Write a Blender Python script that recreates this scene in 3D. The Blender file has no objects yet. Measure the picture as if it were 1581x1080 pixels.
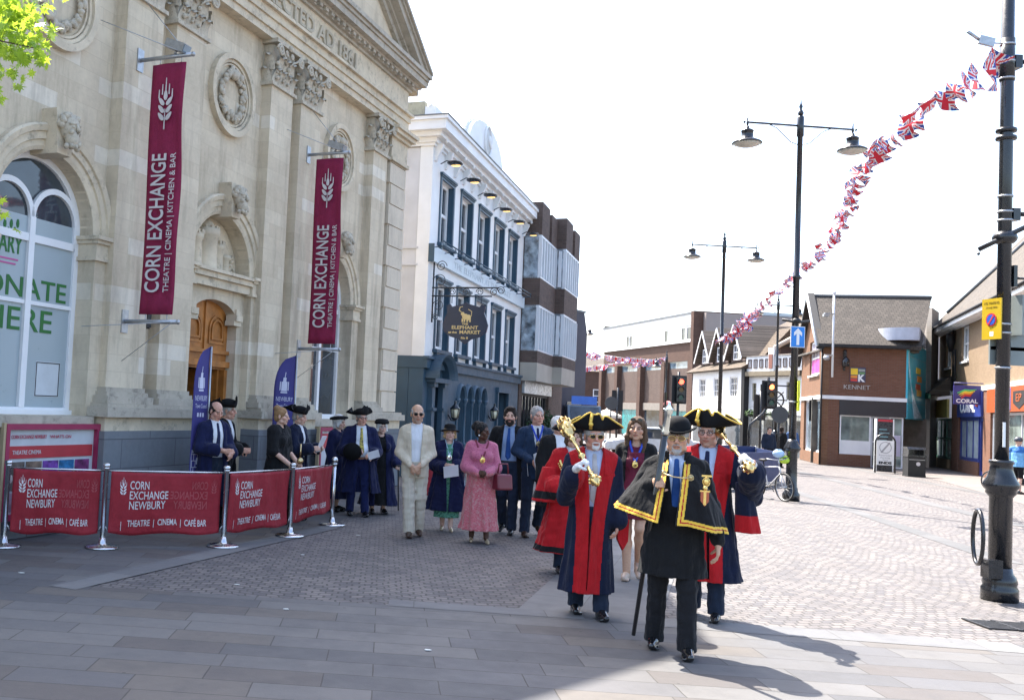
import bpy, bmesh, math, random
import numpy as np
from mathutils import Vector, Matrix
from mathutils.geometry import tessellate_polygon
S = bpy.context.scene
C = S.collection
R = math.radians
random.seed(7); np.random.seed(7)

# ---------------------------------------------------------------- camera
CF, CX, CY, ROLL, PITCH, CH = 1540.0, 500.0, 540.0, 0.05, R(2.95), 1.85
cd = bpy.data.cameras.new('camera'); cam = bpy.data.objects.new('camera', cd); C.objects.link(cam)
cd.sensor_width = 36; cd.lens = CF/1581*36; cd.shift_x = (790.5-CX)/1581; cd.shift_y = 0.0
cd.clip_start = 0.1; cd.clip_end = 2000
cam.matrix_world = Matrix.Translation((0, 0, CH)) @ Matrix.Rotation(R(90)+PITCH, 4, 'X') @ Matrix.Rotation(ROLL, 4, 'Z')
S.camera = cam
# ---------------------------------------------------------------- sky, sun, exposure
SUN_EL, SUN_DIR = R(57.9), Vector((-0.50, 0.866))           # horizontal direction towards the sun
w = bpy.data.worlds.new('World'); S.world = w; w.use_nodes = True
nt = w.node_tree; nt.nodes.clear()
sky = nt.nodes.new('ShaderNodeTexSky'); sky.sky_type = 'NISHITA'; sky.sun_disc = False
sky.sun_elevation = SUN_EL; sky.sun_rotation = math.atan2(SUN_DIR.x, SUN_DIR.y)
sky.air_density = 1.0; sky.dust_density = 3.0; sky.ozone_density = 1.0
bg = nt.nodes.new('ShaderNodeBackground'); bg.inputs[1].default_value = 0.15
wo = nt.nodes.new('ShaderNodeOutputWorld')
nt.links.new(sky.outputs[0], bg.inputs[0]); nt.links.new(bg.outputs[0], wo.inputs[0])
sl = bpy.data.lights.new('sun', 'SUN'); sl.energy = 4.2; sl.angle = R(0.53); sl.color = (1.0, 0.95, 0.87)
so = bpy.data.objects.new('sun', sl); C.objects.link(so)
so.rotation_euler = Vector((SUN_DIR.x*math.cos(SUN_EL), SUN_DIR.y*math.cos(SUN_EL), math.sin(SUN_EL))).to_track_quat('Z', 'Y').to_euler()
S.view_settings.view_transform = 'Standard'; S.view_settings.look = 'None'
S.view_settings.exposure = 1.95; S.view_settings.gamma = 1.0
S.render.engine = 'CYCLES'
S.cycles.max_bounces = 6; S.cycles.diffuse_bounces = 3; S.cycles.glossy_bounces = 3; S.cycles.transmission_bounces = 4
S.cycles.use_denoising = True

# ---------------------------------------------------------------- measuring: photograph pixel -> place in the world
def ray(px, py):
    a = (px-CX)/CF; b = (CY-py)/CF
    c, s = math.cos(ROLL), math.sin(ROLL); r = a*c-b*s; u = a*s+b*c
    cp, sp = math.cos(PITCH), math.sin(PITCH)
    return Vector((r, cp-u*sp, sp+u*cp))
def G(px, py, z=0.0):
    d = ray(px, py); return Vector((0, 0, CH)) + d*((z-CH)/d.z)
def at(px, py, Y):
    d = ray(px, py); return Vector((0, 0, CH)) + d*(Y/d.y)

# ---------------------------------------------------------------- object bookkeeping
def link(o, parent=None):
    C.objects.link(o)
    if parent is not None: o.parent = parent
    return o
def tag(o, label=None, cat=None, group=None, kind=None):
    if label: o['label'] = label
    if cat: o['category'] = cat
    if group: o['group'] = group
    if kind: o['kind'] = kind
    return o
def thing(name, label, cat, loc=(0, 0, 0), rz=0.0, group=None):
    o = bpy.data.objects.new(name, None); o.empty_display_size = 0.1; C.objects.link(o)
    o.location = loc; o.rotation_euler = (0, 0, rz)
    return tag(o, label, cat, group)
def kids(o): return [c for c in bpy.data.objects if c.parent == o]
def copy_tree(o, parent=None):
    c = o.copy(); C.objects.link(c)
    if parent is not None: c.parent = parent
    for ch in kids(o): copy_tree(ch, c)
    return c

class MB:
    """collects shapes, then becomes ONE mesh object"""
    def __init__(s): s.v = []; s.f = []; s.m = []; s.mi = 0; s.sm = []; s.smooth = False
    def add(s, vs, fs, smooth=None):
        n = len(s.v); s.v += [tuple(p) for p in vs]
        for f in fs:
            s.f.append(tuple(i+n for i in f)); s.m.append(s.mi); s.sm.append(s.smooth if smooth is None else smooth)
        return s
    def box(s, x0, x1, y0, y1, z0, z1):
        v = [(x, y, z) for z in (z0, z1) for y in (y0, y1) for x in (x0, x1)]
        return s.add(v, [(0,2,3,1), (4,5,7,6), (0,1,5,4), (2,6,7,3), (0,4,6,2), (1,3,7,5)], False)
    def obox(s, c, ax, ay, az):
        c, ax, ay, az = map(Vector, (c, ax, ay, az))
        v = [c+ax*i+ay*j+az*k for k in (-1, 1) for j in (-1, 1) for i in (-1, 1)]
        return s.add(v, [(0,2,3,1), (4,5,7,6), (0,1,5,4), (2,6,7,3), (0,4,6,2), (1,3,7,5)], False)
    def prism(s, poly, f0, f1):
        """poly: 2-D outline (a,b); f0/f1 map (a,b) to 3-D at either end"""
        n = len(poly); v = [f0(*p) for p in poly]+[f1(*p) for p in poly]
        tri = tessellate_polygon([[Vector((p[0], p[1], 0)) for p in poly]])
        fs = [tuple(t) for t in tri]+[tuple(i+n for i in reversed(t)) for t in tri]
        fs += [(i, i+n, (i+1) % n+n, (i+1) % n) for i in range(n)]
        return s.add(v, fs, False)
    def xz(s, poly, y0, y1): return s.prism(poly, lambda a, b: (a, y0, b), lambda a, b: (a, y1, b))
    def yz(s, poly, x0, x1): return s.prism(poly, lambda a, b: (x0, a, b), lambda a, b: (x1, a, b))
    def xy(s, poly, z0, z1): return s.prism(poly, lambda a, b: (a, b, z0), lambda a, b: (a, b, z1))
    def lathe(s, prof, seg=20, c=(0, 0, 0), cap=True):
        v = []; f = []
        for r, z in prof:
            for i in range(seg):
                a = 2*math.pi*i/seg; v.append((c[0]+r*math.cos(a), c[1]+r*math.sin(a), c[2]+z))
        for j in range(len(prof)-1):
            for i in range(seg):
                k = (i+1) % seg; f.append((j*seg+i, j*seg+k, (j+1)*seg+k, (j+1)*seg+i))
        if cap: f.append(tuple(range(seg-1, -1, -1))); f.append(tuple(range((len(prof)-1)*seg, len(prof)*seg)))
        return s.add(v, f, True)
    def tube(s, pts, r, seg=8, closed=False):
        pts = [Vector(p) for p in pts]; n = len(pts); rr = r if hasattr(r, '__len__') else [r]*n
        v = []; up = Vector((0, 0, 1)); prev = None
        for i, p in enumerate(pts):
            if closed: t = pts[(i+1) % n]-pts[i-1]
            else: t = pts[min(i+1, n-1)]-pts[max(i-1, 0)]
            t.normalize()
            a = prev if prev is not None else (Vector((1, 0, 0)) if abs(t.z) > .9 else up)
            b = (a-t*a.dot(t)); b.normalize(); prev = b; c2 = t.cross(b)
            for k in range(seg):
                q = 2*math.pi*k/seg; v.append(p+(b*math.cos(q)+c2*math.sin(q))*rr[i])
        f = []
        m = n if closed else n-1
        for j in range(m):
            for k in range(seg):
                l = (k+1) % seg; j2 = (j+1) % n; f.append((j*seg+k, j*seg+l, j2*seg+l, j2*seg+k))
        if not closed: f.append(tuple(range(seg-1, -1, -1))); f.append(tuple(range((n-1)*seg, n*seg)))
        return s.add(v, f, True)
    def ball(s, c, r, seg=10, sc=(1, 1, 1)):
        v = []; f = []; h = seg//2+1
        for j in range(h+1):
            t = math.pi*j/h
            for i in range(seg):
                a = 2*math.pi*i/seg
                v.append((c[0]+r*sc[0]*math.sin(t)*math.cos(a), c[1]+r*sc[1]*math.sin(t)*math.sin(a), c[2]-r*sc[2]*math.cos(t)))
        for j in range(h):
            for i in range(seg):
                k = (i+1) % seg; f.append((j*seg+i, j*seg+k, (j+1)*seg+k, (j+1)*seg+i))
        return s.add(v, f, True)
    def sweep(s, path, prof, closed=False, flat=True):
        """path: list of (point, outward, up) frames; prof: outline (o,u)"""
        n = len(path); k = len(prof)
        v = [Vector(p)+Vector(o)*a+Vector(u)*b for p, o, u in path for a, b in prof]
        f = []
        for j in range(n if closed else n-1):
            j2 = (j+1) % n
            for i in range(k):
                l = (i+1) % k; f.append((j*k+i, j*k+l, j2*k+l, j2*k+i))
        if not closed:
            tri = tessellate_polygon([[Vector((a, b, 0)) for a, b in prof]])
            f += [tuple(t) for t in tri]+[tuple(i+(n-1)*k for i in reversed(t)) for t in tri]
        return s.add(v, f, not flat)
    def mesh(s, mesh, M=None):
        M = M or Matrix.Identity(4)
        return s.add([M @ v.co for v in mesh.vertices], [tuple(p.vertices) for p in mesh.polygons], False)
    def build(s, name, mat, parent=None, fix=True):
        me = bpy.data.meshes.new(name); me.from_pydata(s.v, [], s.f)
        for m in (mat if isinstance(mat, (list, tuple)) else [mat]): me.materials.append(m)
        me.polygons.foreach_set('material_index', s.m); me.polygons.foreach_set('use_smooth', s.sm)
        if fix:
            bm = bmesh.new(); bm.from_mesh(me); bmesh.ops.recalc_face_normals(bm, faces=bm.faces); bm.to_mesh(me); bm.free()
        me.update()
        return link(bpy.data.objects.new(name, me), parent)

def curve_mesh(splines, depth):
    """filled 2-D outline with holes (even-odd), given thickness, as a mesh in x,y with z across"""
    cu = bpy.data.curves.new('outline', 'CURVE'); cu.dimensions = '2D'; cu.fill_mode = 'BOTH'; cu.extrude = depth/2
    for pts in splines:
        sp = cu.splines.new('POLY'); sp.points.add(len(pts)-1); sp.use_cyclic_u = True
        for p, q in zip(sp.points, pts): p.co = (q[0], q[1], 0, 1)
    o = bpy.data.objects.new('outline', cu); me = bpy.data.meshes.new_from_object(o)
    bpy.data.objects.remove(o); bpy.data.curves.remove(cu); return me
XZ = Matrix(((1, 0, 0, 0), (0, 0, -1, 0), (0, 1, 0, 0), (0, 0, 0, 1)))     # outline drawn in x,z ; its thickness along y
def panel(mb, splines, y0, y1):
    """wall in the x,z plane filling y0..y1 with the given outline and holes"""
    me = curve_mesh(splines, abs(y1-y0)); mb.mesh(me, Matrix.Translation((0, (y0+y1)/2, 0)) @ XZ); bpy.data.meshes.remove(me); return mb
def rect(x0, x1, z0, z1): return [(x0, z0), (x1, z0), (x1, z1), (x0, z1)]
def arch(x0, x1, z0, zs, n=24, rise=None):
    c = (x0+x1)/2; r = abs(x1-x0)/2; k = 1 if rise is None else rise/r
    return [(x0, z0), (x1, z0)]+[(c+r*math.cos(math.pi*i/n), zs+k*r*math.sin(math.pi*i/n)) for i in range(n+1)]
def text_mesh(txt, size, depth=0.004, align='CENTER', bold=0.0, sx=1.0, sp=1.0):
    cu = bpy.data.curves.new('text', 'FONT'); cu.body = txt; cu.size = size; cu.extrude = depth/2; cu.offset = bold
    cu.align_x = align; cu.space_character = sp; cu.resolution_u = 4
    o = bpy.data.objects.new('text', cu); me = bpy.data.meshes.new_from_object(o)
    bpy.data.objects.remove(o); bpy.data.curves.remove(cu)
    if sx != 1.0: me.transform(Matrix.Diagonal((sx, 1, 1, 1)))
    return me
def text_w(me):
    xs = [v.co.x for v in me.vertices]; return (min(xs), max(xs)) if xs else (0, 0)
def put_text(mb, txt, M, height, width=None, depth=0.004, bold=0.0, align='CENTER', sp=1.0):
    """capitals of this height, squeezed to this width, laid in the x,y plane of M"""
    me = text_mesh(txt, height/0.70, depth, 'LEFT', bold, 1.0, sp)
    a, b = text_w(me); k = 1.0 if width is None else width/max(b-a, 1e-4)
    off = {'CENTER': -(a+b)/2, 'LEFT': -a, 'RIGHT': -b}[align]
    mb.mesh(me, M @ Matrix.Diagonal((k, 1, 1, 1)) @ Matrix.Translation((off, 0, 0))); bpy.data.meshes.remove(me); return mb

# ---------------------------------------------------------------- materials
MATS = {}
def new_mat(name):
    m = bpy.data.materials.new(name); m.use_nodes = True; n = m.node_tree.nodes; n.clear()
    o = n.new('ShaderNodeOutputMaterial'); b = n.new('ShaderNodeBsdfPrincipled'); m.node_tree.links.new(b.outputs[0], o.inputs[0])
    return m, m.node_tree, b
def nd(t, kind, **kw):
    n = t.nodes.new(kind)
    for k, v in kw.items():
        if k.startswith('i_'): n.inputs[k[2:].replace('_', ' ')].default_value = v
        else: setattr(n, k, v)
    return n
def c4(c): return (c[0], c[1], c[2], 1.0)
def mixc(t, fac, a, b, mode='MIX'):
    n = t.nodes.new('ShaderNodeMix'); n.data_type = 'RGBA'; n.blend_type = mode
    for s, v in ((0, fac), (6, a), (7, b)):
        if hasattr(v, 'is_linked') or hasattr(v, 'links'): t.links.new(v, n.inputs[s])
        else: n.inputs[s].default_value = v if s == 0 else c4(v)
    return n.outputs[2]
def noise(t, vec, scale, detail=4, rough=0.6):
    n = nd(t, 'ShaderNodeTexNoise'); n.inputs['Scale'].default_value = scale; n.inputs['Detail'].default_value = detail
    n.inputs['Roughness'].default_value = rough
    if vec is not None: t.links.new(vec, n.inputs['Vector'])
    return n.outputs['Fac']
def ramp(t, fac, a, b, lo=0.0, hi=1.0):
    n = t.nodes.new('ShaderNodeMapRange'); t.links.new(fac, n.inputs[0])
    for i, v in enumerate((a, b, lo, hi)): n.inputs[i+1].default_value = v
    return n.outputs[0]
def coords(t): return t.nodes.new('ShaderNodeTexCoord').outputs['Object']
def bump(t, b, h, strength=0.3, dist=0.01):
    n = nd(t, 'ShaderNodeBump'); n.inputs['Strength'].default_value = strength; n.inputs['Distance'].default_value = dist
    t.links.new(h, n.inputs['Height']); t.links.new(n.outputs[0], b.inputs['Normal'])
def plain(name, col, rough=0.6, metal=0.0, var=0.12, scale=3.0, bmp=0.0, bscale=80.0, spec=0.5, coat=0.0):
    if name in MATS: return MATS[name]
    m, t, b = new_mat(name); v = coords(t)
    f = noise(t, v, scale, 5)
    t.links.new(mixc(t, ramp(t, f, .3, .7), tuple(x*(1-var) for x in col), tuple(min(1, x*(1+var)) for x in col)), b.inputs['Base Color'])
    b.inputs['Metallic'].default_value = metal
    t.links.new(ramp(t, noise(t, v, scale*4, 3), .3, .7, max(0.02, rough-.08), min(1, rough+.08)), b.inputs['Roughness'])
    b.inputs['Specular IOR Level'].default_value = spec; b.inputs['Coat Weight'].default_value = coat
    if bmp: bump(t, b, noise(t, v, bscale, 3), bmp, .004)
    MATS[name] = m; return m
def cloth(name, col, rough=0.9, var=0.18, bscale=260.0, sheen=0.06, fold=17.0):
    if name in MATS: return MATS[name]
    m, t, b = new_mat(name); v = coords(t)
    f = noise(t, v, 9.0, 5)
    t.links.new(mixc(t, ramp(t, f, .3, .7), tuple(x*(1-var) for x in col), tuple(min(1, x*(1+var)) for x in col)), b.inputs['Base Color'])
    b.inputs['Roughness'].default_value = rough; b.inputs['Sheen Weight'].default_value = sheen; b.inputs['Sheen Roughness'].default_value = .5
    b.inputs['Specular IOR Level'].default_value = 0.25
    h = nd(t, 'ShaderNodeMath', operation='ADD'); t.links.new(noise(t, v, bscale, 2), h.inputs[0])
    k = nd(t, 'ShaderNodeMath', operation='MULTIPLY'); t.links.new(noise(t, v, 14.0, 4), k.inputs[0]); k.inputs[1].default_value = 6.0
    t.links.new(k.outputs[0], h.inputs[1])
    mp = nd(t, 'ShaderNodeMapping'); mp.inputs['Scale'].default_value = (1, 1, .22); t.links.new(v, mp.inputs[0]); fo = nd(t, 'ShaderNodeMath', operation='MULTIPLY_ADD'); t.links.new(noise(t, mp.outputs[0], fold, 2, .4), fo.inputs[0]); fo.inputs[1].default_value = 22.0; t.links.new(h.outputs[0], fo.inputs[2])
    bump(t, b, fo.outputs[0], .42, .004)
    MATS[name] = m; return m
def wallvec(t):
    """facade coordinates: (x+y, z) so that courses run level on every side"""
    v = coords(t); s = nd(t, 'ShaderNodeSeparateXYZ'); t.links.new(v, s.inputs[0])
    a = nd(t, 'ShaderNodeMath', operation='ADD'); t.links.new(s.outputs[0], a.inputs[0]); t.links.new(s.outputs[1], a.inputs[1])
    c = nd(t, 'ShaderNodeCombineXYZ'); t.links.new(a.outputs[0], c.inputs[0]); t.links.new(s.outputs[2], c.inputs[1])
    return c.outputs[0], v
def masonry(name, ca, cb, mortar, bw, bh, mort=0.012, dirt=(0.17, 0.14, 0.10), dirtamt=0.35, rough=0.85, bmp=0.4, cc=None, ccamt=0.12, offset=0.5):
    if name in MATS: return MATS[name]
    m, t, b = new_mat(name); vec, v = wallvec(t)
    br = nd(t, 'ShaderNodeTexBrick'); t.links.new(vec, br.inputs['Vector'])
    br.inputs['Scale'].default_value = 1.0; br.inputs['Brick Width'].default_value = bw; br.inputs['Row Height'].default_value = bh
    br.inputs['Mortar Size'].default_value = mort; br.inputs['Mortar Smooth'].default_value = .3; br.inputs['Bias'].default_value = 0.0; br.offset = offset
    br.inputs['Color1'].default_value = (0, 0, 0, 1); br.inputs['Color2'].default_value = (1, 1, 1, 1); br.inputs['Mortar'].default_value = (.5, .5, .5, 1)
    col = mixc(t, br.outputs['Color'], ca, cb)
    if cc:
        big = nd(t, 'ShaderNodeMath', operation='GREATER_THAN'); big.inputs[1].default_value = 1-ccamt
        t.links.new(br.outputs['Color'], big.inputs[0]); col = mixc(t, big.outputs[0], col, cc)
    col = mixc(t, ramp(t, noise(t, v, 1.1, 7, .7), .38, .72, 0, .5), col, tuple(x*.62 for x in ca))
    col = mixc(t, ramp(t, noise(t, v, 14, 5), .3, .8, 0, .25), col, tuple(min(1, x*1.25) for x in cb))
    st = nd(t, 'ShaderNodeMapping'); st.inputs['Scale'].default_value = (2.5, 2.5, .35); t.links.new(v, st.inputs[0])
    col = mixc(t, ramp(t, noise(t, st.outputs[0], 1.2, 6, .7), .5, .8, 0, dirtamt), col, dirt)
    col = mixc(t, br.outputs['Fac'], col, mortar)
    t.links.new(col, b.inputs['Base Color']); b.inputs['Roughness'].default_value = rough; b.inputs['Specular IOR Level'].default_value = .25
    h = nd(t, 'ShaderNodeMath', operation='SUBTRACT'); t.links.new(noise(t, v, 30, 4), h.inputs[0]); t.links.new(br.outputs['Fac'], h.inputs[1])
    bump(t, b, h.outputs[0], bmp, .012)
    MATS[name] = m; return m
def stone(name, col, dirt=(0.09, 0.08, 0.065), amt=0.55, var=.15, sc=1.0):
    if name in MATS: return MATS[name]
    m, t, b = new_mat(name); v = coords(t)
    c0 = mixc(t, ramp(t, noise(t, v, 2.2*sc, 6, .7), .35, .7), tuple(x*(1-var) for x in col), tuple(min(1, x*(1+var)) for x in col))
    c0 = mixc(t, ramp(t, noise(t, v, 5.5*sc, 8, .75), .52, .72, 0, amt), c0, dirt)
    g = t.nodes.new('ShaderNodeNewGeometry')
    t.links.new(c0, b.inputs['Base Color']); b.inputs['Roughness'].default_value = .9; b.inputs['Specular IOR Level'].default_value = .2
    bump(t, b, noise(t, v, 45*sc, 5), .35, .006); MATS[name] = m; return m
def tiles(name, ca, cb, bw=.22, bh=.16, ax='y'):
    if name in MATS: return MATS[name]
    m, t, b = new_mat(name); v = coords(t); s = nd(t, 'ShaderNodeSeparateXYZ'); t.links.new(v, s.inputs[0])
    c = nd(t, 'ShaderNodeCombineXYZ'); t.links.new(s.outputs[0], c.inputs[0])
    k = nd(t, 'ShaderNodeMath', operation='MULTIPLY'); t.links.new(s.outputs[2], k.inputs[0]); k.inputs[1].default_value = 1.35; t.links.new(k.outputs[0], c.inputs[1])
    br = nd(t, 'ShaderNodeTexBrick'); t.links.new(c.outputs[0], br.inputs['Vector']); br.inputs['Scale'].default_value = 1
    br.inputs['Brick Width'].default_value = bw; br.inputs['Row Height'].default_value = bh; br.inputs['Mortar Size'].default_value = .012
    br.inputs['Color1'].default_value = (0, 0, 0, 1); br.inputs['Color2'].default_value = (1, 1, 1, 1); br.inputs['Mortar'].default_value = (.2, .2, .2, 1)
    col = mixc(t, br.outputs['Color'], ca, cb); col = mixc(t, ramp(t, noise(t, v, .9, 5), .35, .7, 0, .5), col, tuple(x*.7 for x in ca))
    col = mixc(t, br.outputs['Fac'], col, tuple(x*.3 for x in ca))
    t.links.new(col, b.inputs['Base Color']); b.inputs['Roughness'].default_value = .85
    h = nd(t, 'ShaderNodeMath', operation='SUBTRACT'); t.links.new(br.outputs['Color'], h.inputs[0]); t.links.new(br.outputs['Fac'], h.inputs[1])
    bump(t, b, h.outputs[0], .6, .03); MATS[name] = m; return m
def glass(name, col, rough=0.04, var=0.5, scale=1.2):
    if name in MATS: return MATS[name]
    m, t, b = new_mat(name); v = coords(t)
    t.links.new(mixc(t, ramp(t, noise(t, v, scale, 3), .35, .65), tuple(x*(1-var) for x in col), tuple(min(1, x*(1+var)) for x in col)), b.inputs['Base Color'])
    b.inputs['Roughness'].default_value = rough; b.inputs['Specular IOR Level'].default_value = .8
    bump(t, b, noise(t, v, 1.7, 2), .03, .05); MATS[name] = m; return m
def attr_mat(name, rough=.5, sss=0.0, bscale=120.0, bmp=.12, sheen=0.0):
    if name in MATS: return MATS[name]
    m, t, b = new_mat(name); a = nd(t, 'ShaderNodeVertexColor'); a.layer_name = 'tint'; v = coords(t)
    col = mixc(t, ramp(t, noise(t, v, 38, 4), .35, .7, 0, .22), a.outputs[0], (.55, .30, .22), 'MULTIPLY')
    t.links.new(col, b.inputs['Base Color']); b.inputs['Roughness'].default_value = rough
    b.inputs['Sheen Weight'].default_value = sheen; b.inputs['Specular IOR Level'].default_value = .4
    if sss: b.inputs['Subsurface Weight'].default_value = sss; b.inputs['Subsurface Radius'].default_value = (.012, .005, .003)
    bump(t, b, noise(t, v, bscale, 3), bmp, .002); MATS[name] = m; return m

M_STONE = masonry('ashlar', (.585, .49, .355), (.685, .59, .44), (.52, .435, .315), .80, .235, .0035, dirtamt=.7, bmp=.2, cc=(.75, .68, .56), ccamt=.07)
M_TRIM = stone('carved_stone', (.63, .54, .40), amt=.65)
M_WEATH = stone('weathered_stone', (.46, .41, .33), amt=.75)
M_CARVE = stone('dirty_carving', (.52, .46, .36), amt=.65, sc=3)
M_PLINTH = masonry('grey_plinth', (.15, .165, .18), (.20, .215, .23), (.10, .10, .11), 1.3, .40, .008, bmp=.2)
M_WHITE = plain('white_paint', (.78, .78, .77), .55, var=.06, scale=1.5)
M_WHITE2 = plain('white_frame', (.80, .80, .80), .4, var=.04)
M_GREYREND = plain('grey_render', (.55, .55, .56), .8, var=.12, scale=1.0)
M_BLUE = plain('petrol_blue_paint', (.026, .066, .105), .45, var=.2, scale=1.4)
M_BLUEL = plain('slate_blue_paint', (.034, .072, .108), .55, var=.2, scale=1.4)
M_BLACK = plain('black_paint', (.012, .013, .016), .28, var=.3, scale=6, coat=.3)
M_BLACKM = plain('matt_black', (.012, .012, .013), .6)
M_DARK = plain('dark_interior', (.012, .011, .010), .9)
M_CHROME = plain('steel', (.62, .62, .63), .22, 1.0, var=.05)
M_GALV = plain('galvanised', (.42, .43, .44), .45, .8, var=.15, scale=20)
M_GOLD = plain('gold', (.86, .62, .22), .25, 1.0, var=.1)
M_BRASS = plain('old_brass', (.62, .48, .25), .35, 1.0, var=.2)
M_GLASS = glass('window_glass', (.035, .045, .055))
M_GLASSL = glass('pale_glass', (.16, .21, .25))
M_TEAK = plain('varnished_wood', (.38, .145, .032), .35, var=.3, scale=5)
M_LEAD = plain('lead_flashing', (.13, .14, .15), .6)
# ================================================================ ground
def pave_mat(name, cols, mort, bw, bh, mortar, fan=0.0, rough=.75, bmp=.5, jit=0.012, stain=(.05, .05, .055)):
    m, t, b = new_mat(name); v = coords(t)
    s = nd(t, 'ShaderNodeSeparateXYZ'); t.links.new(v, s.inputs[0])
    x, y = s.outputs[0], s.outputs[1]
    def mth(op, a, c):
        n = nd(t, 'ShaderNodeMath', operation=op)
        for i, q in enumerate((a, c)):
            if hasattr(q, 'links'): t.links.new(q, n.inputs[i])
            elif q is not None: n.inputs[i].default_value = q
        return n.outputs[0]
    if fan:
        k = mth('MULTIPLY', x, 2*math.pi/1.5); y = mth('ADD', y, mth('MULTIPLY', mth('ABSOLUTE', mth('SINE', mth('MULTIPLY', k, .5), None), None), fan))
    wob = mth('SUBTRACT', noise(t, v, 6.0, 2), .5); y = mth('ADD', y, mth('MULTIPLY', wob, jit)); x = mth('ADD', x, mth('MULTIPLY', mth('SUBTRACT', noise(t, v, 5.0, 2), .5), jit*2))
    c = nd(t, 'ShaderNodeCombineXYZ'); t.links.new(x, c.inputs[0]); t.links.new(y, c.inputs[1])
    br = nd(t, 'ShaderNodeTexBrick'); t.links.new(c.outputs[0], br.inputs['Vector']); br.inputs['Scale'].default_value = 1
    br.inputs['Brick Width'].default_value = bw; br.inputs['Row Height'].default_value = bh; br.inputs['Mortar Size'].default_value = mort; br.inputs['Mortar Smooth'].default_value = .4
    br.offset = .43; br.squash = 1.35 if not fan else 1.0; br.squash_frequency = 3
    br.inputs['Color1'].default_value = (0, 0, 0, 1); br.inputs['Color2'].default_value = (1, 1, 1, 1); br.inputs['Mortar'].default_value = (.5, .5, .5, 1)
    rp = nd(t, 'ShaderNodeValToRGB'); t.links.new(br.outputs['Color'], rp.inputs[0]); cr = rp.color_ramp; cr.interpolation = 'CONSTANT' if not fan else 'LINEAR'
    while len(cr.elements) < len(cols): cr.elements.new(.5)
    for i, q in enumerate(cols): cr.elements[i].position = i/len(cols); cr.elements[i].color = c4(q)
    col = rp.outputs[0]
    col = mixc(t, ramp(t, noise(t, v, .55, 6, .65), .4, .7, 0, .35), col, tuple(q*.7 for q in cols[0]))
    col = mixc(t, ramp(t, noise(t, v, 2.6, 7, .7), .52, .75, 0, .4), col, stain)
    col = mixc(t, ramp(t, noise(t, v, 160, 3), .35, .75, 0, .22), col, tuple(min(1, q*1.5) for q in cols[-1]))
    spot = nd(t, 'ShaderNodeTexVoronoi'); spot.inputs['Scale'].default_value = 3.1; t.links.new(v, spot.inputs['Vector'])
    col = mixc(t, ramp(t, spot.outputs['Distance'], .05, .035, 0, .55), col, (.03, .03, .03))
    col = mixc(t, br.outputs['Fac'], col, mortar)
    t.links.new(col, b.inputs['Base Color'])
    t.links.new(ramp(t, noise(t, v, 3.0, 4), .3, .7, rough-.12, rough+.12), b.inputs['Roughness']); b.inputs['Specular IOR Level'].default_value = .35
    h = mth('ADD', mth('MULTIPLY', br.outputs['Fac'], -1.0), mth('MULTIPLY', noise(t, v, 60, 4), .35)); h = mth('ADD', h, mth('MULTIPLY', br.outputs['Color'], .35))
    bump(t, b, h, bmp, .012); MATS[name] = m; return m
M_SETT = pave_mat('granite_setts', [(.090, .084, .088), (.116, .107, .105), (.142, .127, .122), (.172, .153, .142)], .012, .125, .105, (.066, .060, .056), fan=.2, bmp=.5, jit=.035)
M_SLAB = pave_mat('paving_slabs', [(.084, .083, .086), (.112, .109, .108), (.094, .084, .079), (.130, .125, .120), (.099, .097, .100), (.116, .104, .093)], .0055, .78, .33, (.055, .05, .045), bmp=.35, jit=.004)
M_PAVER = pave_mat('block_paving', [(.163, .142, .129), (.189, .163, .150), (.146, .131, .125)], .006, .30, .15, (.12, .10, .09), bmp=.25, jit=.003)
M_GRAN = pave_mat('granite_band', [(.137, .135, .135), (.166, .162, .158), (.122, .121, .121)], .006, .9, .62, (.09, .085, .08), bmp=.25, jit=.003)
M_GRAND = pave_mat('dull_granite_band', [(.105, .103, .102), (.125, .122, .12), (.095, .094, .093)], .006, .9, .62, (.05, .048, .045), bmp=.25, jit=.003)
M_TARMAC = plain('asphalt', (.13, .125, .12), .85, var=.15, scale=.8, bmp=.3)
P0, P1 = G(100, 901), G(1581, 994)
RZS = math.atan2(P1.y-P0.y, P1.x-P0.x)
def sheet(name, pts, z, mat, rz=RZS, kind='structure'):
    Mi = Matrix.Rotation(-rz, 4, 'Z'); mb = MB()
    q = [Mi @ Vector((p[0], p[1], 0)) for p in pts]
    mb.add([(p.x, p.y, 0) for p in q], [tuple(range(len(q)))])
    o = mb.build(name, mat, fix=False)
    if o.data.polygons[0].normal.z < 0: o.data.flip_normals()
    o.rotation_euler = (0, 0, rz); o.location = (0, 0, z); return tag(o, kind=kind)
sheet('ground', [(-500, -60), (500, -60), (500, 700), (-500, 700)], -.016, M_TARMAC)
sheet('cobbled_road', [(-12, 3), (40, -6), (60, 75), (0, 75)], -.010, M_SETT)
e0 = P0+(P0-P1)*1.2; e1 = P1+(P1-P0)*.8
K1, K2 = G(512, 812), G(606, 752)
sheet('pavement', [(e0.x-2, -8), (e1.x+4, -8), (e1.x, e1.y), (P0.x, P0.y), (K1.x, K1.y), (K2.x, K2.y), (K2.x-6, K2.y+1), (-20, 14)], -.004, M_SLAB)
def band(name, a, b, wd, z=0.0, mat=None):
    a, b = Vector(a[:2]), Vector(b[:2]); d = (b-a).normalized(); n = Vector((-d.y, d.x))*wd/2
    return sheet(name, [a-n, b-n, b+n, a+n], z, mat or M_GRAN, math.atan2(d.y, d.x))
band('granite_strip', G(95, 906), G(512, 812), .32, -.001)
band('granite_strip', G(600, 929), G(900, 950), .30, -.001)
band('granite_strip', G(905, 952), G(1003, 815), 1.25, -.002)
band('granite_strip', G(1000, 958), G(1581, 1000), .40, -.001)
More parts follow.
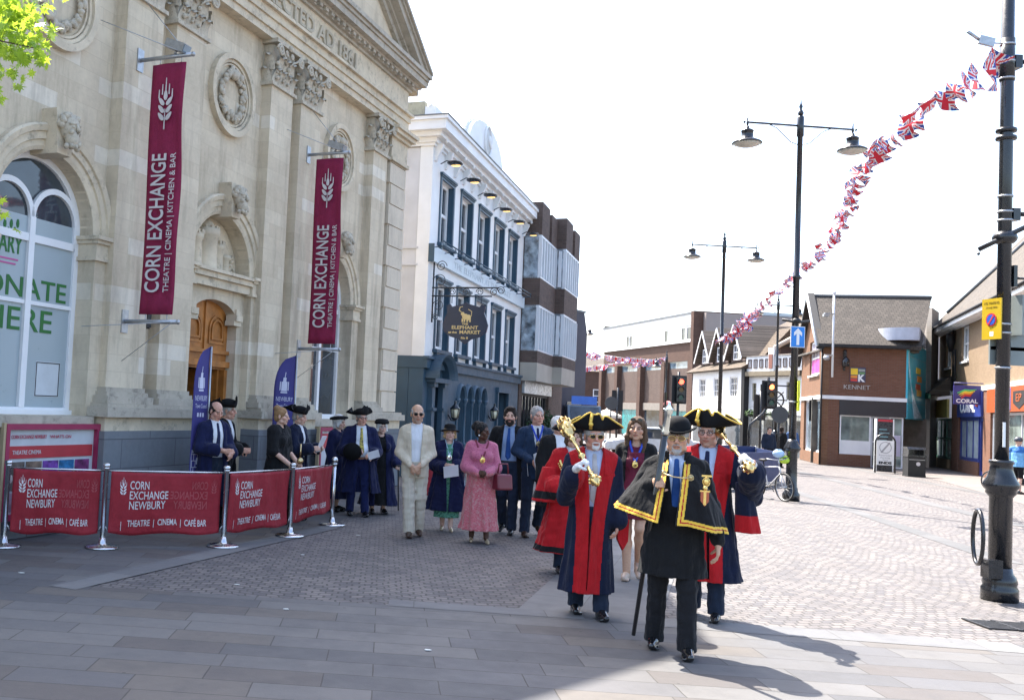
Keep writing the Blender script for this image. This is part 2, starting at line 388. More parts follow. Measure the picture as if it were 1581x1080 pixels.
for a, b, wd in (((1231, 727), (1581, 812), .55), ((1231, 706), (1581, 773), .5), ((1225, 757), (1560, 868), .45)): band('granite_strip', G(*a), G(*b), wd*.8, -.005, M_GRAND)
pv = [G(1240, 702), G(1455, 742), G(1581, 778)]
sheet('pavement', [pv[0], pv[1], pv[2], (50, 25), (60, 60), (30, 70)], -.003, M_PAVER)
# iron drain grating in the setts
gp = G(1555, 965); gm = MB()
for i in range(7): gm.box(-.28, .28, -.2+i*.06, -.165+i*.06, 0, .012)
gm.box(-.3, -.27, -.22, .24, 0, .014); gm.box(.27, .3, -.22, .24, 0, .014); gm.box(-.02, .02, -.22, .24, 0, .013)
go = gm.build('drain_grate', M_BLACKM); go.location = (gp.x, gp.y, -.006); go.rotation_euler = (0, 0, RZS)
tag(go, 'small iron drain grating set in the setts near the tall lamp post', 'drain')
# leaf litter and trodden litter
lm = plain('pale_litter', (.62, .62, .58), .8)
for px, py in ((467, 856), (366, 902), (442, 940), (553, 826), (660, 1003), (33, 884)):
    g = G(px, py); mb = MB(); q = [(random.uniform(.6, 1)*.035*math.cos(a), random.uniform(.6, 1)*.022*math.sin(a)) for a in np.linspace(0, 5.4, 6)]
    mb.xy(q, 0, .004); o = mb.build('litter_scrap', lm); o.location = (g.x, g.y, .002)
    tag(o, 'tiny pale scrap of litter lying on the shaded paving', 'litter', 'litter scraps')

# ================================================================ corn exchange
cc = G(613, 747); cdv = ray(1235, 653)
CE_O = Vector((cc.x, cc.y)); CE_U = Vector((cdv.x, cdv.y)).normalized(); CE_RZ = math.atan2(CE_U.y, CE_U.x); CE_N = Vector((CE_U.y, -CE_U.x))
class Frame:
    """a facade: x along it to the right, y into the building, z up"""
    def __init__(s, o, u):
        s.o = Vector(o[:2]); s.u = Vector(u[:2]).normalized(); s.n = Vector((s.u.y, -s.u.x)); s.rz = math.atan2(s.u.y, s.u.x)
    def px(s, px, py, y=0.0):
        """photo pixel -> (x,z) on the plane y"""
        d = ray(px, py); o = s.o-s.n*y; n2 = s.n; t = o.dot(n2)/(d.x*n2.x+d.y*n2.y); p = Vector((d.x*t, d.y*t))
        return (p-o).dot(s.u), CH+d.z*t
    def perp(s, px, py, x):
        """photo pixel -> (y,z) on the cross plane at x"""
        d = ray(px, py); o = s.o+s.u*x; t = o.dot(s.u)/(d.x*s.u.x+d.y*s.u.y); p = Vector((d.x*t, d.y*t))
        return -(p-o).dot(s.n), CH+d.z*t
    def loc(s, x=0, y=0, z=0): q = s.o+s.u*x-s.n*y; return (q.x, q.y, z)
CE = Frame(CE_O, CE_U)
ce = thing('corn_exchange', 'large pale stone classical hall with pilasters, pediment and arched doorway', 'building', CE.loc(), CE.rz)
WL, WC, WR = -12.28, -8.02, -3.70                      # centres of left window, door, right window
mb = MB()
AR, AZ = .93, 3.92
win = lambda c: arch(c-AR, c+AR, 1.50, AZ)
panel(mb, [rect(-15.60, -.47, 0, 8.2), win(WL), win(WR), arch(WC-AR, WC+AR, .02, AZ)], .20, .85)
mb.build('wall', M_STONE, ce)
mb = MB(); panel(mb, [rect(-15.60, -.45, 0, 9.6)], 14, 14.4); mb.box(-.95, -.49, .96, 14, 0, 9.3); mb.box(-15.55, -15.1, .96, 14, 0, 9.3); mb.build('side_wall', M_STONE, ce)
mb = MB(); mb.xz([(-15.5, 9.3), (-.55, 9.3), (WC, 13.4)], 1.0, 14); mb.build('roof', M_LEAD, ce)
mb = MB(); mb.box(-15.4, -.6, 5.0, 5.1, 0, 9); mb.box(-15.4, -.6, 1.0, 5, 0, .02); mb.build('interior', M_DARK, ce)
# plinth courses
spans = [(-15.72, -13.55), (-11.28, -8.96), (-7.08, -4.80), (-2.48, -.34)]
for a, b in spans: mb = MB(); mb.box(a, b, -.16, .32, 0, 1.31); mb.build('plinth', M_PLINTH, ce)
for a, b in ((-13.55, -11.28), (-4.80, -2.48)): mb = MB(); mb.box(a, b, .06, .31, 0, 1.30); mb.build('plinth', M_PLINTH, ce)
for a, b in spans: mb = MB(); mb.box(a+.03, b-.03, -.13, .31, 1.31, 1.50); mb.build('plinth_course', M_TRIM, ce)
for a, b in spans:
    mb = MB(); mb.box(a-.05, b+.05, -.23, .31, 1.50, 1.63); mb.box(a+.02, b-.02, -.17, .31, 1.63, 1.68); mb.build('plinth_moulding', M_WEATH, ce)
for a, b in ((-13.5, -11.34), (-4.74, -2.54)): mb = MB(); mb.box(a, b, -.02, .5, 1.36, 1.495); mb.build('window_ledge', M_WEATH, ce)
# pilasters
PIL = [(-11.12, -10.27), (-9.93, -9.12), (-6.98, -6.17), (-5.83, -4.98), (-2.32, -1.53), (-14.51, -13.72)]
def capital_mesh():
    m = MB(); h = .78; W = .82
    m.box(-W/2, W/2, 0, .28, .02, h-.08)
    m.box(-W/2-.07, W/2+.07, -.12, .26, h-.07, h); m.box(-W/2-.05, W/2+.05, -.05, .26, -.03, .03)
    def leaf(c, z, hh, ww, nx, ny):
        tx, ty = -ny, nx; v = []; f = []
        for j in range(6):
            q = j/5; out = .03+.12*q**2.2; zz = z+hh*(q if q < .8 else .8-.5*(q-.8)); wd = ww*(1-.55*q**2)*.5
            for i in (-1, -.5, 0, .5, 1):
                o2 = out-.03*abs(i)+(.012 if abs(i) == .5 else 0)
                v.append((c[0]+tx*wd*i+nx*o2, c[1]+ty*wd*i+ny*o2, zz-.03*abs(i)*q))
        for j in range(5):
            for i in range(4): f.append((j*5+i, j*5+i+1, j*5+i+6, j*5+i+5))
        m.add(v, f, True)
    for k in range(4): leaf((-W/2+W*(k+.5)/4, 0), .03, .32, .22, 0, -1)
    for k in range(3): leaf((-W/2+W*(k+1)/4, -.01), .22, .38, .24, 0, -1)
    for sx in (-1, 1):
        leaf((sx*W/2, .12), .03, .32, .22, sx, 0); leaf((sx*W/2, .06), .24, .36, .22, sx, 0)
        a = np.linspace(0, 4.6*math.pi, 40)
        for nx, cx in ((0, sx*(W/2+.0)),):
            m.tube([(sx*(W/2-.02)+math.cos(t)*(.105-.0065*t)*sx, -.13-.02*math.sin(t*.2), h-.20+math.sin(t)*(.105-.0065*t)) for t in a], .022, 6)
        m.tube([(sx*.10+math.cos(t)*(.055-.0034*t)*sx, -.11, h-.17+math.sin(t)*(.055-.0034*t)) for t in a], .014, 5)
        m.tube([(sx*(.05+.3*q), -.08-.06*q, .42+.24*q+.02*math.sin(q*6)) for q in np.linspace(0, 1, 6)], .022, 5)
    m.ball((0, -.13, h-.05), .06, 8, (1.2, .6, 1))
    for i in range(26):
        m.ball((random.uniform(-W/2, W/2), random.uniform(-.08, -.02), random.uniform(.1, .6)), random.uniform(.02, .045), 6)
    o = m.build('capital', M_CARVE); return o
cap0 = capital_mesh(); first = True
for a, b in PIL:
    m = MB(); m.box(a, b, .0, .305, 1.68, 7.36); o = m.build('pilaster', M_STONE, ce)
    m = MB(); m.box(a-.10, b+.10, -.13, .303, 1.681, 1.78); m.box(a-.05, b+.05, -.07, .303, 1.78, 1.84); m.box(a-.02, b+.02, -.03, .303, 1.84, 1.90)
    m.build('pilaster_base', M_WEATH, ce)
    m = cap0 if first else cap0.copy()
    if not first: C.objects.link(m)
    first = False; m.parent = ce; m.location = ((a+b)/2, .0, 7.38)
# quoin pier at the right hand corner, rusticated
z = 1.68; i = 0; m = MB()
while z < 7.35:
    h = min(.47, 7.36-z); d = .0 if i % 2 else .03
    m.box(-1.42+d*3, -.45, -.04, .45, z+.012, z+h-.012); z += h; i += 1
m.box(-1.36, -.475, -.005, .4, 1.68, 7.36); m.build('quoin_pier', masonry('quoin_stone', (.62, .53, .41), (.69, .61, .48), (.55, .46, .35), 3.0, 5.0, .001, bmp=.25), ce)
m = MB(); m.box(-1.46, -.40, -.10, .4, 7.36, 7.44); m.box(-1.42, -.44, -.05, .4, 7.44, 7.90); m.box(-1.47, -.38, -.12, .4, 7.90, 7.98); m.box(-1.50, -.30, -.20, .4, 7.98, 8.07); m.box(-1.52, -.24, -.26, .4, 8.07, 8.145); m.build('pier_cap', M_TRIM, ce)
# entablature: three fascias, lettered frieze, cornice
m = MB(); EX = -.48
for z0, z1, y in ((8.15, 8.28, -.02), (8.28, 8.44, -.06), (8.44, 8.58, -.10), (8.58, 8.64, -.17)): m.box(-15.58+y, EX-.02-y*.6, y, .6, z0, z1)
m.build('architrave', M_TRIM, ce)
m = MB(); m.box(-15.58, EX, -.03, .6, 8.641, 9.18); m.build('frieze', M_TRIM, ce)
a, b = CE.px(398, -4, -.03)[0], CE.px(548, 100, -.03)[0]
m = MB(); put_text(m, 'ERECTED AD 1861', Matrix.Translation(((a+b)/2, -.045, 8.74)) @ XZ, .30, abs(b-a), .05, .006); m.build('inscription', stone('dark_letter_stone', (.48, .42, .32), amt=.3), ce)  # letters in a darker stone colour than the frieze
m = MB()
CORN = [(9.18, 9.24, -.09), (9.24, 9.31, -.16), (9.31, 9.36, -.24), (9.36, 9.50, -.36), (9.50, 9.57, -.40), (9.57, 9.66, -.45)]
for z0, z1, y in CORN: m.box(-15.6+y, EX-y-.03, y, .6, z0, z1)
k = -15.6
while k < -.6: m.box(k, k+.13, -.23, -.1, 9.245, 9.33); k += .26
m.build('cornice', M_WEATH, ce)
# pediment
SL = .575; xr = EX+.44; m = MB(); m.xz([(-15.55, 9.6), (-.5, 9.6), (WC, 9.6+7.52*SL)], .0, .5); m.build('tympanum_wall', M_STONE, ce)
m = MB(); n = Vector((-SL, 0, 1)).normalized()
for sgn in (1, -1):
    for d0, d1, y in ((-.52, -.38, -.10), (-.38, -.30, -.18), (-.30, -.14, -.35), (-.14, -.08, -.40), (-.08, .0, -.46)):
        x0 = WC+sgn*(xr-WC); za = 9.40; zb = 9.40+(xr-WC)*SL
        pts = [(x0, za+d0+.35), (x0, za+d1+.35), (WC, zb+d1+.35), (WC, zb+d0+.35)]
        m.xz(pts, y-(.002 if sgn < 0 else 0), .55)
m.build('raking_cornice', M_WEATH, ce)
# roundels with wreaths
def roundel(cx, cz):
    m = MB()
    for r, wd, y0 in ((.69, .10, .10), (.585, .05, .14), (.52, .03, .16)):
        me = curve_mesh([[(math.cos(q)*r, math.sin(q)*r) for q in np.linspace(0, 2*math.pi, 49)[:-1]], [(math.cos(q)*(r-wd), math.sin(q)*(r-wd)) for q in np.linspace(0, 2*math.pi, 49)[:-1]]], .12)
        m.mesh(me, Matrix.Translation((cx, y0+.06, cz)) @ XZ); bpy.data.meshes.remove(me)
    o = m.build('roundel', M_TRIM, ce)
    m = MB(); rnd = random.Random(int(cx*100))
    for i in range(64):
        q = 2*math.pi*i/64; r = .36+rnd.uniform(-.05, .05)
        m.ball((cx+math.cos(q)*r, .16+rnd.uniform(-.04, .01), cz+math.sin(q)*r*1.05), rnd.uniform(.035, .065), 6, (1, .8, rnd.uniform(.7, 1.4)))
    m.ball((cx, .13, cz+.34), .09, 8, (1.3, .8, 1)); m.build('wreath', M_CARVE, o)
for c in (WL, WC, WR): roundel(c, 6.86)
# arches: archivolt, imposts, keystone heads
def archivolt(c, r, zs):
    m = MB()
    path = [((c+math.cos(q)*r, 0.20, zs+math.sin(q)*r), (math.cos(q), 0, math.sin(q)), (0, -1, 0)) for q in np.linspace(0, math.pi, 33)]
    m.sweep(path, [(0, -.25), (.0, .02), (.05, .04), (.12, .04), (.13, .07), (.22, .07), (.23, .10), (.30, .12), (.33, .09), (.33, -.02), (.28, -.2)])
    m.build('archivolt', M_TRIM, ce)
    for sx in (-1, 1):
        m = MB(); x0 = c+sx*r; a, b = sorted((x0-sx*.05, x0+sx*.36))
        m.box(a, b, .05, .42, zs-.10, zs-.05); m.box(a-.03, b+.03, .01, .43, zs-.05, zs-.0)
        m.box(a+.03, b-.03, .09, .41, zs-.28, zs-.10); m.box(a, b, .07, .415, zs-.33, zs-.28); m.build('impost', M_TRIM, ce)
    for sx in (-1, 1):
        m = MB(); x0 = c+sx*r; a, b = sorted((x0-sx*.005, x0+sx*.31)); m.box(a, b, .12, .6, 1.49, zs-.33); m.build('pier', M_STONE, ce)
    m = MB(); zt = zs+r
    m.xz([(c-.13, zt-.06), (c+.13, zt-.06), (c+.19, zt+.50), (c-.19, zt+.50)], -.04, .4)
    key = m.build('keystone', M_TRIM, ce)
    m = MB(); zc = zt+.24                                   # bearded mask
    m.ball((c, -.09, zc+.05), .15, 12, (.85, .95, 1.1)); m.ball((c, -.15, zc-.10), .11, 10, (.8, .9, 1.2))
    m.tube([(c, -.21, zc+.08), (c, -.26, zc-.01), (c, -.23, zc-.03)], [.02, .03, .02], 6)
    for sx in (-1, 1):
        m.ball((c+sx*.055, -.205, zc+.03), .02, 6); m.tube([(c+sx*.02, -.22, zc+.075), (c+sx*.10, -.18, zc+.07)], .018, 5); m.ball((c+sx*.06, -.19, zc-.03), .04, 6)
    rnd = random.Random(3)
    for i in range(40):
        q = rnd.uniform(-.2, math.pi+.2); m.ball((c+.14*math.cos(q), -.08+rnd.uniform(-.06, .03), zc+.07+.13*math.sin(q)), rnd.uniform(.03, .05), 6)
    for i in range(22): m.ball((c+rnd.uniform(-.1, .1), -.18+rnd.uniform(-.04, .03), zc-.1-rnd.uniform(0, .13)), rnd.uniform(.02, .04), 6)
    m.build('carved_head', M_CARVE, key)
for c in (WL, WC, WR): archivolt(c, AR, AZ)
# doorway: lintel ledge, tympanum with carved castle, segmental wooden door
DH, DZ, DR = .72, 3.10, .34
top = lambda k: [(WC+(DH-k)*math.cos(q), DZ+(DR-k)*math.sin(q)) for q in np.linspace(0, math.pi, 17)]
m = MB(); panel(m, [[(WC-AR, 0), (WC-DH, 0)]+list(reversed(top(0)))+[(WC+DH, 0), (WC+AR, 0), (WC+AR, 3.62), (WC-AR, 3.62)]], .26, .84); m.build('door_surround', M_STONE, ce)
m = MB(); m.box(WC-AR-.02, WC+AR+.02, .08, .83, 3.76, 3.85); m.box(WC-AR, WC+AR, .14, .83, 3.62, 3.76); m.box(WC-AR-.05, WC+AR+.05, .03, .8, 3.85, 3.90)
for sx in (-1, 1):
    a, b = sorted((WC+sx*.56, WC+sx*.80)); m.box(a, b, .22, .40, 3.06, 3.14); m.box(a+.03*(sx>0), b-.03*(sx<0), .19, .40, 3.14, 3.24); m.box(a+.07*(sx>0), b-.07*(sx<0), .22, .40, 3.24, 3.34)
m.build('door_ledge', M_TRIM, ce)
m = MB(); panel(m, [arch(WC-AR+.01, WC+AR-.01, 3.9, 3.92)], .46, .8); tym = m.build('tympanum', M_TRIM, ce)
m = MB()
TY = .44; KS = .80
for dx, r, h in ((-.60, .15, .58), (.26, .13, .50), (-.16, .21, .70), (.60, .10, .34)):
    m.lathe([(r*1.1, 0), (r, .05), (r*.95, h*.8), (r*1.12, h*.84), (r*1.12, h)], 12, (WC+dx*KS, TY, 3.9))
m.ball((WC-.16*KS, TY, 4.62), .15, 12, (1, .9, 1)); m.tube([(WC-.16*KS, TY, 4.72), (WC-.16*KS, TY, 4.82)], .02)
for cx, cz, rr in ((-.16*KS, 4.58, .2), (-.6*KS, 4.47, .15), (.26*KS, 4.39, .13)):
    for i in range(7):
        q = math.pi+math.pi*i/6; m.box(WC+cx+rr*math.cos(q)-.022, WC+cx+rr*math.cos(q)+.022, TY+rr*math.sin(q)-.022, TY+rr*math.sin(q)+.022, cz, cz+.06)
for i in range(30): m.ball((WC+random.uniform(.35, .82), TY, 3.93+random.uniform(0, .32)), random.uniform(.025, .05), 6)
for i in range(18): m.ball((WC-random.uniform(.6, .85), TY, 3.93+random.uniform(0, .25)), random.uniform(.025, .05), 6)
m.box(WC-.8, WC+.8, TY-.12, TY+.03, 3.9, 3.945); m.build('carved_castle', M_TRIM, tym)
door = MB()
panel(door, [[(WC-DH, 2.30), (WC+DH, 2.30)]+top(0)], .44, .52)
door.box(WC-DH-.02, WC+DH+.02, .36, .52, 2.34, 2.44); door.box(WC-DH, WC+DH, .38, .52, 2.56, 2.62); door.box(WC-.04, WC+.04, .41, .52, 2.62, 3.40)
do = door.build('door', M_TEAK, ce)
m = MB()
for sx in (-1, 1):
    x = WC+sx*.36
    for r, y in ((.25, .415), (.18, .405)):
        A = arch(x-r, x+r, 2.72+(.25-r), 2.96); B = arch(x-r+.035, x+r-.035, 2.755+(.25-r), 2.96); panel(m, [A, B], y, .48)
m.build('arched_panel', M_TEAK, do)
m = MB(); m.box(WC+DH-.09, WC+DH, .40, .52, .02, 2.30); m.box(WC+DH-.16, WC+DH-.10, .50, 1.2, .02, 2.30); m.box(WC-DH, WC-DH+.06, .44, 1.2, .02, 2.3)
for zz in (.3, 1.0, 1.7): m.box(WC+DH-.18, WC+DH-.155, .58, 1.1, zz, zz+.5)
m.build('door_leaf', M_TEAK, do)
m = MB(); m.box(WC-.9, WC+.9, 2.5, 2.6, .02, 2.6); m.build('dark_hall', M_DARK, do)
m = MB(); x, zz = WC-.25, 1.75
for k in range(4): m.box(x-.1, x+.1, 2.46, 2.47, zz-.12*k, zz-.12*k+.08)
m.build('notice', plain('dull_notice', (.18, .10, .09), .7), do)
# great windows
M_FILM = plain('frosted_film', (.36, .42, .44), .35, var=.05, scale=1.0); M_GREEN = plain('green_lettering', (.025, .15, .03), .6); M_PINK = plain('pink_lettering', (.55, .10, .30), .6)
def make_window(c, film):
    m = MB(); y0, y1 = .40, .50
    panel(m, [arch(c-AR+.002, c+AR-.002, 1.50, AZ), arch(c-AR+.09, c+AR-.09, 1.59, AZ)], y0, y1)
    m.box(c-.05, c+.05, y0-.01, y1, 1.59, 4.02); m.box(c-AR+.05, c+AR-.05, y0+.01, y1-.01, 2.90, 2.95)
    for sx in (-1, 1):
        q = c+sx*.43; panel(m, [arch(q-.46, q+.46, 3.8, 4.0), arch(q-.385, q+.385, 3.7, 4.0)], y0+.003, y1-.003)
    m.box(c-AR+.003, c+AR-.003, y0-.05, y1, 1.497, 1.56)
    w_ = m.build('window', M_WHITE2, ce)
    m = MB(); panel(m, [arch(c-AR+.06, c+AR-.06, 1.57, AZ)], .45, .46); m.build('pane', M_GLASS, w_)
    if film:
        m = MB(); m.box(c+.05, c+AR-.09, .436, .448, 1.59, 4.02); m.box(c-AR+.09, c-.05, .436, .448, 1.59, 4.02); m.build('window_film', M_FILM, w_)
        m = MB()
        for txt, p in (('DONATE', ((-58, 428), (101, 472), (103, 443))), ('HERE', ((-24, 481), (79, 518), (79, 484)))):
            x1, z0 = CE.px(p[1][0], p[1][1]-3, .43); x0, _ = CE.px(p[0][0], p[0][1], .43); _, z1 = CE.px(p[2][0], p[2][1]-3, .43)
            put_text(m, txt, Matrix.Translation(((x0+x1)/2, .431, z0)) @ XZ, z1-z0, abs(x1-x0), .006, .003)
        x1, z0 = CE.px(34, 393, .43); x0, _ = CE.px(-40, 393, .43); _, z1 = CE.px(34, 366, .43)
        put_text(m, 'LIBRARY', Matrix.Translation(((x0+x1)/2, .431, z0)) @ XZ, z1-z0, abs(x1-x0), .006, .004)
        for k in range(5):
            x, z = CE.px(8+k*5, 345+(k % 2)*12, .43); m.ball((x, .434, z), .05, 6, (.6, .1, 1.2))
        m.build('green_lettering', M_GREEN, w_)
        m = MB()
        for k in range(2):
            x1, z0 = CE.px(28-k*4, 403+k*6, .43); m.box(x1-.4, x1, .428, .436, z0, z0+.02)
        m.build('pink_lettering', M_PINK, w_)
        m = MB(); xa, za = CE.px(52, 612, .43); xb, zb = CE.px(93, 560, .43)
        m.box(xa, xb, .43, .438, za, zb); pn = m.build('poster', plain('poster_white', (.55, .58, .60), .5), w_)
        m = MB(); panel(m, [rect(xa+.01, xb-.01, za+.01, zb-.01), rect(xa+.022, xb-.022, za+.022, zb-.022)], .426, .434); m.build('poster_border', M_BLACKM, pn)
make_window(WL, True); make_window(WR, False)
mb = MB(); mb.box(WR-.2, WR+.7, 4.2, 4.3, 2.0, 2.6); mb.build('menu_board', plain('yellow_board', (.75, .55, .08), .6), ce)

# alarm box, cameras on the facade
M_MAROON = cloth('maroon_banner', (.235, .017, .058), .7, .1, 120, 0, 5.0); M_LETTER = plain('pale_lettering', (.60, .56, .55), .6)
def wheat(m, f, s=1.0, stem=2.3):
    """an ear of wheat drawn flat: f maps (a,b) to 3-D at thickness k"""
    def blade(cx, cz, ang, L, W):
        pts = []
        for q in np.linspace(0, 2*math.pi, 15)[:-1]:
            u = L*.5*math.cos(q); v = W*.5*math.sin(q)*(1-.25*math.cos(q)); pts.append((s*(cx+u*math.cos(ang)-v*math.sin(ang)), s*(cz+u*math.sin(ang)+v*math.cos(ang))))
        m.prism(pts, lambda a, b: f(a, b, 0), lambda a, b: f(a, b, 1))
    def bar(x, z0, z1, t=.03): m.prism([(s*(x-t), s*z0), (s*(x+t), s*z0), (s*(x+t*.5), s*z1), (s*(x-t*.5), s*z1)], lambda a, b: f(a, b, 0), lambda a, b: f(a, b, 1))
    blade(0, .92, R(90), .5, .20)
    for k in range(3):
        for sx in (-1, 1): blade(sx*.22, .62-k*.36, R(90)-sx*R(38), .48, .20)
    bar(0, 1.1, 1.75)
    for sx in (-1, 1): bar(sx*.19, .95, 1.45); bar(sx*.37, .80, 1.2)
    bar(0, .62-stem, .25, .03)
def hanging_banner(name, label, xw, pxs):
    """pxs: photo corners tl, tr, bl, br of the cloth hung on arms square to the wall"""
    (ya, zt), (yb, _), (yc, zb) = CE.perp(*pxs[0], xw), CE.perp(*pxs[1], xw), CE.perp(*pxs[2], xw)
    ya = max(min(ya, yc), ya) if False else ya
    t = thing(name, label, 'banner', CE.loc(xw, 0, 0), CE.rz, 'hall front banners')
    W = ya-yb; yi, yo = ya, yb                             # inner and outer edge (y negative is towards the street)
    n = 24; m = MB(); v = []; f = []
    for j in range(n+1):
        for i in range(9):
            q = i/8; zz = zb+(zt-zb)*j/n; v.append((.020*math.sin(j*.55+i*.9)*q+.010*math.sin(i*1.4+j*.3)+.02*math.sin(j*.21), yi+(yo-yi)*q, zz))
    for j in range(n):
        for i in range(8): f.append((j*9+i, j*9+i+1, j*9+i+10, j*9+i+9))
    m.add(v, f, True); o = m.build('banner_cloth', M_MAROON, t, False)
    md = o.modifiers.new('thick', 'SOLIDIFY'); md.thickness = .012; md.offset = 0
    m = MB(); L = zt-zb
    # lettering reads upward, facing the viewer side (-x): up is the reading direction
    Mt = Matrix(((0, 0, -1, -.052), (0, -1, 0, 0), (1, 0, 0, 0), (0, 0, 0, 1)))
    def up(txt, y, z0, z1, h, bold):
        # local x -> +z, local y -> +y inward (letters' tops point to the wall side)
        Mq = Matrix(((0, 0, -1, -.060), (0, 1, 0, y), (1, 0, 0, (z0+z1)/2), (0, 0, 0, 1)))
        put_text(m, txt, Mq, h, z1-z0, .006, bold)
    up('CORN EXCHANGE', yo+W*.38, zb+.085*L, zb+.635*L, W*.43, .004)
    up('THEATRE | CINEMA | KITCHEN & BAR', yo+W*.09, zb+.085*L, zb+.635*L, W*.16, .0)
    zc = zb+.82*L; s_ = W*.62
    wheat(m, lambda a, b, k: (-.056-.008*k, yo+W*.5-a, zc-.22*s_+b-.02), s_*.86, 1.35)
    m.build('banner_lettering', M_LETTER, t)
    for zz, up_ in ((zt+.10, True), (zb-.10, False)):
        m = MB(); m.tube([(0, .0, zz), (0, yo-.10, zz)], .03, 10); m.box(-.07, .07, -.02, .02, zz-.16, zz+.16); m.ball((0, yo-.1, zz), .035, 8)
        m.tube([(0, yo-.02, zz), (-.0, .0, zz+(.9 if up_ else -.55))], .006, 5); m.tube([(0, yo-.02, zz), (-.9, .0, zz+(.25 if up_ else -.15))], .006, 5)
        for q in (.2, .85): m.tube([(0, yi+(yo-yi)*q, zz), (0, yi+(yo-yi)*q, zt if up_ else zb)], .006, 5)
        m.build('bracket_arm', M_GALV, t)
    return t, yo, zt
x1 = CE.px(216, 91)[0]; x2 = CE.px(476, 236)[0]
b1, yo, zt = hanging_banner('hall_banner', 'maroon vertical banner lettered in white hanging left of the arched doorway', x1, ((237.5, 102), (288, 98), (218, 485)))
b2, yo2, zt2 = hanging_banner('hall_banner', 'maroon vertical banner lettered in white hanging right of the arched doorway', x2, ((489.5, 246.5), (531, 243), (477, 530)))
for bx, by, bz, lab in ((x1, yo*.75, zt+.13, 'left'), (x2, yo2*.75, zt2+.13, 'right')):
    m = MB(); m.box(-.09, .09, -.16, .16, .05, .17); m.tube([(0, 0, 0), (0, 0, .06)], .02); o = m.build('floodlight', M_GALV)
    m = MB(); m.box(-.08, .08, -.17, -.162, .06, .16); m.build('lens', M_GLASSL, o)
    o.location = CE.loc(bx, by, bz); o.rotation_euler = (R(20), 0, CE.rz); tag(o, 'small grey floodlight clamped on the top arm of the %s hall banner' % lab, 'floodlight')
m = MB(); m.box(-.06, .06, -.12, 0, -.12, .12); m.box(-.05, .05, -.15, -.12, -.1, .1); o = m.build('alarm_box', M_BLACKM); x, z = CE.px(232, 494); o.location = CE.loc(x+.05, .20, z+.0); o.rotation_euler = (0, 0, CE.rz)
tag(o, 'small black loudspeaker box fixed below the left hall banner', 'speaker')
# ================================================================ other buildings
def window(parent, x0, x1, z0, z1, y=.12, cols=2, rows=2, fw=.06, frame=M_WHITE2, pane=M_GLASS, sill=None, name='window'):
    m = MB(); m.box(x0, x0+fw, y-.03, y+.05, z0, z1); m.box(x1-fw, x1, y-.03, y+.05, z0, z1)
    m.box(x0+fw, x1-fw, y-.03, y+.05, z0, z0+fw); m.box(x0+fw, x1-fw, y-.03, y+.05, z1-fw, z1); b = fw*.55
    for i in range(1, cols): q = x0+(x1-x0)*i/cols; m.box(q-b/2, q+b/2, y-.02, y+.04, z0+fw, z1-fw)
    for i in range(1, rows):
        q = z0+(z1-z0)*i/rows; bb = b*(1.6 if rows == 2 else 1); xs = [x0+fw]+[x0+(x1-x0)*k/cols for k in range(1, cols)]+[x1-fw]
        for k in range(cols): m.box(xs[k]+(b/2 if k else 0), xs[k+1]-(b/2 if k < cols-1 else 0), y-.022, y+.042, q-bb/2, q+bb/2)
    o = m.build(name, frame, parent)
    m = MB(); m.box(x0+.01, x1-.01, y+.02, y+.03, z0+.01, z1-.01); m.build('pane', pane, o)
    if sill: m = MB(); m.box(x0-.08, x1+.08, -.09, y+.05, z0-.09, z0); m.build('sill', sill, o)
    return o
def holes_wall(parent, x0, x1, z0, z1, holes, mat, y0=0.0, y1=.35, name='wall', outline=None):
    m = MB(); panel(m, [outline or rect(x0, x1, z0, z1)]+[rect(*h) for h in holes], y0, y1); return m.build(name, mat, parent)
def facing(px0, D0, px1=None, D1=None, vp=None):
    a = at(px0, 650, D0); b = ray(*vp) if vp else at(px1, 650, D1)-a
    return Frame((a.x, a.y), (b.x, b.y))
# ---------------- white public house with dark blue ground floor
PB = facing(650.5, 26.0, vp=(1143, 652)); PW = 12.0
pub = thing('public_house', 'white three storey pub with blue window surrounds and dark blue ground floor', 'building', PB.loc(), PB.rz)
UX = [(.86, 2.08), (2.98, 4.24), (5.14, 6.44), (7.30, 8.58), (9.46, 10.76)]
holes_wall(pub, 0, PW, 3.16, 8.75, [(a, b, 6.3, 8.02) for a, b in UX]+[(a, b, 3.42, 5.2) for a, b in UX], M_WHITE)
m = MB(); m.box(.02, .35, .36, 11, 3.16, 8.7); m.box(PW-.35, PW, .36, 11, 0, 9.3); m.box(.02, PW, 10.6, 11, 0, 9.3)
for zz in (5.55, 6.0): m.box(-.02, .02, .3, 11, zz, zz+.05)
m.build('side_wall', M_GREYREND, pub)
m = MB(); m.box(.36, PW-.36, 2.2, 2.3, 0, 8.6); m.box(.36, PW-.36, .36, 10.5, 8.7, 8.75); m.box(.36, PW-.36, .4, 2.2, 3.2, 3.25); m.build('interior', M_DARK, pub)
for a, b in UX:
    for z0, z1 in ((6.3, 8.02), (3.42, 5.2)):
        w_ = window(pub, a+.03, b-.035, z0, z1, .16, 2, 2, .10)
        m = MB(); k = .11
        panel(m, [rect(a-k, b+k, z0-.02, z1+k), rect(a+.001, b-.001, z0, z1)], -.035, .01); m.box(a-k-.04, b+k+.04, -.09, .01, z1+k, z1+k+.06); m.box(a-k-.02, b+k+.02, -.06, .01, z1+k-.04, z1+k)
        m.box(b-.035, b-.002, -.02, .128, z0+.004, z1-.002); m.box(a+.002, a+.03, -.02, .128, z0+.004, z1-.002)
        m.build('window_surround', M_BLUE, w_)
        m = MB(); m.box(a-.16, b+.16, -.13, .05, z0-.11, z0-.02)
        for q in (a-.05, b-.05): m.box(q, q+.09, -.10, 0, z0-.24, z0-.11)
        m.build('sill', M_BLUE, w_)
